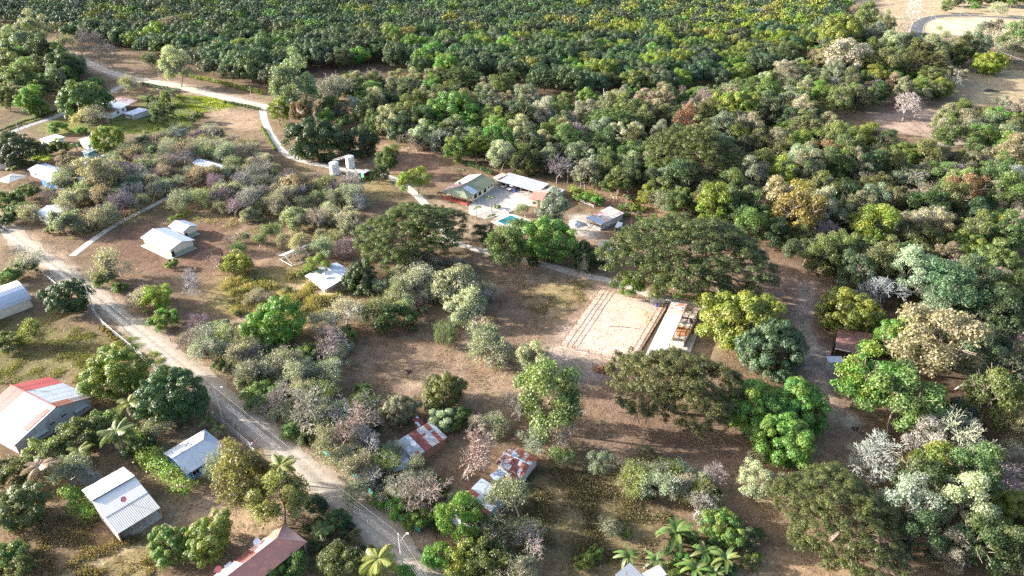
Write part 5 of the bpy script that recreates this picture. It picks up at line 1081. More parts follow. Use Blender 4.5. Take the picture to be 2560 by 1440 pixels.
# prominent single trees, each looked up in the photograph
for t in [
    ('M', 'yl', 288, 922, 76, 'big round yellow-green mango tree between church hall and dirt road'), ('M', 'dk', 425, 985, 86, 'large dark green mango tree between the church hall and the lamp pole'),
    ('M', 'dk', 167, 742, 50, 'round dark green tree between the barrel hangar and the road'), ('M', 'ol', 40, 1262, 66, 'olive round tree at the left edge beside the open white shed'),
    ('M', 'br', 420, 1362, 50, 'bright green round tree of the pair below the open shed'), ('M', 'yl', 516, 1342, 62, 'yellow-green round tree of the pair below the open shed'),
    ('F', 'yo', 612, 1200, 70, 'golden-leaved tree above the dirt drive, the upper of two'), ('F', 'yo', 697, 1255, 68, 'golden-leaved tree above the salmon roof, the lower of two'),
    ('M', 'br', 690, 805, 66, 'bright green rounded tree with palms at its foot in mid scrub'), ('M', 'dk', 900, 692, 46, 'perfectly round dark green tree touching the dish shed'),
    ('F', 'yl', 787, 652, 32, 'narrow yellow-green tree between steel frame and dish shed'), ('S', 'ol', 1025, 560, 138, 'huge dark umbrella tree in front of the green-roofed house'),
    ('F', 'md', 1262, 614, 52, 'leafy green tree just below the swimming pool'), ('M', 'br', 1368, 585, 72, 'tall vivid green mango tree in front of the courtyard'),
    ('F', 'sg', 1378, 512, 44, 'grey-green tree rising over the salmon annex'), ('D', 'sg', 1314, 524, 26, 'thin grey-green tree leaning over the pool'), ('M', 'dk', 1463, 638, 38, 'round dark tree left of the feeding shelter'),
    ('B', 'wh', 1474, 662, 28, 'whitish leafless sapling in front of the round dark tree'), ('M', 'dk', 1571, 578, 23, 'small round dark bush-like tree beside the rust-red lamp post'),
    ('S', 'ol', 1722, 618, 188, 'giant umbrella tree, the widest crown, behind the stable'), ('F', 'br', 1583, 700, 36, 'small fresh green tree at the foot of the giant umbrella tree'), ('D', 'fe', 1645, 722, 26, 'thin feathery tree by the tarp gate'),
    ('S', 'ol', 1692, 950, 158, 'wide olive umbrella tree partly covering the stable roof'), ('M', 'yl', 1855, 798, 98, 'yellow-green mango tree right of the stable pens'), ('M', 'bg', 1935, 872, 84, 'dark blue-green mango tree behind the yellow-green one'),
    ('M', 'fe', 1822, 752, 45, 'greyish green mango tree crowning the cluster right of the stable'), ('M', 'br', 1890, 1015, 78, 'bright mango tree below the dark blue-green one'), ('M', 'br', 2000, 1010, 72, 'bright lumpy mango tree beside the lane'), ('M', 'br', 1955, 1090, 80, 'bright lumpy mango tree, lowest of the cluster'),
    ('F', 'fe', 1380, 990, 88, 'broad soft green tree standing below the arena'), ('F', 'pl', 1342, 892, 46, 'pale silvery-green tree at the arena corner'), ('M', 'ol', 1106, 976, 56, 'olive round tree above the shacks'),
    ('M', 'sg', 996, 1022, 46, 'grey-green round tree shading the dished shack'), ('F', 'pl', 1095, 1042, 32, 'pale greyish round tree behind the bare tree'), ('M', 'md', 1145, 1040, 34, 'green round tree next to the pale greyish one'),
    ('B', 'gy', 1270, 1022, 56, 'leafless grey tree left of the broad soft green tree'), ('B', 'pk', 1150, 1140, 88, 'big pale leafless tree overhanging the dished shack'), ('B', 'gy', 1085, 1215, 70, 'tangled leafless grey tree between road and shacks'),
    ('D', 'sg', 1300, 1250, 82, 'wide grey twiggy tree beside the checkered shack'), ('D', 'ol', 1235, 1310, 60, 'dark twiggy tree over the end of the checkered shack'), ('D', 'br', 1395, 1135, 40, 'fresh green twiggy tree right of the rusty shack'), ('B', 'gy', 1440, 1092, 52, 'brownish leafless tree right of the soft green tree'),
    ('F', 'sg', 1508, 1142, 36, 'grey-green bush tree at the top of the lower meadow'), ('D', 'ol', 1620, 1128, 28, 'small dry tree in the shaded lower meadow'), ('B', 'wh', 1800, 1190, 38, 'whitish dead tree below the lumpy mango cluster'), ('F', 'pl', 1880, 1195, 46, 'pale sage tree left of the big lower umbrella tree'),
    ('M', 'br', 1808, 1310, 54, 'bright domed tree beside the banana clump'), ('F', 'bg', 1866, 1340, 32, 'small dark tree next to the bright domed tree'), ('S', 'ol', 2105, 1275, 165, 'wide olive umbrella tree in the lower corner woods'),
    ('F', 'pl', 2285, 1245, 74, 'pale sage tree touching the lower umbrella tree'), ('B', 'wh', 2205, 1125, 82, 'white-branched leafless tree over the motorcycles'), ('B', 'pk', 2430, 1100, 95, 'great pale leafless tree in the corner woods'), ('F', 'yl', 2335, 1160, 58, 'yellowish loose tree between the two leafless trees'), ('B', 'wh', 2505, 1185, 70, 'white-limbed leafless tree at the frame edge'),
    ('F', 'dk', 2450, 1340, 74, 'dark shaded tree in the lower corner'), ('M', 'yl', 2535, 1275, 62, 'bright yellow-green tree at the lower frame edge'), ('M', 'yl', 2555, 1375, 45, 'small yellow-green tree at the bottom corner'), ('B', 'pk', 2235, 1395, 60, 'pinkish leafless tree under the lower umbrella tree'), ('F', 'tn', 2385, 1375, 52, 'tan bushy tree at the bottom edge'),
    ('F', 'br', 2150, 935, 76, 'light green feathery tree covering the pale hut'), ('F', 'fe', 2255, 990, 92, 'broad light green tree right of the pale hut'), ('F', 'yl', 2345, 1010, 46, 'yellowish tree beside the broad light green tree'), ('M', 'yl', 2122, 770, 72, 'lumpy yellow-green tree above the brown shed'), ('M', 'br', 2245, 845, 58, 'bright green tree right of the brown shed'),
    ('F', 'tn', 2372, 820, 106, 'tall tan-green tree with pale visible trunk'), ('D', 'sg', 2402, 935, 60, 'grey-leaved thin tree right of the tall tan tree'), ('M', 'dk', 787, 342, 66, 'big dark domed tree beside the driveway bend, larger of two'), ('M', 'dk', 895, 352, 49, 'dark domed tree behind the water tower, smaller of two'),
    ('F', 'yl', 1042, 434, 40, 'yellow-green loose tree on the bare red soil'), ('F', 'md', 968, 396, 30, 'green tree between dark domes and red soil'), ('T', 'br', 925, 432, 12, 'bright shrub beside the pump kiosk'), ('F', 'md', 950, 425, 22, 'small green tree by the pump kiosk'),
    ('F', 'sg', 735, 212, 62, 'grey-green tree where driveway meets orchard road'), ('B', 'pk', 850, 225, 55, 'pale leafless tree above the dark domes'), ('B', 'wh', 805, 230, 48, 'whitish leafless tree next to the pale one above the domes'), ('S', 'ol', 1148, 190, 72, 'flat olive umbrella tree at the orchard edge'), ('M', 'br', 1128, 282, 62, 'glossy bright green tree in the woods above the house'),
    ('S', 'fe', 1530, 292, 75, 'soft green umbrella tree in mid woodland'), ('S', 'ol', 1735, 372, 125, 'large olive umbrella tree deep in the woodland'), ('M', 'yl', 1838, 268, 55, 'yellow-green dome near the orchard corner'), ('F', 'yo', 2010, 515, 62, 'golden tan tree in the woodland right of the giant umbrella'), ('F', 'tn', 1945, 490, 52, 'tan tree beside the golden one'), ('B', 'pk', 2075, 575, 46, 'slanting pinkish leafless tree below the golden tree'),
    ('M', 'dk', 157, 172, 44, 'dark dome beside the start of the orchard road'), ('M', 'md', 205, 248, 58, 'spreading green tree behind the striped-roof house'), ('D', 'pl', 212, 285, 42, 'pale leggy tree in front of the spreading green tree'), ('M', 'yl', 268, 348, 42, 'yellowish dome beside the cottage'), ('M', 'dk', 45, 372, 50, 'dark dome beside the arched shed'), ('F', 'sg', 172, 402, 26, 'round grey-green tree between the village roofs'),
    ('F', 'tn', 252, 432, 46, 'tan dry tree beside the long silver roof'), ('M', 'li', 2474, 156, 35, 'lone lime green tree on the straw field'), ('B', 'wh', 2268, 262, 46, 'pale leafless tree standing in the woodland clearing'), ('M', 'br', 240, 205, 18, 'small green dome near the village road bend'), ('F', 'br', 70, 250, 30, 'fresh green tree above the pasture'), ('F', 'fe', 45, 190, 40, 'plumy light green bamboo-like tree at the upper left'),
    ('M', 'br', 96, 268, 26, 'low bright green tree in the pasture'), ('S', 'sg', 430, 55, 45, 'grey flat-topped tree standing among the orchard'), ('B', 'gy', 240, 100, 45, 'grey leafless tree at the orchard corner, upper of two'), ('B', 'gy', 275, 135, 40, 'grey leafless tree at the orchard corner, lower of two'), ('D', 'tn', 165, 105, 35, 'tan thin tree at the start of the orchard road'), ('F', 'tn', 75, 60, 38, 'greyish tan tree at the upper left orchard edge'),
    ('D', 'ol', 370, 150, 34, 'olive thin tree beside the orchard road'), ('F', 'pl', 440, 160, 40, 'pale green tree beside the orchard road'), ('D', 'tn', 310, 205, 30, 'tan thin tree between village and orchard roads'), ('B', 'pk', 1895, 35, 27, 'pinkish leafless dome in the orchard'), ('B', 'wh', 1782, 248, 45, 'white-branched dead tree at the orchard corner'), ('B', 'wh', 1690, 365, 48, 'pale leafless tree against the olive umbrella'), ('B', 'gy', 1745, 440, 42, 'leafless tree below the olive woodland umbrella'),
    ('F', 'pl', 2125, 125, 55, 'pale green tree at the paved road end of the woods'), ('M', 'yl', 2105, 85, 60, 'yellow-green tree at the orchard corner near the straw field'), ('S', 'ol', 2310, 150, 70, 'dark olive umbrella tree by the straw field'), ('F', 'fe', 2200, 140, 45, 'soft green tree below the pylon'),
    ('D', 'tn', 2390, 112, 42, None), ('F', 'sg', 2442, 108, 36, None), ('D', 'pl', 2502, 96, 44, None), ('F', 'fe', 2548, 88, 40, None), ('F', 'sg', 2488, 62, 28, None), ('D', 'sg', 2545, 118, 42, None), ('F', 'md', 2366, 8, 16, None), ('F', 'dk', 2396, 6, 9, None), ('F', 'br', 2442, 10, 12, None), ('D', 'pl', 2492, 18, 26, None), ('F', 'tn', 2340, 118, 36, None), ('F', 'ol', 2420, 118, 34, None),
    ('F', 'sg', 2215, 60, 26, None), ('F', 'fe', 2165, 40, 30, None), ('F', 'sg', 2190, 90, 34, None), ('D', 'tn', 2145, 20, 26, None), ('F', 'pl', 2235, 105, 36, None),
    ('F', 'sg', 40, 110, 40, None), ('F', 'dk', 100, 132, 36, None), ('D', 'tn', 18, 84, 40, None), ('F', 'md', 135, 128, 28, None), ('F', 'bg', 5, 130, 40, None), ('F', 'ol', 70, 100, 34, None), ('F', 'fe', 25, 160, 36, None), ('L', 'md', 20, 500, 34, None), ('L', 'md', 45, 520, 28, None), ('L', 'dk', 10, 545, 24, None), ('L', 'md', 15, 690, 30, None), ('L', 'md', 240, 462, 16, None), ('L', 'md', 70, 480, 26, None), ('L', 'fe', 180, 478, 22, None), ('L', 'md', 150, 365, 22, None), ('L', 'dk', 120, 372, 18, None), ('M', 'dk', 15, 345, 30, None), ('L', 'br', 200, 325, 16, None), ('L', 'br', 143, 315, 22, None),
    # scrub along the dirt road and around the clearings
    ('D', 'pl', 255, 655, 58, None), ('F', 'fe', 262, 690, 30, None), ('D', 'pl', 60, 650, 44, None), ('F', 'md', 62, 668, 26, None), ('B', 'gy', 35, 628, 24, None), ('D', 'yl', 78, 815, 46, None), ('F', 'md', 18, 852, 34, None), ('F', 'yl', 385, 738, 48, None), ('F', 'br', 408, 795, 34, None), ('D', 'pl', 345, 745, 42, None), ('F', 'br', 300, 715, 20, None),
    ('B', 'gy', 488, 800, 36, None), ('B', 'pk', 498, 690, 48, None), ('B', 'pk', 530, 660, 35, None), ('F', 'yl', 590, 656, 40, None), ('T', 'br', 428, 657, 18, None), ('T', 'br', 765, 680, 20, None), ('D', 'pl', 522, 868, 50, None), ('D', 'sg', 580, 905, 58, None), ('D', 'pl', 500, 835, 40, None), ('D', 'fe', 560, 850, 40, None), ('F', 'fe', 648, 985, 44, None), ('D', 'sg', 640, 940, 55, None), ('B', 'gy', 795, 865, 62, None),
    ('D', 'sg', 705, 900, 60, None), ('D', 'pl', 750, 940, 55, None), ('D', 'sg', 610, 870, 46, None), ('F', 'md', 862, 838, 34, None), ('F', 'ol', 988, 790, 50, None), ('D', 'fe', 940, 765, 55, None), ('D', 'pl', 860, 770, 58, None), ('D', 'pl', 800, 800, 50, None), ('D', 'pl', 1040, 690, 62, None), ('F', 'pl', 1140, 705, 66, None), ('F', 'pl', 1165, 762, 54, None), ('D', 'sg', 1000, 720, 55, None), ('B', 'wh', 1075, 700, 45, None), ('F', 'sg', 1105, 690, 40, None),
    ('D', 'tn', 1212, 845, 74, None), ('F', 'tn', 1225, 860, 46, None), ('D', 'fe', 1120, 830, 38, None), ('B', 'pk', 770, 1000, 72, None), ('B', 'pk', 845, 1065, 78, None), ('B', 'gy', 905, 1120, 66, None), ('D', 'tn', 820, 1100, 60, None), ('D', 'sg', 880, 1170, 58, None), ('F', 'fe', 735, 1065, 34, None), ('F', 'fe', 765, 1090, 26, None), ('D', 'ol', 905, 1000, 46, None), ('F', 'md', 905, 970, 22, None), ('B', 'pk', 710, 985, 50, None), ('D', 'tn', 935, 1060, 46, None), ('F', 'dk', 930, 1070, 26, None),
    ('D', 'yl', 955, 1160, 50, None), ('D', 'sg', 905, 1215, 48, None), ('D', 'pl', 985, 1225, 50, None), ('F', 'br', 1005, 1265, 42, None), ('F', 'br', 1048, 1292, 36, None), ('F', 'br', 1095, 1385, 40, None), ('F', 'yl', 1160, 1400, 50, None), ('F', 'ol', 1225, 1405, 60, None), ('D', 'sg', 1300, 1425, 60, None), ('F', 'br', 958, 1245, 30, None), ('D', 'pl', 1040, 1160, 40, None), ('T', 'br', 1165, 1420, 30, None),
    ('D', 'yl', 1595, 1198, 52, None), ('D', 'pl', 1660, 1215, 58, None), ('D', 'sg', 1740, 1262, 52, None), ('D', 'sg', 1530, 1310, 32, None), ('T', 'br', 1565, 1330, 16, None), ('F', 'yl', 1462, 1400, 26, None), ('F', 'br', 1490, 1380, 20, None), ('D', 'tn', 1960, 1200, 40, None), ('D', 'pl', 1905, 1150, 35, None),
    ('F', 'md', 195, 1080, 58, None), ('F', 'fe', 262, 1055, 40, None), ('F', 'md', 30, 1175, 48, None), ('F', 'fe', 105, 1130, 52, None), ('D', 'sg', 165, 1185, 58, None), ('B', 'gy', 205, 1205, 38, None), ('F', 'dk', 345, 1110, 38, None), ('D', 'sg', 385, 1060, 44, None), ('D', 'sg', 550, 1165, 44, None), ('F', 'md', 20, 1385, 42, None), ('F', 'md', 45, 1420, 36, None),
    ('T', 'dk', 785, 1262, 32, None), ('F', 'md', 838, 1298, 34, None), ('F', 'ol', 850, 1400, 52, None), ('D', 'yl', 915, 1420, 40, None), ('F', 'md', 735, 1408, 36, None), ('F', 'br', 680, 1425, 34, None), ('B', 'wh', 605, 1425, 42, None), ('D', 'pl', 700, 1400, 26, None), ('T', 'br', 1010, 1430, 28, None), ('D', 'md', 900, 1330, 26, None), ('F', 'sg', 940, 612, 40, None), ('F', 'fe', 1060, 640, 36, None),
    ('T', 'dk', 1330, 652, 16, None), ('T', 'dk', 1500, 655, 14, None), ('T', 'br', 1244, 515, 8, None), ('F', 'dk', 1205, 575, 30, None), ('T', 'br', 1460, 490, 22, None), ('T', 'br', 1490, 500, 20, None), ('T', 'yl', 1440, 480, 18, None), ('F', 'md', 560, 1010, 0.1, None)]:
    if t[0] == 'F' and t[5] is None and t[3] > 600 and t[2] < 1560: t = ('L',) + t[1:]
    if t[4] > 1: plant(*t)
# woods and scrub between them: mixed kinds, spaced like the crowns in the photograph
def fill(px, n, mixk, rmin, rmax, seed, gap=.72, avoid=()):
    g = random.Random(seed); xs = [p[0] for p in px]; ys = [p[1] for p in px]; k = 0; pa = np.array(px, float); tries = 0
    ks = [m[0] for m in mixk]; ws = [m[1] for m in mixk]
    while k < n and tries < n * 60:
        tries += 1; u, v = g.uniform(min(xs), max(xs)), g.uniform(min(ys), max(ys))
        if not in_poly(np.array(u), np.array(v), px): continue
        if any(in_poly(np.array(u), np.array(v), a) for a in avoid): continue
        if g.random() > (0.35 + .65 * (max(ys) - v) / (max(ys) - min(ys) + 1e-6)): continue
        kc = g.choices(ks, ws)[0]; kind, c = kc.split(); R = g.uniform(rmin, rmax) * {'M': 1.1, 'S': 1.7, 'T': .35, 'D': 1.05, 'B': 1.1}.get(kind, 1)
        K = KIND[kind]; p = gp(u, v, K['zc'] * R / K['R'])
        bu, bv, _w = proj((p[0], p[1], 0))
        if not in_poly(np.array(bu), np.array(bv), px): continue
        if any((p[0] - t[0]) ** 2 + (p[1] - t[1]) ** 2 < (gap * (R + t[2])) ** 2 for t in TREES): continue
        TREES.append((p[0], p[1], R, kind, c, None, u, v)); k += 1
WOOD = [('F sg', 16), ('F md', 14), ('F fe', 14), ('F pl', 8), ('F tn', 7), ('F ol', 10), ('F dk', 8), ('F br', 6), ('M md', 4), ('M br', 4), ('B gy', 5), ('B wh', 3), ('D sg', 5), ('F yl', 4), ('F ru', 2), ('S fe', 2), ('M yl', 2), ('F bg', 8)]
fill([(1560, 505), (1740, 560), (1960, 650), (2070, 735), (2230, 800), (2300, 850), (2560, 915), (2560, 430), (2480, 390), (2200, 350), (2100, 330), (1960, 215), (1700, 225), (1420, 245), (1250, 235), (1060, 230), (930, 280), (960, 350), (1090, 385), (1250, 432), (1420, 470)], 290, WOOD, 4.2, 7.2, 11, .62, avoid=[[(1980, 395), (2012, 395), (2012, 420), (1980, 420)]])
fill([(1560, 216), (1760, 218), (1900, 192), (2060, 112), (2130, 150), (2060, 260), (1960, 340), (1600, 330)], 45, WOOD, 4.4, 6.6, 31, .62)
fill([(880, 190), (1090, 195), (1280, 205), (1300, 250), (1000, 330), (930, 330), (700, 320), (690, 260), (800, 240)], 60, WOOD + [('B pk', 8)], 4.2, 6.5, 12, .62)
fill([(900, 240), (1120, 250), (1200, 415), (1090, 400), (1000, 372), (940, 350)], 30, WOOD, 4.4, 6.4, 32, .58)
fill([(2270, 880), (2560, 860), (2560, 1440), (2180, 1440), (2260, 1330), (2300, 1100), (2420, 1010), (2330, 950)], 55, [('F dk', 14), ('F bg', 10), ('F sg', 10), ('F md', 8), ('F tn', 5), ('F pl', 5), ('D sg', 6), ('M md', 4)], 4, 6.5, 13, .62)
fill([(2100, 60), (2180, 90), (2300, 110), (2360, 120), (2560, 130), (2560, 145), (2400, 150), (2380, 200), (2370, 260), (2200, 270), (2060, 300), (1980, 210), (2040, 110)], 75, WOOD, 4.2, 6.8, 14, .62)
fill([(2330, 270), (2560, 275), (2560, 440), (2300, 400), (2350, 330)], 26, [('F sg', 8), ('F ol', 6), ('F br', 4), ('F yl', 4), ('F tn', 6)], 4.5, 6.5, 15, .7, avoid=[[(2340, 335), (2500, 335), (2500, 372), (2340, 372)]])
fill([(0, 85), (120, 110), (210, 160), (250, 190), (170, 240), (140, 268), (0, 290)], 46, [('F sg', 10), ('F md', 8), ('F fe', 8), ('F dk', 6), ('D sg', 6), ('F tn', 4), ('F br', 4)], 4, 6.5, 16, .62)
fill([(100, 480), (230, 395), (330, 360), (440, 320), (560, 330), (650, 370), (700, 430), (800, 440), (880, 460), (890, 540), (870, 600), (760, 600), (700, 560), (600, 560), (540, 530), (400, 530), (250, 600), (110, 600), (70, 540)], 240, [('T pl', 6), ('T sg', 6), ('D sg', 12), ('D pl', 16), ('B pk', 14), ('B gy', 9), ('D tn', 10), ('L sg', 4), ('D ol', 2), ('L tn', 3), ('D fe', 2)], 3.2, 5.8, 17, .38, avoid=[[(360, 530), (520, 530), (520, 650), (360, 650)], [(470, 380), (580, 385), (560, 432), (470, 420)], [(90, 500), (165, 500), (165, 545), (90, 545)], [(235, 555), (510, 430), (520, 455), (260, 620), (170, 655), (170, 620)]])
fill([(580, 590), (700, 570), (870, 600), (880, 640), (760, 660), (700, 600), (590, 640)], 14, [('B pk', 9), ('D pl', 6), ('D tn', 5), ('D fe', 3)], 3, 4.8, 18, .6)
fill([(440, 840), (560, 800), (640, 850), (760, 870), (880, 860), (800, 1000), (900, 1080), (990, 1130), (980, 1220), (1060, 1290), (960, 1240), (850, 1160), (700, 1060), (560, 930)], 190, [('T pl', 8), ('T sg', 8), ('D sg', 10), ('D pl', 8), ('B pk', 7), ('B gy', 5), ('D tn', 5), ('D fe', 5), ('T md', 4), ('L fe', 4)], 3.0, 5.2, 19, .36)
fill([(900, 740), (1010, 660), (1100, 640), (1200, 690), (1240, 780), (1130, 760), (1020, 790)], 34, [('T pl', 6), ('D pl', 8), ('D sg', 8), ('F pl', 4), ('B wh', 3)], 2.8, 4.4, 20, .38)
fill([(1130, 1080), (1240, 1050), (1290, 1090), (1480, 1080), (1500, 1120), (1350, 1130), (1260, 1100)], 18, [('B pk', 6), ('D sg', 6), ('D ol', 4)], 2.6, 4.2, 21, .45)
fill([(1040, 1190), (1150, 1170), (1180, 1240), (1120, 1330), (1220, 1330), (1330, 1280), (1320, 1440), (1150, 1380), (1060, 1300)], 34, [('D sg', 8), ('T md', 5), ('B gy', 6), ('D pl', 6), ('F br', 3)], 2.4, 4.0, 22, .42)
fill([(1540, 1170), (1700, 1170), (1800, 1230), (1780, 1290), (1650, 1270), (1560, 1230)], 26, [('D yl', 5), ('D pl', 6), ('D sg', 6), ('T md', 4)], 2.2, 3.6, 23, .4)
fill([(340, 230), (440, 225), (520, 300), (430, 330), (280, 330), (230, 330), (130, 380), (60, 400), (30, 470), (60, 480), (240, 470), (230, 395), (340, 350)], 26, [('F md', 8), ('T br', 6), ('T md', 5), ('D sg', 6), ('F yl', 3)], 2.6, 4.2, 24, .65, avoid=[[(60, 320), (300, 330), (300, 470), (60, 475)], [(240, 230), (370, 230), (370, 300), (240, 300)]])
fill([(560, 690), (700, 690), (760, 740), (640, 800), (560, 780)], 12, [('T ol', 6), ('T yl', 5), ('D tn', 3)], 2.4, 4.0, 25, .9)
fill([(2200, 0), (2560, -10), (2560, 22), (2200, 12)], 14, [('F br', 5), ('F dk', 4), ('F md', 4)], 4, 6, 26, .8)
fill([(1660, 1330), (1900, 1330), (1900, 1440), (1640, 1440)], 14, [('T md', 6), ('T br', 6), ('T dk', 5)], 3.5, 5, 27, .7)
fill([(700, 1290), (900, 1260), (960, 1440), (760, 1440)], 12, [('T md', 6), ('T dk', 6), ('D ol', 4)], 2.8, 4.2, 28, .7)
fill([(1590, 480), (1700, 500), (1640, 560), (1560, 545), (1540, 520)], 12, [('T br', 6), ('T yl', 5), ('T md', 4)], 3.0, 5, 29, .8)

# labels: look + relation to the closest landmark + order of distance from it
LAND = [('church hall', 110, 1010), ('blue-walled house', 490, 1130), ('white open shed', 300, 1255), ('salmon-roofed house', 680, 1370), ('dished shack', 1040, 1105), ('checkered shack', 1215, 1245), ('rusty shack', 1300, 1145), ('arena', 1520, 805), ('stable', 1680, 800), ('swimming pool', 1265, 550), ('green-roofed house', 1180, 465), ('carport', 1305, 460), ('water tower', 880, 425), ('barrel hangar', 30, 750), ('two-tone house', 430, 595), ('dish shed', 810, 690), ('brown shed', 2135, 850), ('giant umbrella tree', 1720, 640), ('pylon', 2270, 60), ('striped-roof house', 300, 260), ('brilliant white roof', 150, 445), ('driveway dome tree', 787, 340), ('lone lime tree', 2474, 165), ('long half-rusted shed', 1505, 540), ('lower umbrella tree', 2105, 1290), ('banana clump', 1720, 1360), ('woodland clearing', 2270, 310), ('roof in the scrub', 525, 410), ('olive woodland umbrella', 1735, 380), ('golden woodland tree', 2010, 515), ('parked motorcycles', 2146, 1082), ('pale-trunked tan tree', 2372, 830), ('brown clearing', 1060, 910), ('lamp pole', 555, 1020), ('leaning pole', 225, 750), ('glossy tree above the house', 1128, 290), ('dead orchard-corner tree', 1782, 250)]
ORD = ['closest', 'second closest', 'third closest', 'fourth closest', 'fifth closest', 'sixth closest', 'seventh closest', 'eighth closest', 'ninth closest', 'tenth closest', 'eleventh closest', 'twelfth closest', 'thirteenth closest', 'fourteenth closest', 'fifteenth closest', 'sixteenth closest']
LW = [gp(u, v)[:2] for _n, u, v in LAND]; buckets = {}
for i, t in enumerate(TREES):
    d = [math.hypot(t[0] - a[0], t[1] - a[1]) for a in LW]; k = int(np.argmin(d)); dx, dy = t[0] - LW[k][0], t[1] - LW[k][1]
    rel = ('right of' if dx > 0 else 'left of') if abs(dx) > abs(dy) else ('behind' if dy > 0 else 'in front of')
    if t[5] is None: buckets.setdefault((t[3], t[4], rel, k), []).append((d[k], i))
LABEL = {}
for (kd, c, rel, k), lst in buckets.items():
    base = LOOK[kd].format(COL[c][2]) + ' ' + rel + ' the ' + LAND[k][0]
    for j, (dist, i) in enumerate(sorted(lst)): LABEL[i] = base if len(lst) == 1 else ORD[min(j, 15)] + ' ' + base
GROUPS = {'M': 'dense domed trees', 'S': 'umbrella trees', 'F': 'bushy trees of woods and yards', 'D': 'sparse twiggy dry trees', 'B': 'leafless dry-season trees', 'T': 'low shrubs', 'L': 'broad bushes of yards and verges'}
BARKC = {'M': (.10, .08, .06, 1), 'S': (.17, .14, .11, 1), 'F': (.22, .18, .15, 1), 'D': (.42, .395, .345, 1), 'T': (.14, .11, .08, 1), 'L': (.16, .13, .10, 1)}
def jit(c, g, a=.16): return tuple(max(0, x * (1 + g.uniform(-a, a))) * s for x, s in zip(c, [1 + g.uniform(-.1, .1)] * 3))
def grow(x, y, R, kind, c, label, seed, group):
    K = KIND[kind]; g = random.Random(seed); cm, tm = K['protos'][g.randrange(len(K['protos']))]; s = R / K['R']
    base, fl, _n = COL[c]; col3 = jit(base, g); sc_ = (s * g.uniform(.95, 1.05), s * g.uniform(.95, 1.05), s * g.uniform(.92, 1.1))
    if cm is None:
        o = bpy.data.objects.new(K['name'], tm); C.objects.link(o); o.color = col3 + (1,); o.location = (x, y, -.1); o.rotation_euler = (0, 0, g.uniform(0, 6.28)); o.scale = sc_; return tag(o, label, K['cat'], group)
    nm = K['name'] if kind != 'F' else {'sg': 'grey_leaved_tree', 'pl': 'grey_leaved_tree', 'tn': 'dry_leaved_tree', 'ru': 'dry_leaved_tree', 'yo': 'dry_leaved_tree', 'dk': 'dark_leaved_tree', 'bg': 'dark_leaved_tree', 'ol': 'dark_leaved_tree'}.get(c, 'leafy_tree')
    e = empty(nm, (x, y, -.1), g.uniform(0, 6.28), label, K['cat'], group); e.scale = sc_
    child('crown' if kind != 'T' else 'foliage', cm, e, col3 + (min(1, fl * g.uniform(.6, 1.3)),)); child('trunk' if kind != 'T' else 'stem', tm, e, BARKC[kind] if kind != 'D' else tuple(v * g.uniform(.8, 1.25) for v in BARKC['D'][:3]) + (1,)); return e
for i, t in enumerate(TREES): grow(t[0], t[1], t[2], t[3], t[4], t[5] or LABEL[i], 1000 + i, GROUPS[t[3]])

# ------------------------------------------------------------------ the mango orchard: the 290 nearest trees one by one, the rest one mass
ORCH = [(-80, 55), (40, 50), (150, 85), (330, 108), (430, 132), (520, 165), (600, 190), (690, 206), (730, 168), (850, 150), (960, 145), (1090, 188), (1230, 172), (1290, 195), (1360, 212), (1500, 217), (1600, 217), (1700, 212), (1850, 190), (1960, 155), (2060, 108), (2110, 60), (2120, 0), (2130, -60), (-80, -60)]
ow = [tuple(gp(u, v, 5.0)[:2]) for u, v in ORCH]; g = random.Random(5); pts = []; ca, sa = math.cos(.30), math.sin(.30)
for i in range(-90, 91):
    for j in range(0, 110):
        a, b = i * 14.2 + g.uniform(-1.6, 1.6) + (7.1 if j % 2 else 0), j * 12.0 + g.uniform(-1.4, 1.4); x, y = a * ca - b * sa * -1 - 100, a * -sa + b * ca + 250; pts.append((x, y))
pa = np.array(pts); keep = in_poly(pa[:, 0], pa[:, 1], ow) & (np.abs(pa[:, 0]) < (pa[:, 1] + 30) * .80); pts = [p for p, k in zip(pts, keep) if k]
pts = [p for p in pts if not any((p[0] - t[0]) ** 2 + (p[1] - t[1]) ** 2 < (.8 * (4.5 + t[2])) ** 2 for t in TREES if t[1] > 300)]
pts.sort(key=lambda p: p[1] - abs(p[0]) * .05)
def orch_col(x, y, g):
    u, v, _w = proj((x, y, 6)); right = min(1, max(0, (u - 1250) / 700)); left = 1 if (200 < u < 470 and v < 95) else 0; q = g.random()
    if q < .10 + .34 * right + .25 * left: return COL[g.choice(['yl', 'yl', 'yl', 'ol', 'yo', 'br'])][0], .8
    if q < .2 + .3 * right: return COL['br'][0], .5
    return g.choice([COL['bg'][0], COL['bg'][0], COL['dk'][0], (.058, .098, .050), (.075, .110, .052)]), .10
def orchard_mesh(i, n, size, nl, seed, R=7.4):
    g = np.random.default_rng(seed + i); lob = dome_lobes(g, R, 5.4, 4.9, nl, .19, lowcut=-.6); return lobes_leaves(lob, n, size, g, .2, .32, .85, -.5), trunk_tubes(g, 6.5, R, .3, 1, sides=4)
OM = [proto('orchard_mango', *orchard_mesh(i, 9000, .50, 80, 700), join=True) for i in range(4)]
NI = 290
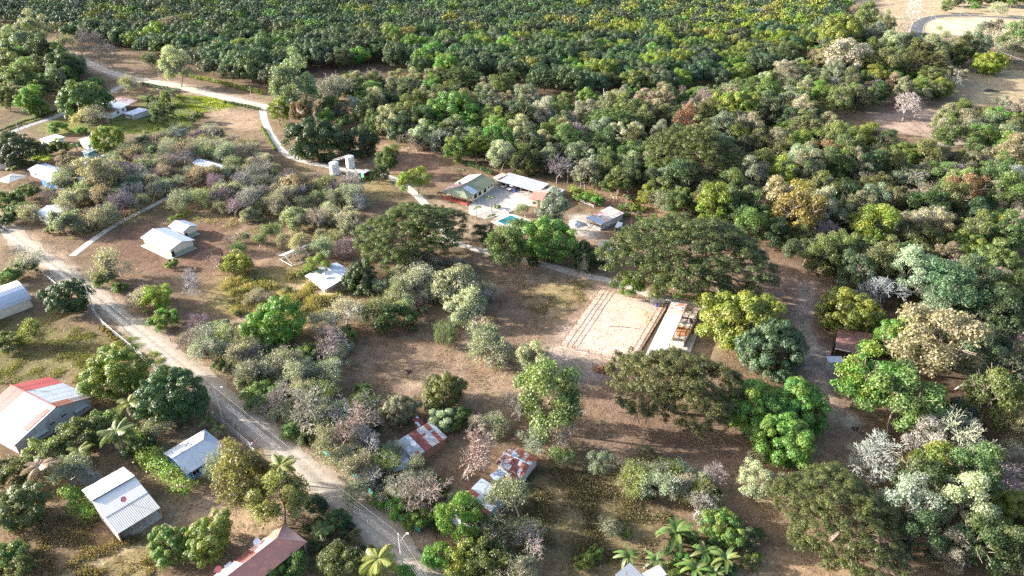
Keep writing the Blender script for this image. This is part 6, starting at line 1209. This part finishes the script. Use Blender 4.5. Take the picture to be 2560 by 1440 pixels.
for i, (x, y) in enumerate(pts[:NI]):
    c, fl = orch_col(x, y, g); o = bpy.data.objects.new('orchard_tree', OM[i % 4]); C.objects.link(o); s = g.uniform(.95, 1.28); o.scale = (s, s, s * g.uniform(.9, 1.15)); o.location = (x, y, -.1); o.rotation_euler = (0, 0, g.uniform(0, 6.28)); o.color = jit(c, g, .2) + (fl * g.uniform(.4, 1.2),)
    uu = proj((x, y, 6))[0]; wh = ['far left corner', 'left end', 'stretch above the driveway', 'stretch above the water tower', 'stretch above the green-roofed house', 'stretch above the swimming pool', 'stretch above the giant umbrella tree', 'corner toward the pylon'][int(min(7, max(0, uu // 300)))]
    lk = 'yellow-flushed' if fl > .6 else 'bright green' if fl > .3 else 'dark blue-green'
    tag(o, lk + ' mango tree in the closed orchard, ' + wh, 'tree', lk + ' orchard trees, ' + wh)
far = pts[NI:]; FQ = [lobes_leaves(dome_lobes(np.random.default_rng(800 + i), 7.4, 5.4, 4.9, 55, .20, lowcut=-.3), 1000, .95, np.random.default_rng(810 + i), .2, .4, .85, -.2) for i in range(5)]
VV, cc = [], []
for i, (x, y) in enumerate(far):
    Q, t, s_ = FQ[i % 5]; a = g.uniform(0, 6.28); s = g.uniform(.95, 1.28); Rm = np.array([[math.cos(a), -math.sin(a), 0], [math.sin(a), math.cos(a), 0], [0, 0, g.uniform(.9, 1.15)]]) * s
    VV.append((Q.reshape(-1, 3) @ Rm.T).reshape(-1, 4, 3) + [x, y, -.1]); c, fl = orch_col(x, y, g); c = np.array(jit(c, g, .2)); m_ = np.clip(s_ * fl, 0, 1)[:, None]
    cc.append(np.c_[c * (.55 + .9 * t[:, None]) * (1 - m_) + np.array((.23, .235, .035)) * m_, np.ones(len(Q))])
me = raw_mesh('orchard_canopy', np.concatenate(VV), 4, [])
at = me.attributes.new('leafcol', 'FLOAT_COLOR', 'FACE'); at.data.foreach_set('color', np.concatenate(cc).astype(np.float32).ravel())
m, nt, b = _new('far_foliage'); an = N(nt, 'ShaderNodeAttribute', attribute_name='leafcol'); nt.links.new(an.outputs['Color'], b.inputs['Base Color']); b.inputs['Roughness'].default_value = .6; b.inputs['Specular IOR Level'].default_value = .2; me.materials.append(m)
o = bpy.data.objects.new('orchard_canopy', me); C.objects.link(o); tag(o, 'far mass of mango crowns filling the upper part of the orchard', 'orchard', kind='stuff')
print('orchard', len(pts), 'trees', len(TREES))

# ------------------------------------------------------------------ palms, bananas, papayas: every frond and big leaf its own part
def frond_mesh(name, L, drop, nl=34, w=.85, seed=1):
    g = np.random.default_rng(seed); Q = []; t = np.linspace(.06, 1, nl); rx = L * t * (1 - .12 * t); rz = L * (.42 * t - drop * t ** 2.1); P = np.stack([rx, 0 * t, rz], 1)
    for i in range(nl - 1): a, b = P[i], P[i + 1]; r = .055 * (1 - t[i]) + .012; Q += [[a + [0, -r, 0], b + [0, -r, 0], b + [0, r, 0], a + [0, r, 0]]]
    for i in range(1, nl):
        for sg in (-1, 1):
            l = w * (math.sin(math.pi * min(1, t[i] * .9 + .1)) ** .6 + .15) * g.uniform(.85, 1.1); b = P[i]; d = np.array([.45, sg * .9, -.35 - .2 * g.random()]); d = d / np.linalg.norm(d); hw = np.array([.06 * L / 3.5, 0, 0]); m_ = b + d * l * .5 + [0, 0, .05]; e = b + d * l + [0, 0, -.12 * l]
            Q += [[b - hw * .6, b + hw * .6, m_ + hw, m_ - hw], [m_ - hw, m_ + hw, e + hw * .25, e - hw * .25]]
    Q = np.array(Q); return raw_mesh(name, Q, 4, [LEAF], {'tint': np.clip(.5 + g.normal(size=len(Q)) * .12, 0, 1), 'shoot': g.random(len(Q)) * .6})
FR = [frond_mesh('frond', 3.6, .62, seed=1), frond_mesh('frond', 3.6, .95, seed=2), frond_mesh('frond', 3.3, .30, seed=3)]
def palm(u, v, hpx, c, label, nf=17, s=1.0, alpha=.3, lean=.25):
    """u, v: the heart of the crown; hpx: trunk height in metres"""
    p = gp(u, v, hpx); g = random.Random(int(u * 7 + v)); lx, ly = g.uniform(-lean, lean), g.uniform(-lean, lean)
    r = empty('palm_tree', (p[0] - lx * hpx * .5, p[1] - ly * hpx * .5, -.1), 0, label, 'palm', 'palms'); top = Vector((lx * hpx * .5, ly * hpx * .5, hpx + .1))
    o = MB().tube([(0, 0, 0), tuple(top * .35 + Vector((-lx * .3, 0, 0))), tuple(top * .7), tuple(top)], .20 * s, 7, .12 * s).build('trunk', BARK, r); o.color = (.24, .20, .16, 1)
    for k in range(nf):
        m_ = FR[0 if k % 3 == 0 else 1 if k % 3 == 1 else 2]; child('frond', m_, r, tuple(c) + (alpha,), tuple(top), (g.uniform(-.15, .15), g.uniform(-.25, .30), 2.4 * k + g.uniform(-.2, .2)), (s * g.uniform(.85, 1.1),) * 3)
PG, PY = (.12, .165, .05), (.22, .24, .06)
palm(290, 1078, 7.0, PG, 'tall green coconut palm in the thicket beside the church hall', 18, 1.15); palm(322, 1008, 5.5, PY, 'yellowish palm half hidden behind the large dark mango tree', 14, 1.0, .8); palm(196, 1128, 4.0, PY, 'young yellow-green palm in the thicket below the church hall', 12, .95, .6)
palm(98, 1165, 6.0, (.34, .25, .17), 'dry brown palm above the olive tree at the left edge', 16, 1.1, .0); palm(700, 1165, 4.5, PY, 'yellow-green palm overhanging the road above the golden trees', 15, 1.05, .7); palm(945, 1398, 4.5, PY, 'yellow-green palm beside the lowest utility pole', 16, 1.1, .7)
palm(640, 845, 2.2, PY, 'young palm at the foot of the rounded green tree, left of two', 12, .95, .6); palm(692, 838, 2.0, PG, 'young palm at the foot of the rounded green tree, right of two', 12, .9, .5); palm(802, 1322, 2.4, PG, 'small palm between the salmon roof and the road', 11, .8)
palm(1225, 494, 5.6, PG, 'slim courtyard palm, taller of the pair below the green roof', 10, .62); palm(1192, 518, 4.2, PG, 'slim courtyard palm, shorter of the pair below the green roof', 9, .55); palm(1228, 538, 2.0, PG, 'small palm at the pool deck corner', 9, .6); palm(1153, 424, 3.0, PG, 'small palm on the bare red soil behind the green roof', 9, .6)
palm(140, 352, 5.5, PY, 'coconut palm in the village, left of the cottage', 15, 1.0, .5); palm(188, 362, 5.0, PG, 'coconut palm touching the cottage roof', 15, 1.0, .3); palm(415, 230, 5.0, PG, 'coconut palm behind the striped-roof house lawn', 14, 1.05, .3); palm(390, 222, 4.5, PG, 'smaller palm next to the lawn palm', 12, .9, .3); palm(68, 138, 6.0, (.15, .18, .10), 'pale palm among the trees at the upper left', 14, 1.1, .2)
def banana_leaf(name, L, drop, seed):
    g = np.random.default_rng(seed); n = 9; t = np.linspace(0, 1, n); x = L * t * (1 - .1 * t); z = L * (.55 * t - drop * t * t); w = .30 * L / 2.4 * np.sin(math.pi * np.clip(t * .93 + .05, 0, 1)) ** .5; Q = []
    for i in range(n - 1):
        for sg in (-1, 1): Q.append([[x[i], 0, z[i]], [x[i + 1], 0, z[i + 1]], [x[i + 1], sg * w[i + 1], z[i + 1] + .12 * w[i + 1]], [x[i], sg * w[i], z[i] + .12 * w[i]]])
    Q = np.array(Q); return raw_mesh(name, Q, 4, [LEAF], {'tint': np.clip(.5 + g.normal(size=len(Q)) * .1, 0, 1), 'shoot': g.random(len(Q)) * .5})
BL = [banana_leaf('leaf', 2.5, .75, 1), banana_leaf('leaf', 2.6, 1.05, 2), banana_leaf('leaf', 2.2, .35, 3)]
def banana(u, v, h, s, label, nf=10, c=(.095, .145, .04), alpha=.25):
    p = gp(u, v, h); g = random.Random(int(u + 3 * v)); r = empty('banana_plant', (p[0], p[1], -.1), 0, label, 'banana plant', 'banana plants'); o = MB().tube([(0, 0, 0), (0, 0, h * .6), (0, 0, h + .1)], .16 * s, 7, .09 * s).build('stem', BARK, r); o.color = (.16, .17, .08, 1)
    for k in range(nf): child('leaf', BL[k % 3], r, tuple(x * g.uniform(.8, 1.25) for x in c) + (alpha,), (0, 0, h), (g.uniform(-.3, .3), g.uniform(-.5, .25), 2.4 * k + g.uniform(-.3, .3)), (s * g.uniform(.8, 1.1),) * 3)
banana(1690, 1330, 3.6, 1.7, 'largest banana plant, below the twiggy lower meadow shrubs', 15)
for u, v, h, s, lb in ((1762, 1378, 2.8, 1.25, 'banana plant between the largest one and the bright domed tree'), (1572, 1390, 2.0, 1.1, 'banana plant left of the clump, above the grey edge roof'), (1815, 1398, 3.0, 1.3, 'banana plant under the bright domed tree'), (1738, 1422, 2.5, 1.25, 'banana plant at the bottom edge, middle of the clump'), (1785, 1432, 2.4, 1.1, 'banana plant at the bottom edge, right of the clump'), (1640, 1400, 2.0, 1.0, 'small banana plant above the pale lean-to'), (815, 1382, 1.4, .7, 'small banana plant between salmon roof and lowest pole'), (518, 1050, 2.2, 1.0, 'banana plant at the fence behind the blue house, upper of two'), (548, 1072, 2.2, 1.0, 'banana plant at the fence behind the blue house, lower of two'), (30, 420, 2.4, 1.1, 'banana plant behind the pavilion roof'), (105, 478, 2.4, 1.1, 'banana plant in front of the brilliant white roof'), (60, 465, 2.6, 1.1, 'banana plant between pavilion and brilliant white roof'), (335, 240, 2.5, 1.1, 'banana plant beside the striped-roof house')): banana(u, v, h, s, lb, 10)
def papaya(u, v, h, s, label):
    p = gp(u, v, h); g = random.Random(int(u * 3 + v)); r = empty('papaya_tree', (p[0], p[1], -.1), 0, label, 'papaya tree', 'slender papaya trees'); o = MB().tube([(0, 0, 0), (.1, 0, h * .5), (0, 0, h + .1)], .13, 6, .07).build('trunk', BARK, r); o.color = (.36, .33, .28, 1)
    for k in range(10): child('leaf', BL[k % 3], r, (.15 * g.uniform(.8, 1.2), .19 * g.uniform(.8, 1.2), .07, .3), (0, 0, h), (g.uniform(-.3, .3), g.uniform(-.45, .2), 2.4 * k + g.uniform(-.3, .3)), (s * g.uniform(.5, .65), s * g.uniform(.9, 1.2), s * .55))
for k, (u, v) in enumerate(((1446, 428), (1452, 448), (1475, 420), (1500, 430), (1492, 446), (1512, 470), (1530, 462), (1548, 448), (1570, 455), (1420, 420), (1535, 488), (1566, 490))):
    papaya(u, v, 4.5 + (k * 37 % 5) * .6, .95, 'slender pale-trunked papaya behind the long shed, %s from the carport side' % ['third', 'fourth', 'fifth', 'seventh', 'sixth', 'eighth', 'ninth', 'eleventh', 'last', 'first', 'tenth', 'second last'][k])

# ------------------------------------------------------------------ hedges
def hedge(label, px, w, h, c, alpha=.5, dens=95, size=.34, seed=1, name='hedge', group=None):
    g = np.random.default_rng(seed); pts = [gp(u, v)[:2] for u, v in px]; lob = []
    for a, b in zip(pts, pts[1:]):
        L = np.hypot(*(b - a)); n = max(2, int(L / (w * .55)))
        for k in range(n): q = a + (b - a) * (k + g.random() * .5) / n; lob += [[q[0] + g.normal() * w * .16, q[1] + g.normal() * w * .16, h * g.uniform(.42, .70), w * g.uniform(.42, .62)] for _ in range(2)]
    lob = np.array(lob); o0 = np.array([pts[0][0], pts[0][1], 0]); lob[:, :2] -= o0[:2]; n = int(len(lob) * dens); Q, t, s = lobes_leaves(lob, n, size, g, .25, .7, h / (w * 1.15), -.6, (.5, 1.1), .6)
    Q[..., 2] = np.maximum(Q[..., 2], .02); r = empty(name, tuple(o0), 0, label, 'hedge', group); child('foliage', raw_mesh('hedge_leaves', Q, 4, [LEAF], {'tint': t, 'shoot': s}), r, tuple(c) + (alpha,))
    mb = MB()
    for q in lob[::3]: mb.tube([(q[0], q[1], -.1), (q[0], q[1], q[2])], .05, 4)
    o = mb.build('stems', BARK, r); o['kind'] = 'stuff'; o.color = (.14, .11, .08, 1)
BRI = (.16, .27, .036)
hedge('thick bright green hedge between the open shed and the blue house', [(338, 1112), (372, 1150), (410, 1185), (445, 1215), (480, 1240)], 4.4, 4.0, BRI, .8, 230, .36, 1); hedge('bright green hedge along the far side of the open shed', [(172, 1235), (205, 1268), (240, 1300)], 3.0, 2.6, BRI, .6, 200, .34, 2)
hedge('long clipped yellow-green hedge along the orchard road', [(455, 190), (520, 203), (590, 220), (660, 238)], 2.6, 2.2, (.18, .235, .03), .9, 110, .36, 3); hedge('dark clipped hedge behind the green roof', [(1140, 402), (1185, 420), (1232, 440)], 2.0, 1.8, (.04, .085, .022), .2, 110, .32, 4)
hedge('low hedge below the water tower', [(873, 460), (900, 452), (930, 447)], 1.6, 1.1, (.10, .17, .03), .5, 110, .28, 5); hedge('roadside hedge between orchard road and grass field', [(560, 258), (600, 265), (650, 277)], 2.0, 1.6, (.06, .11, .03), .3, 90, .34, 6); hedge('dark hedge lining the orchard road near the village bend', [(355, 212), (400, 222), (455, 230)], 2.2, 1.7, (.05, .095, .028), .2, 90, .34, 7)
hedge('low green hedge along the concrete driveway', [(655, 320), (672, 350), (690, 378)], 1.0, .9, (.13, .20, .03), .6, 90, .26, 8); hedge('green bushes behind the two-tone house', [(425, 556), (450, 545), (475, 536)], 2.2, 1.7, (.12, .20, .03), .7, 100, .32, 9); hedge('row of bright bushes beside the paddock fence', [(1425, 478), (1455, 490), (1500, 505)], 3.4, 3.0, (.15, .235, .035), .8, 120, .36, 10)
hedge('dark hedge strip on the far verge of the village road', [(0, 330), (60, 308), (110, 292), (160, 272)], 1.8, 1.2, (.05, .075, .025), .1, 80, .34, 11); hedge('bright creeping hedge along the lower umbrella tree', [(2100, 1408), (2130, 1420), (2170, 1440)], 1.6, .9, (.13, .22, .03), .6, 90, .3, 12); hedge('dark bushes along the wall of the long half-rusted shed', [(1537, 528), (1552, 538), (1570, 546)], 2.0, 1.6, (.06, .11, .03), .3, 100, .3, 13)
for k, (u, v) in enumerate(((256, 823), (263, 831), (271, 836), (278, 843), (286, 848), (294, 853), (302, 860), (311, 866))):
    x, y, _w = gp(u, v); cm, tm = KIND['T']['protos'][k % 4]; e = empty('flower_bush', (x, y, -.05), k * .9, '%s round orange-green flower bush along the chain-link fence, counted from the road' % ['first', 'second', 'third', 'fourth', 'fifth', 'sixth', 'seventh', 'eighth'][k], 'shrub', 'flower bushes along the fence'); e.scale = (.42, .42, .5); child('foliage', cm, e, (.20, .145, .035, .3)); child('stem', tm, e, (.14, .1, .07, 1))

# ------------------------------------------------------------------ grasses and ground cover (nobody could count them)
def tufts(name, label, px, n, size, h, c, alpha, seed, clump=3.0, spread=.6):
    g = np.random.default_rng(seed); pw = gpoly(px); xs, ys = [p[0] for p in pw], [p[1] for p in pw]; X, Y = g.uniform(min(xs), max(xs), n * 4), g.uniform(min(ys), max(ys), n * 4)
    k = in_poly(X, Y, pw) & (g.random(n * 4) < np.clip((vnoise(X, Y, clump, seed) + .5 * vnoise(X, Y, clump * 4, seed + 1) - .95 + spread * .6) * 1.6, 0.02, 1) ** 1.5); X, Y = X[k][:n], Y[k][:n]; m_ = len(X); hh = h * g.uniform(.4, 1.15, m_) * (.5 + vnoise(X, Y, clump, seed)); a = g.uniform(0, 6.283, m_); w = size * g.uniform(.5, 1, m_); dx, dy = np.cos(a) * w * .5, np.sin(a) * w * .5; lx, ly = g.normal(size=m_) * hh * .4, g.normal(size=m_) * hh * .4; z0 = np.full(m_, -.05)
    Q = np.stack([np.stack([X - dx, Y - dy, z0], 1), np.stack([X + dx, Y + dy, z0], 1), np.stack([X + dx * .5 + lx, Y + dy * .5 + ly, hh], 1), np.stack([X - dx * .5 + lx, Y - dy * .5 + ly, hh], 1)], 1)
    o = bpy.data.objects.new(name, raw_mesh(name, Q, 4, [LEAF], {'tint': np.clip(.45 + g.normal(size=m_) * .3, 0, 1.3), 'shoot': g.random(m_)})); C.objects.link(o); o.color = tuple(c) + (alpha,); tag(o, label, 'grass', kind='stuff')
tufts('tall_grass', 'tall straw-yellow grass around the dish shed', [(560, 690), (700, 670), (770, 700), (860, 730), (840, 800), (640, 820), (540, 760)], 16000, .16, 1.0, (.30, .25, .11), .12, 1, 3.5, .75)
tufts('dry_grass', 'dry brown grass on the lower left slope', [(30, 1270), (230, 1300), (420, 1340), (380, 1440), (-20, 1440)], 15000, .22, .35, (.25, .185, .11), .05, 2, 2.5, .7)
tufts('meadow_grass', 'thin olive grass over the lower meadow', [(1320, 1160), (1560, 1190), (1680, 1290), (1620, 1400), (1290, 1440)], 15000, .22, .28, (.185, .15, .085), .05, 3, 3.0, .7)
tufts('field_grass', 'patchy green grass on the church field', [(-20, 800), (130, 790), (300, 860), (330, 930), (180, 960), (-20, 960)], 13000, .2, .28, (.185, .17, .075), .08, 4, 3.0, .6)
tufts('weeds', 'yellow-green weeds between arena and clearing', [(1320, 695), (1480, 705), (1480, 740), (1400, 800), (1330, 780), (1290, 720)], 5200, .2, .28, (.28, .225, .12), .1, 5, 2.2, .5)
tufts('groundcover', 'bright yellow-green creeper field beside the orchard road', [(440, 236), (540, 246), (600, 272), (500, 282), (450, 262)], 6000, .45, .5, (.28, .33, .045), .8, 6, 4.0, .9)
tufts('verge_grass', 'bright grass strip between fence and dirt road', [(305, 838), (345, 842), (428, 905), (395, 910)], 3000, .2, .4, (.19, .25, .045), .5, 7, 2.0, .8)
tufts('clearing_grass', 'sparse dry grass over the brown clearings', [(820, 930), (900, 870), (1060, 830), (1240, 700), (1330, 640), (1420, 665), (1400, 850), (1270, 980), (1050, 1000)], 12000, .2, .2, (.30, .225, .13), .1, 8, 3.0, .6)
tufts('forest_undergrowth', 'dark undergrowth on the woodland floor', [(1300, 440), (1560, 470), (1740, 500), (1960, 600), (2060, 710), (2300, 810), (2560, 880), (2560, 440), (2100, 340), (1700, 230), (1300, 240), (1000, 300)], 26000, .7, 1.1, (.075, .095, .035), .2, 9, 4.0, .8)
tufts('scrub_grass', 'pale dry grass under the scrub trees', [(100, 480), (330, 360), (560, 330), (700, 430), (890, 470), (870, 600), (600, 580), (400, 530), (250, 600), (110, 600)], 20000, .25, .45, (.33, .265, .15), .1, 10, 3.5, .7)
tufts('lawn_grass', 'green lawn around the striped-roof house', [(350, 240), (450, 250), (500, 300), (430, 335), (270, 335), (270, 300), (370, 290)], 9000, .3, .25, (.16, .21, .05), .4, 11, 4.0, .8)
tufts('garden_grass', 'bright grass beside the whitewashed hut', [(75, 355), (125, 355), (125, 402), (80, 402)], 3000, .35, .5, (.25, .33, .05), .7, 12, 3.0, .9)
tufts('road_verge_weeds', 'weeds along the far verge of the dirt road', [(190, 670), (330, 770), (470, 880), (600, 990), (720, 1090), (880, 1220), (1020, 1340), (1060, 1330), (900, 1190), (740, 1060), (610, 950), (480, 850), (340, 745), (230, 660)], 9000, .22, .4, (.21, .19, .085), .3, 13, 2.5, .6)
tufts('near_verge_weeds', 'weeds along the near verge of the dirt road', [(200, 735), (330, 840), (470, 960), (600, 1070), (720, 1170), (900, 1330), (960, 1400), (900, 1400), (690, 1180), (560, 1075), (430, 960), (310, 860), (190, 750)], 9000, .22, .4, (.18, .18, .07), .3, 14, 2.5, .6)
def litter(name, label, px, n, size, cols, seed):
    g = np.random.default_rng(seed); pw = gpoly(px); xs, ys = [p[0] for p in pw], [p[1] for p in pw]; X, Y = g.uniform(min(xs), max(xs), n), g.uniform(min(ys), max(ys), n)
    k = in_poly(X, Y, pw) & (rd_at(X, Y) > 3.4) & (g.random(n) < .25 + .75 * vnoise(X, Y, 4.0, seed) ** 2); X, Y = X[k], Y[k]; m_ = len(X)
    P3 = np.stack([X, Y, np.full(m_, .03) + g.random(m_) * .05], 1); Q = leaf_quads(P3, unit(g.normal(size=(m_, 3)) * .35 + [0, 0, 1]), np.full(m_, size), g, .6)
    o = bpy.data.objects.new(name, raw_mesh(name, Q, 4, [LEAF], {'tint': np.clip(.45 + g.normal(size=m_) * .35, 0, 1.4), 'shoot': np.zeros(m_)})); C.objects.link(o); o.color = tuple(cols) + (0,); tag(o, label, 'leaf litter', kind='stuff')
def rd_at(x, y): return np.minimum.reduce([line_dist(x, y, ROADW[k]) for k in ('dirt_road', 'farm_track', 'driveway', 'concrete_path')])
litter('leaf_litter', 'brown fallen leaves strewn over the bare ground', [(0, 480), (900, 440), (1500, 600), (2100, 700), (2100, 1440), (0, 1440)], 90000, .30, (.17, .115, .07), 21)
litter('pale_litter', 'pale dry leaves and chips strewn over the bare ground', [(0, 480), (900, 440), (1500, 600), (2100, 700), (2100, 1440), (0, 1440)], 50000, .24, (.40, .31, .22), 22)
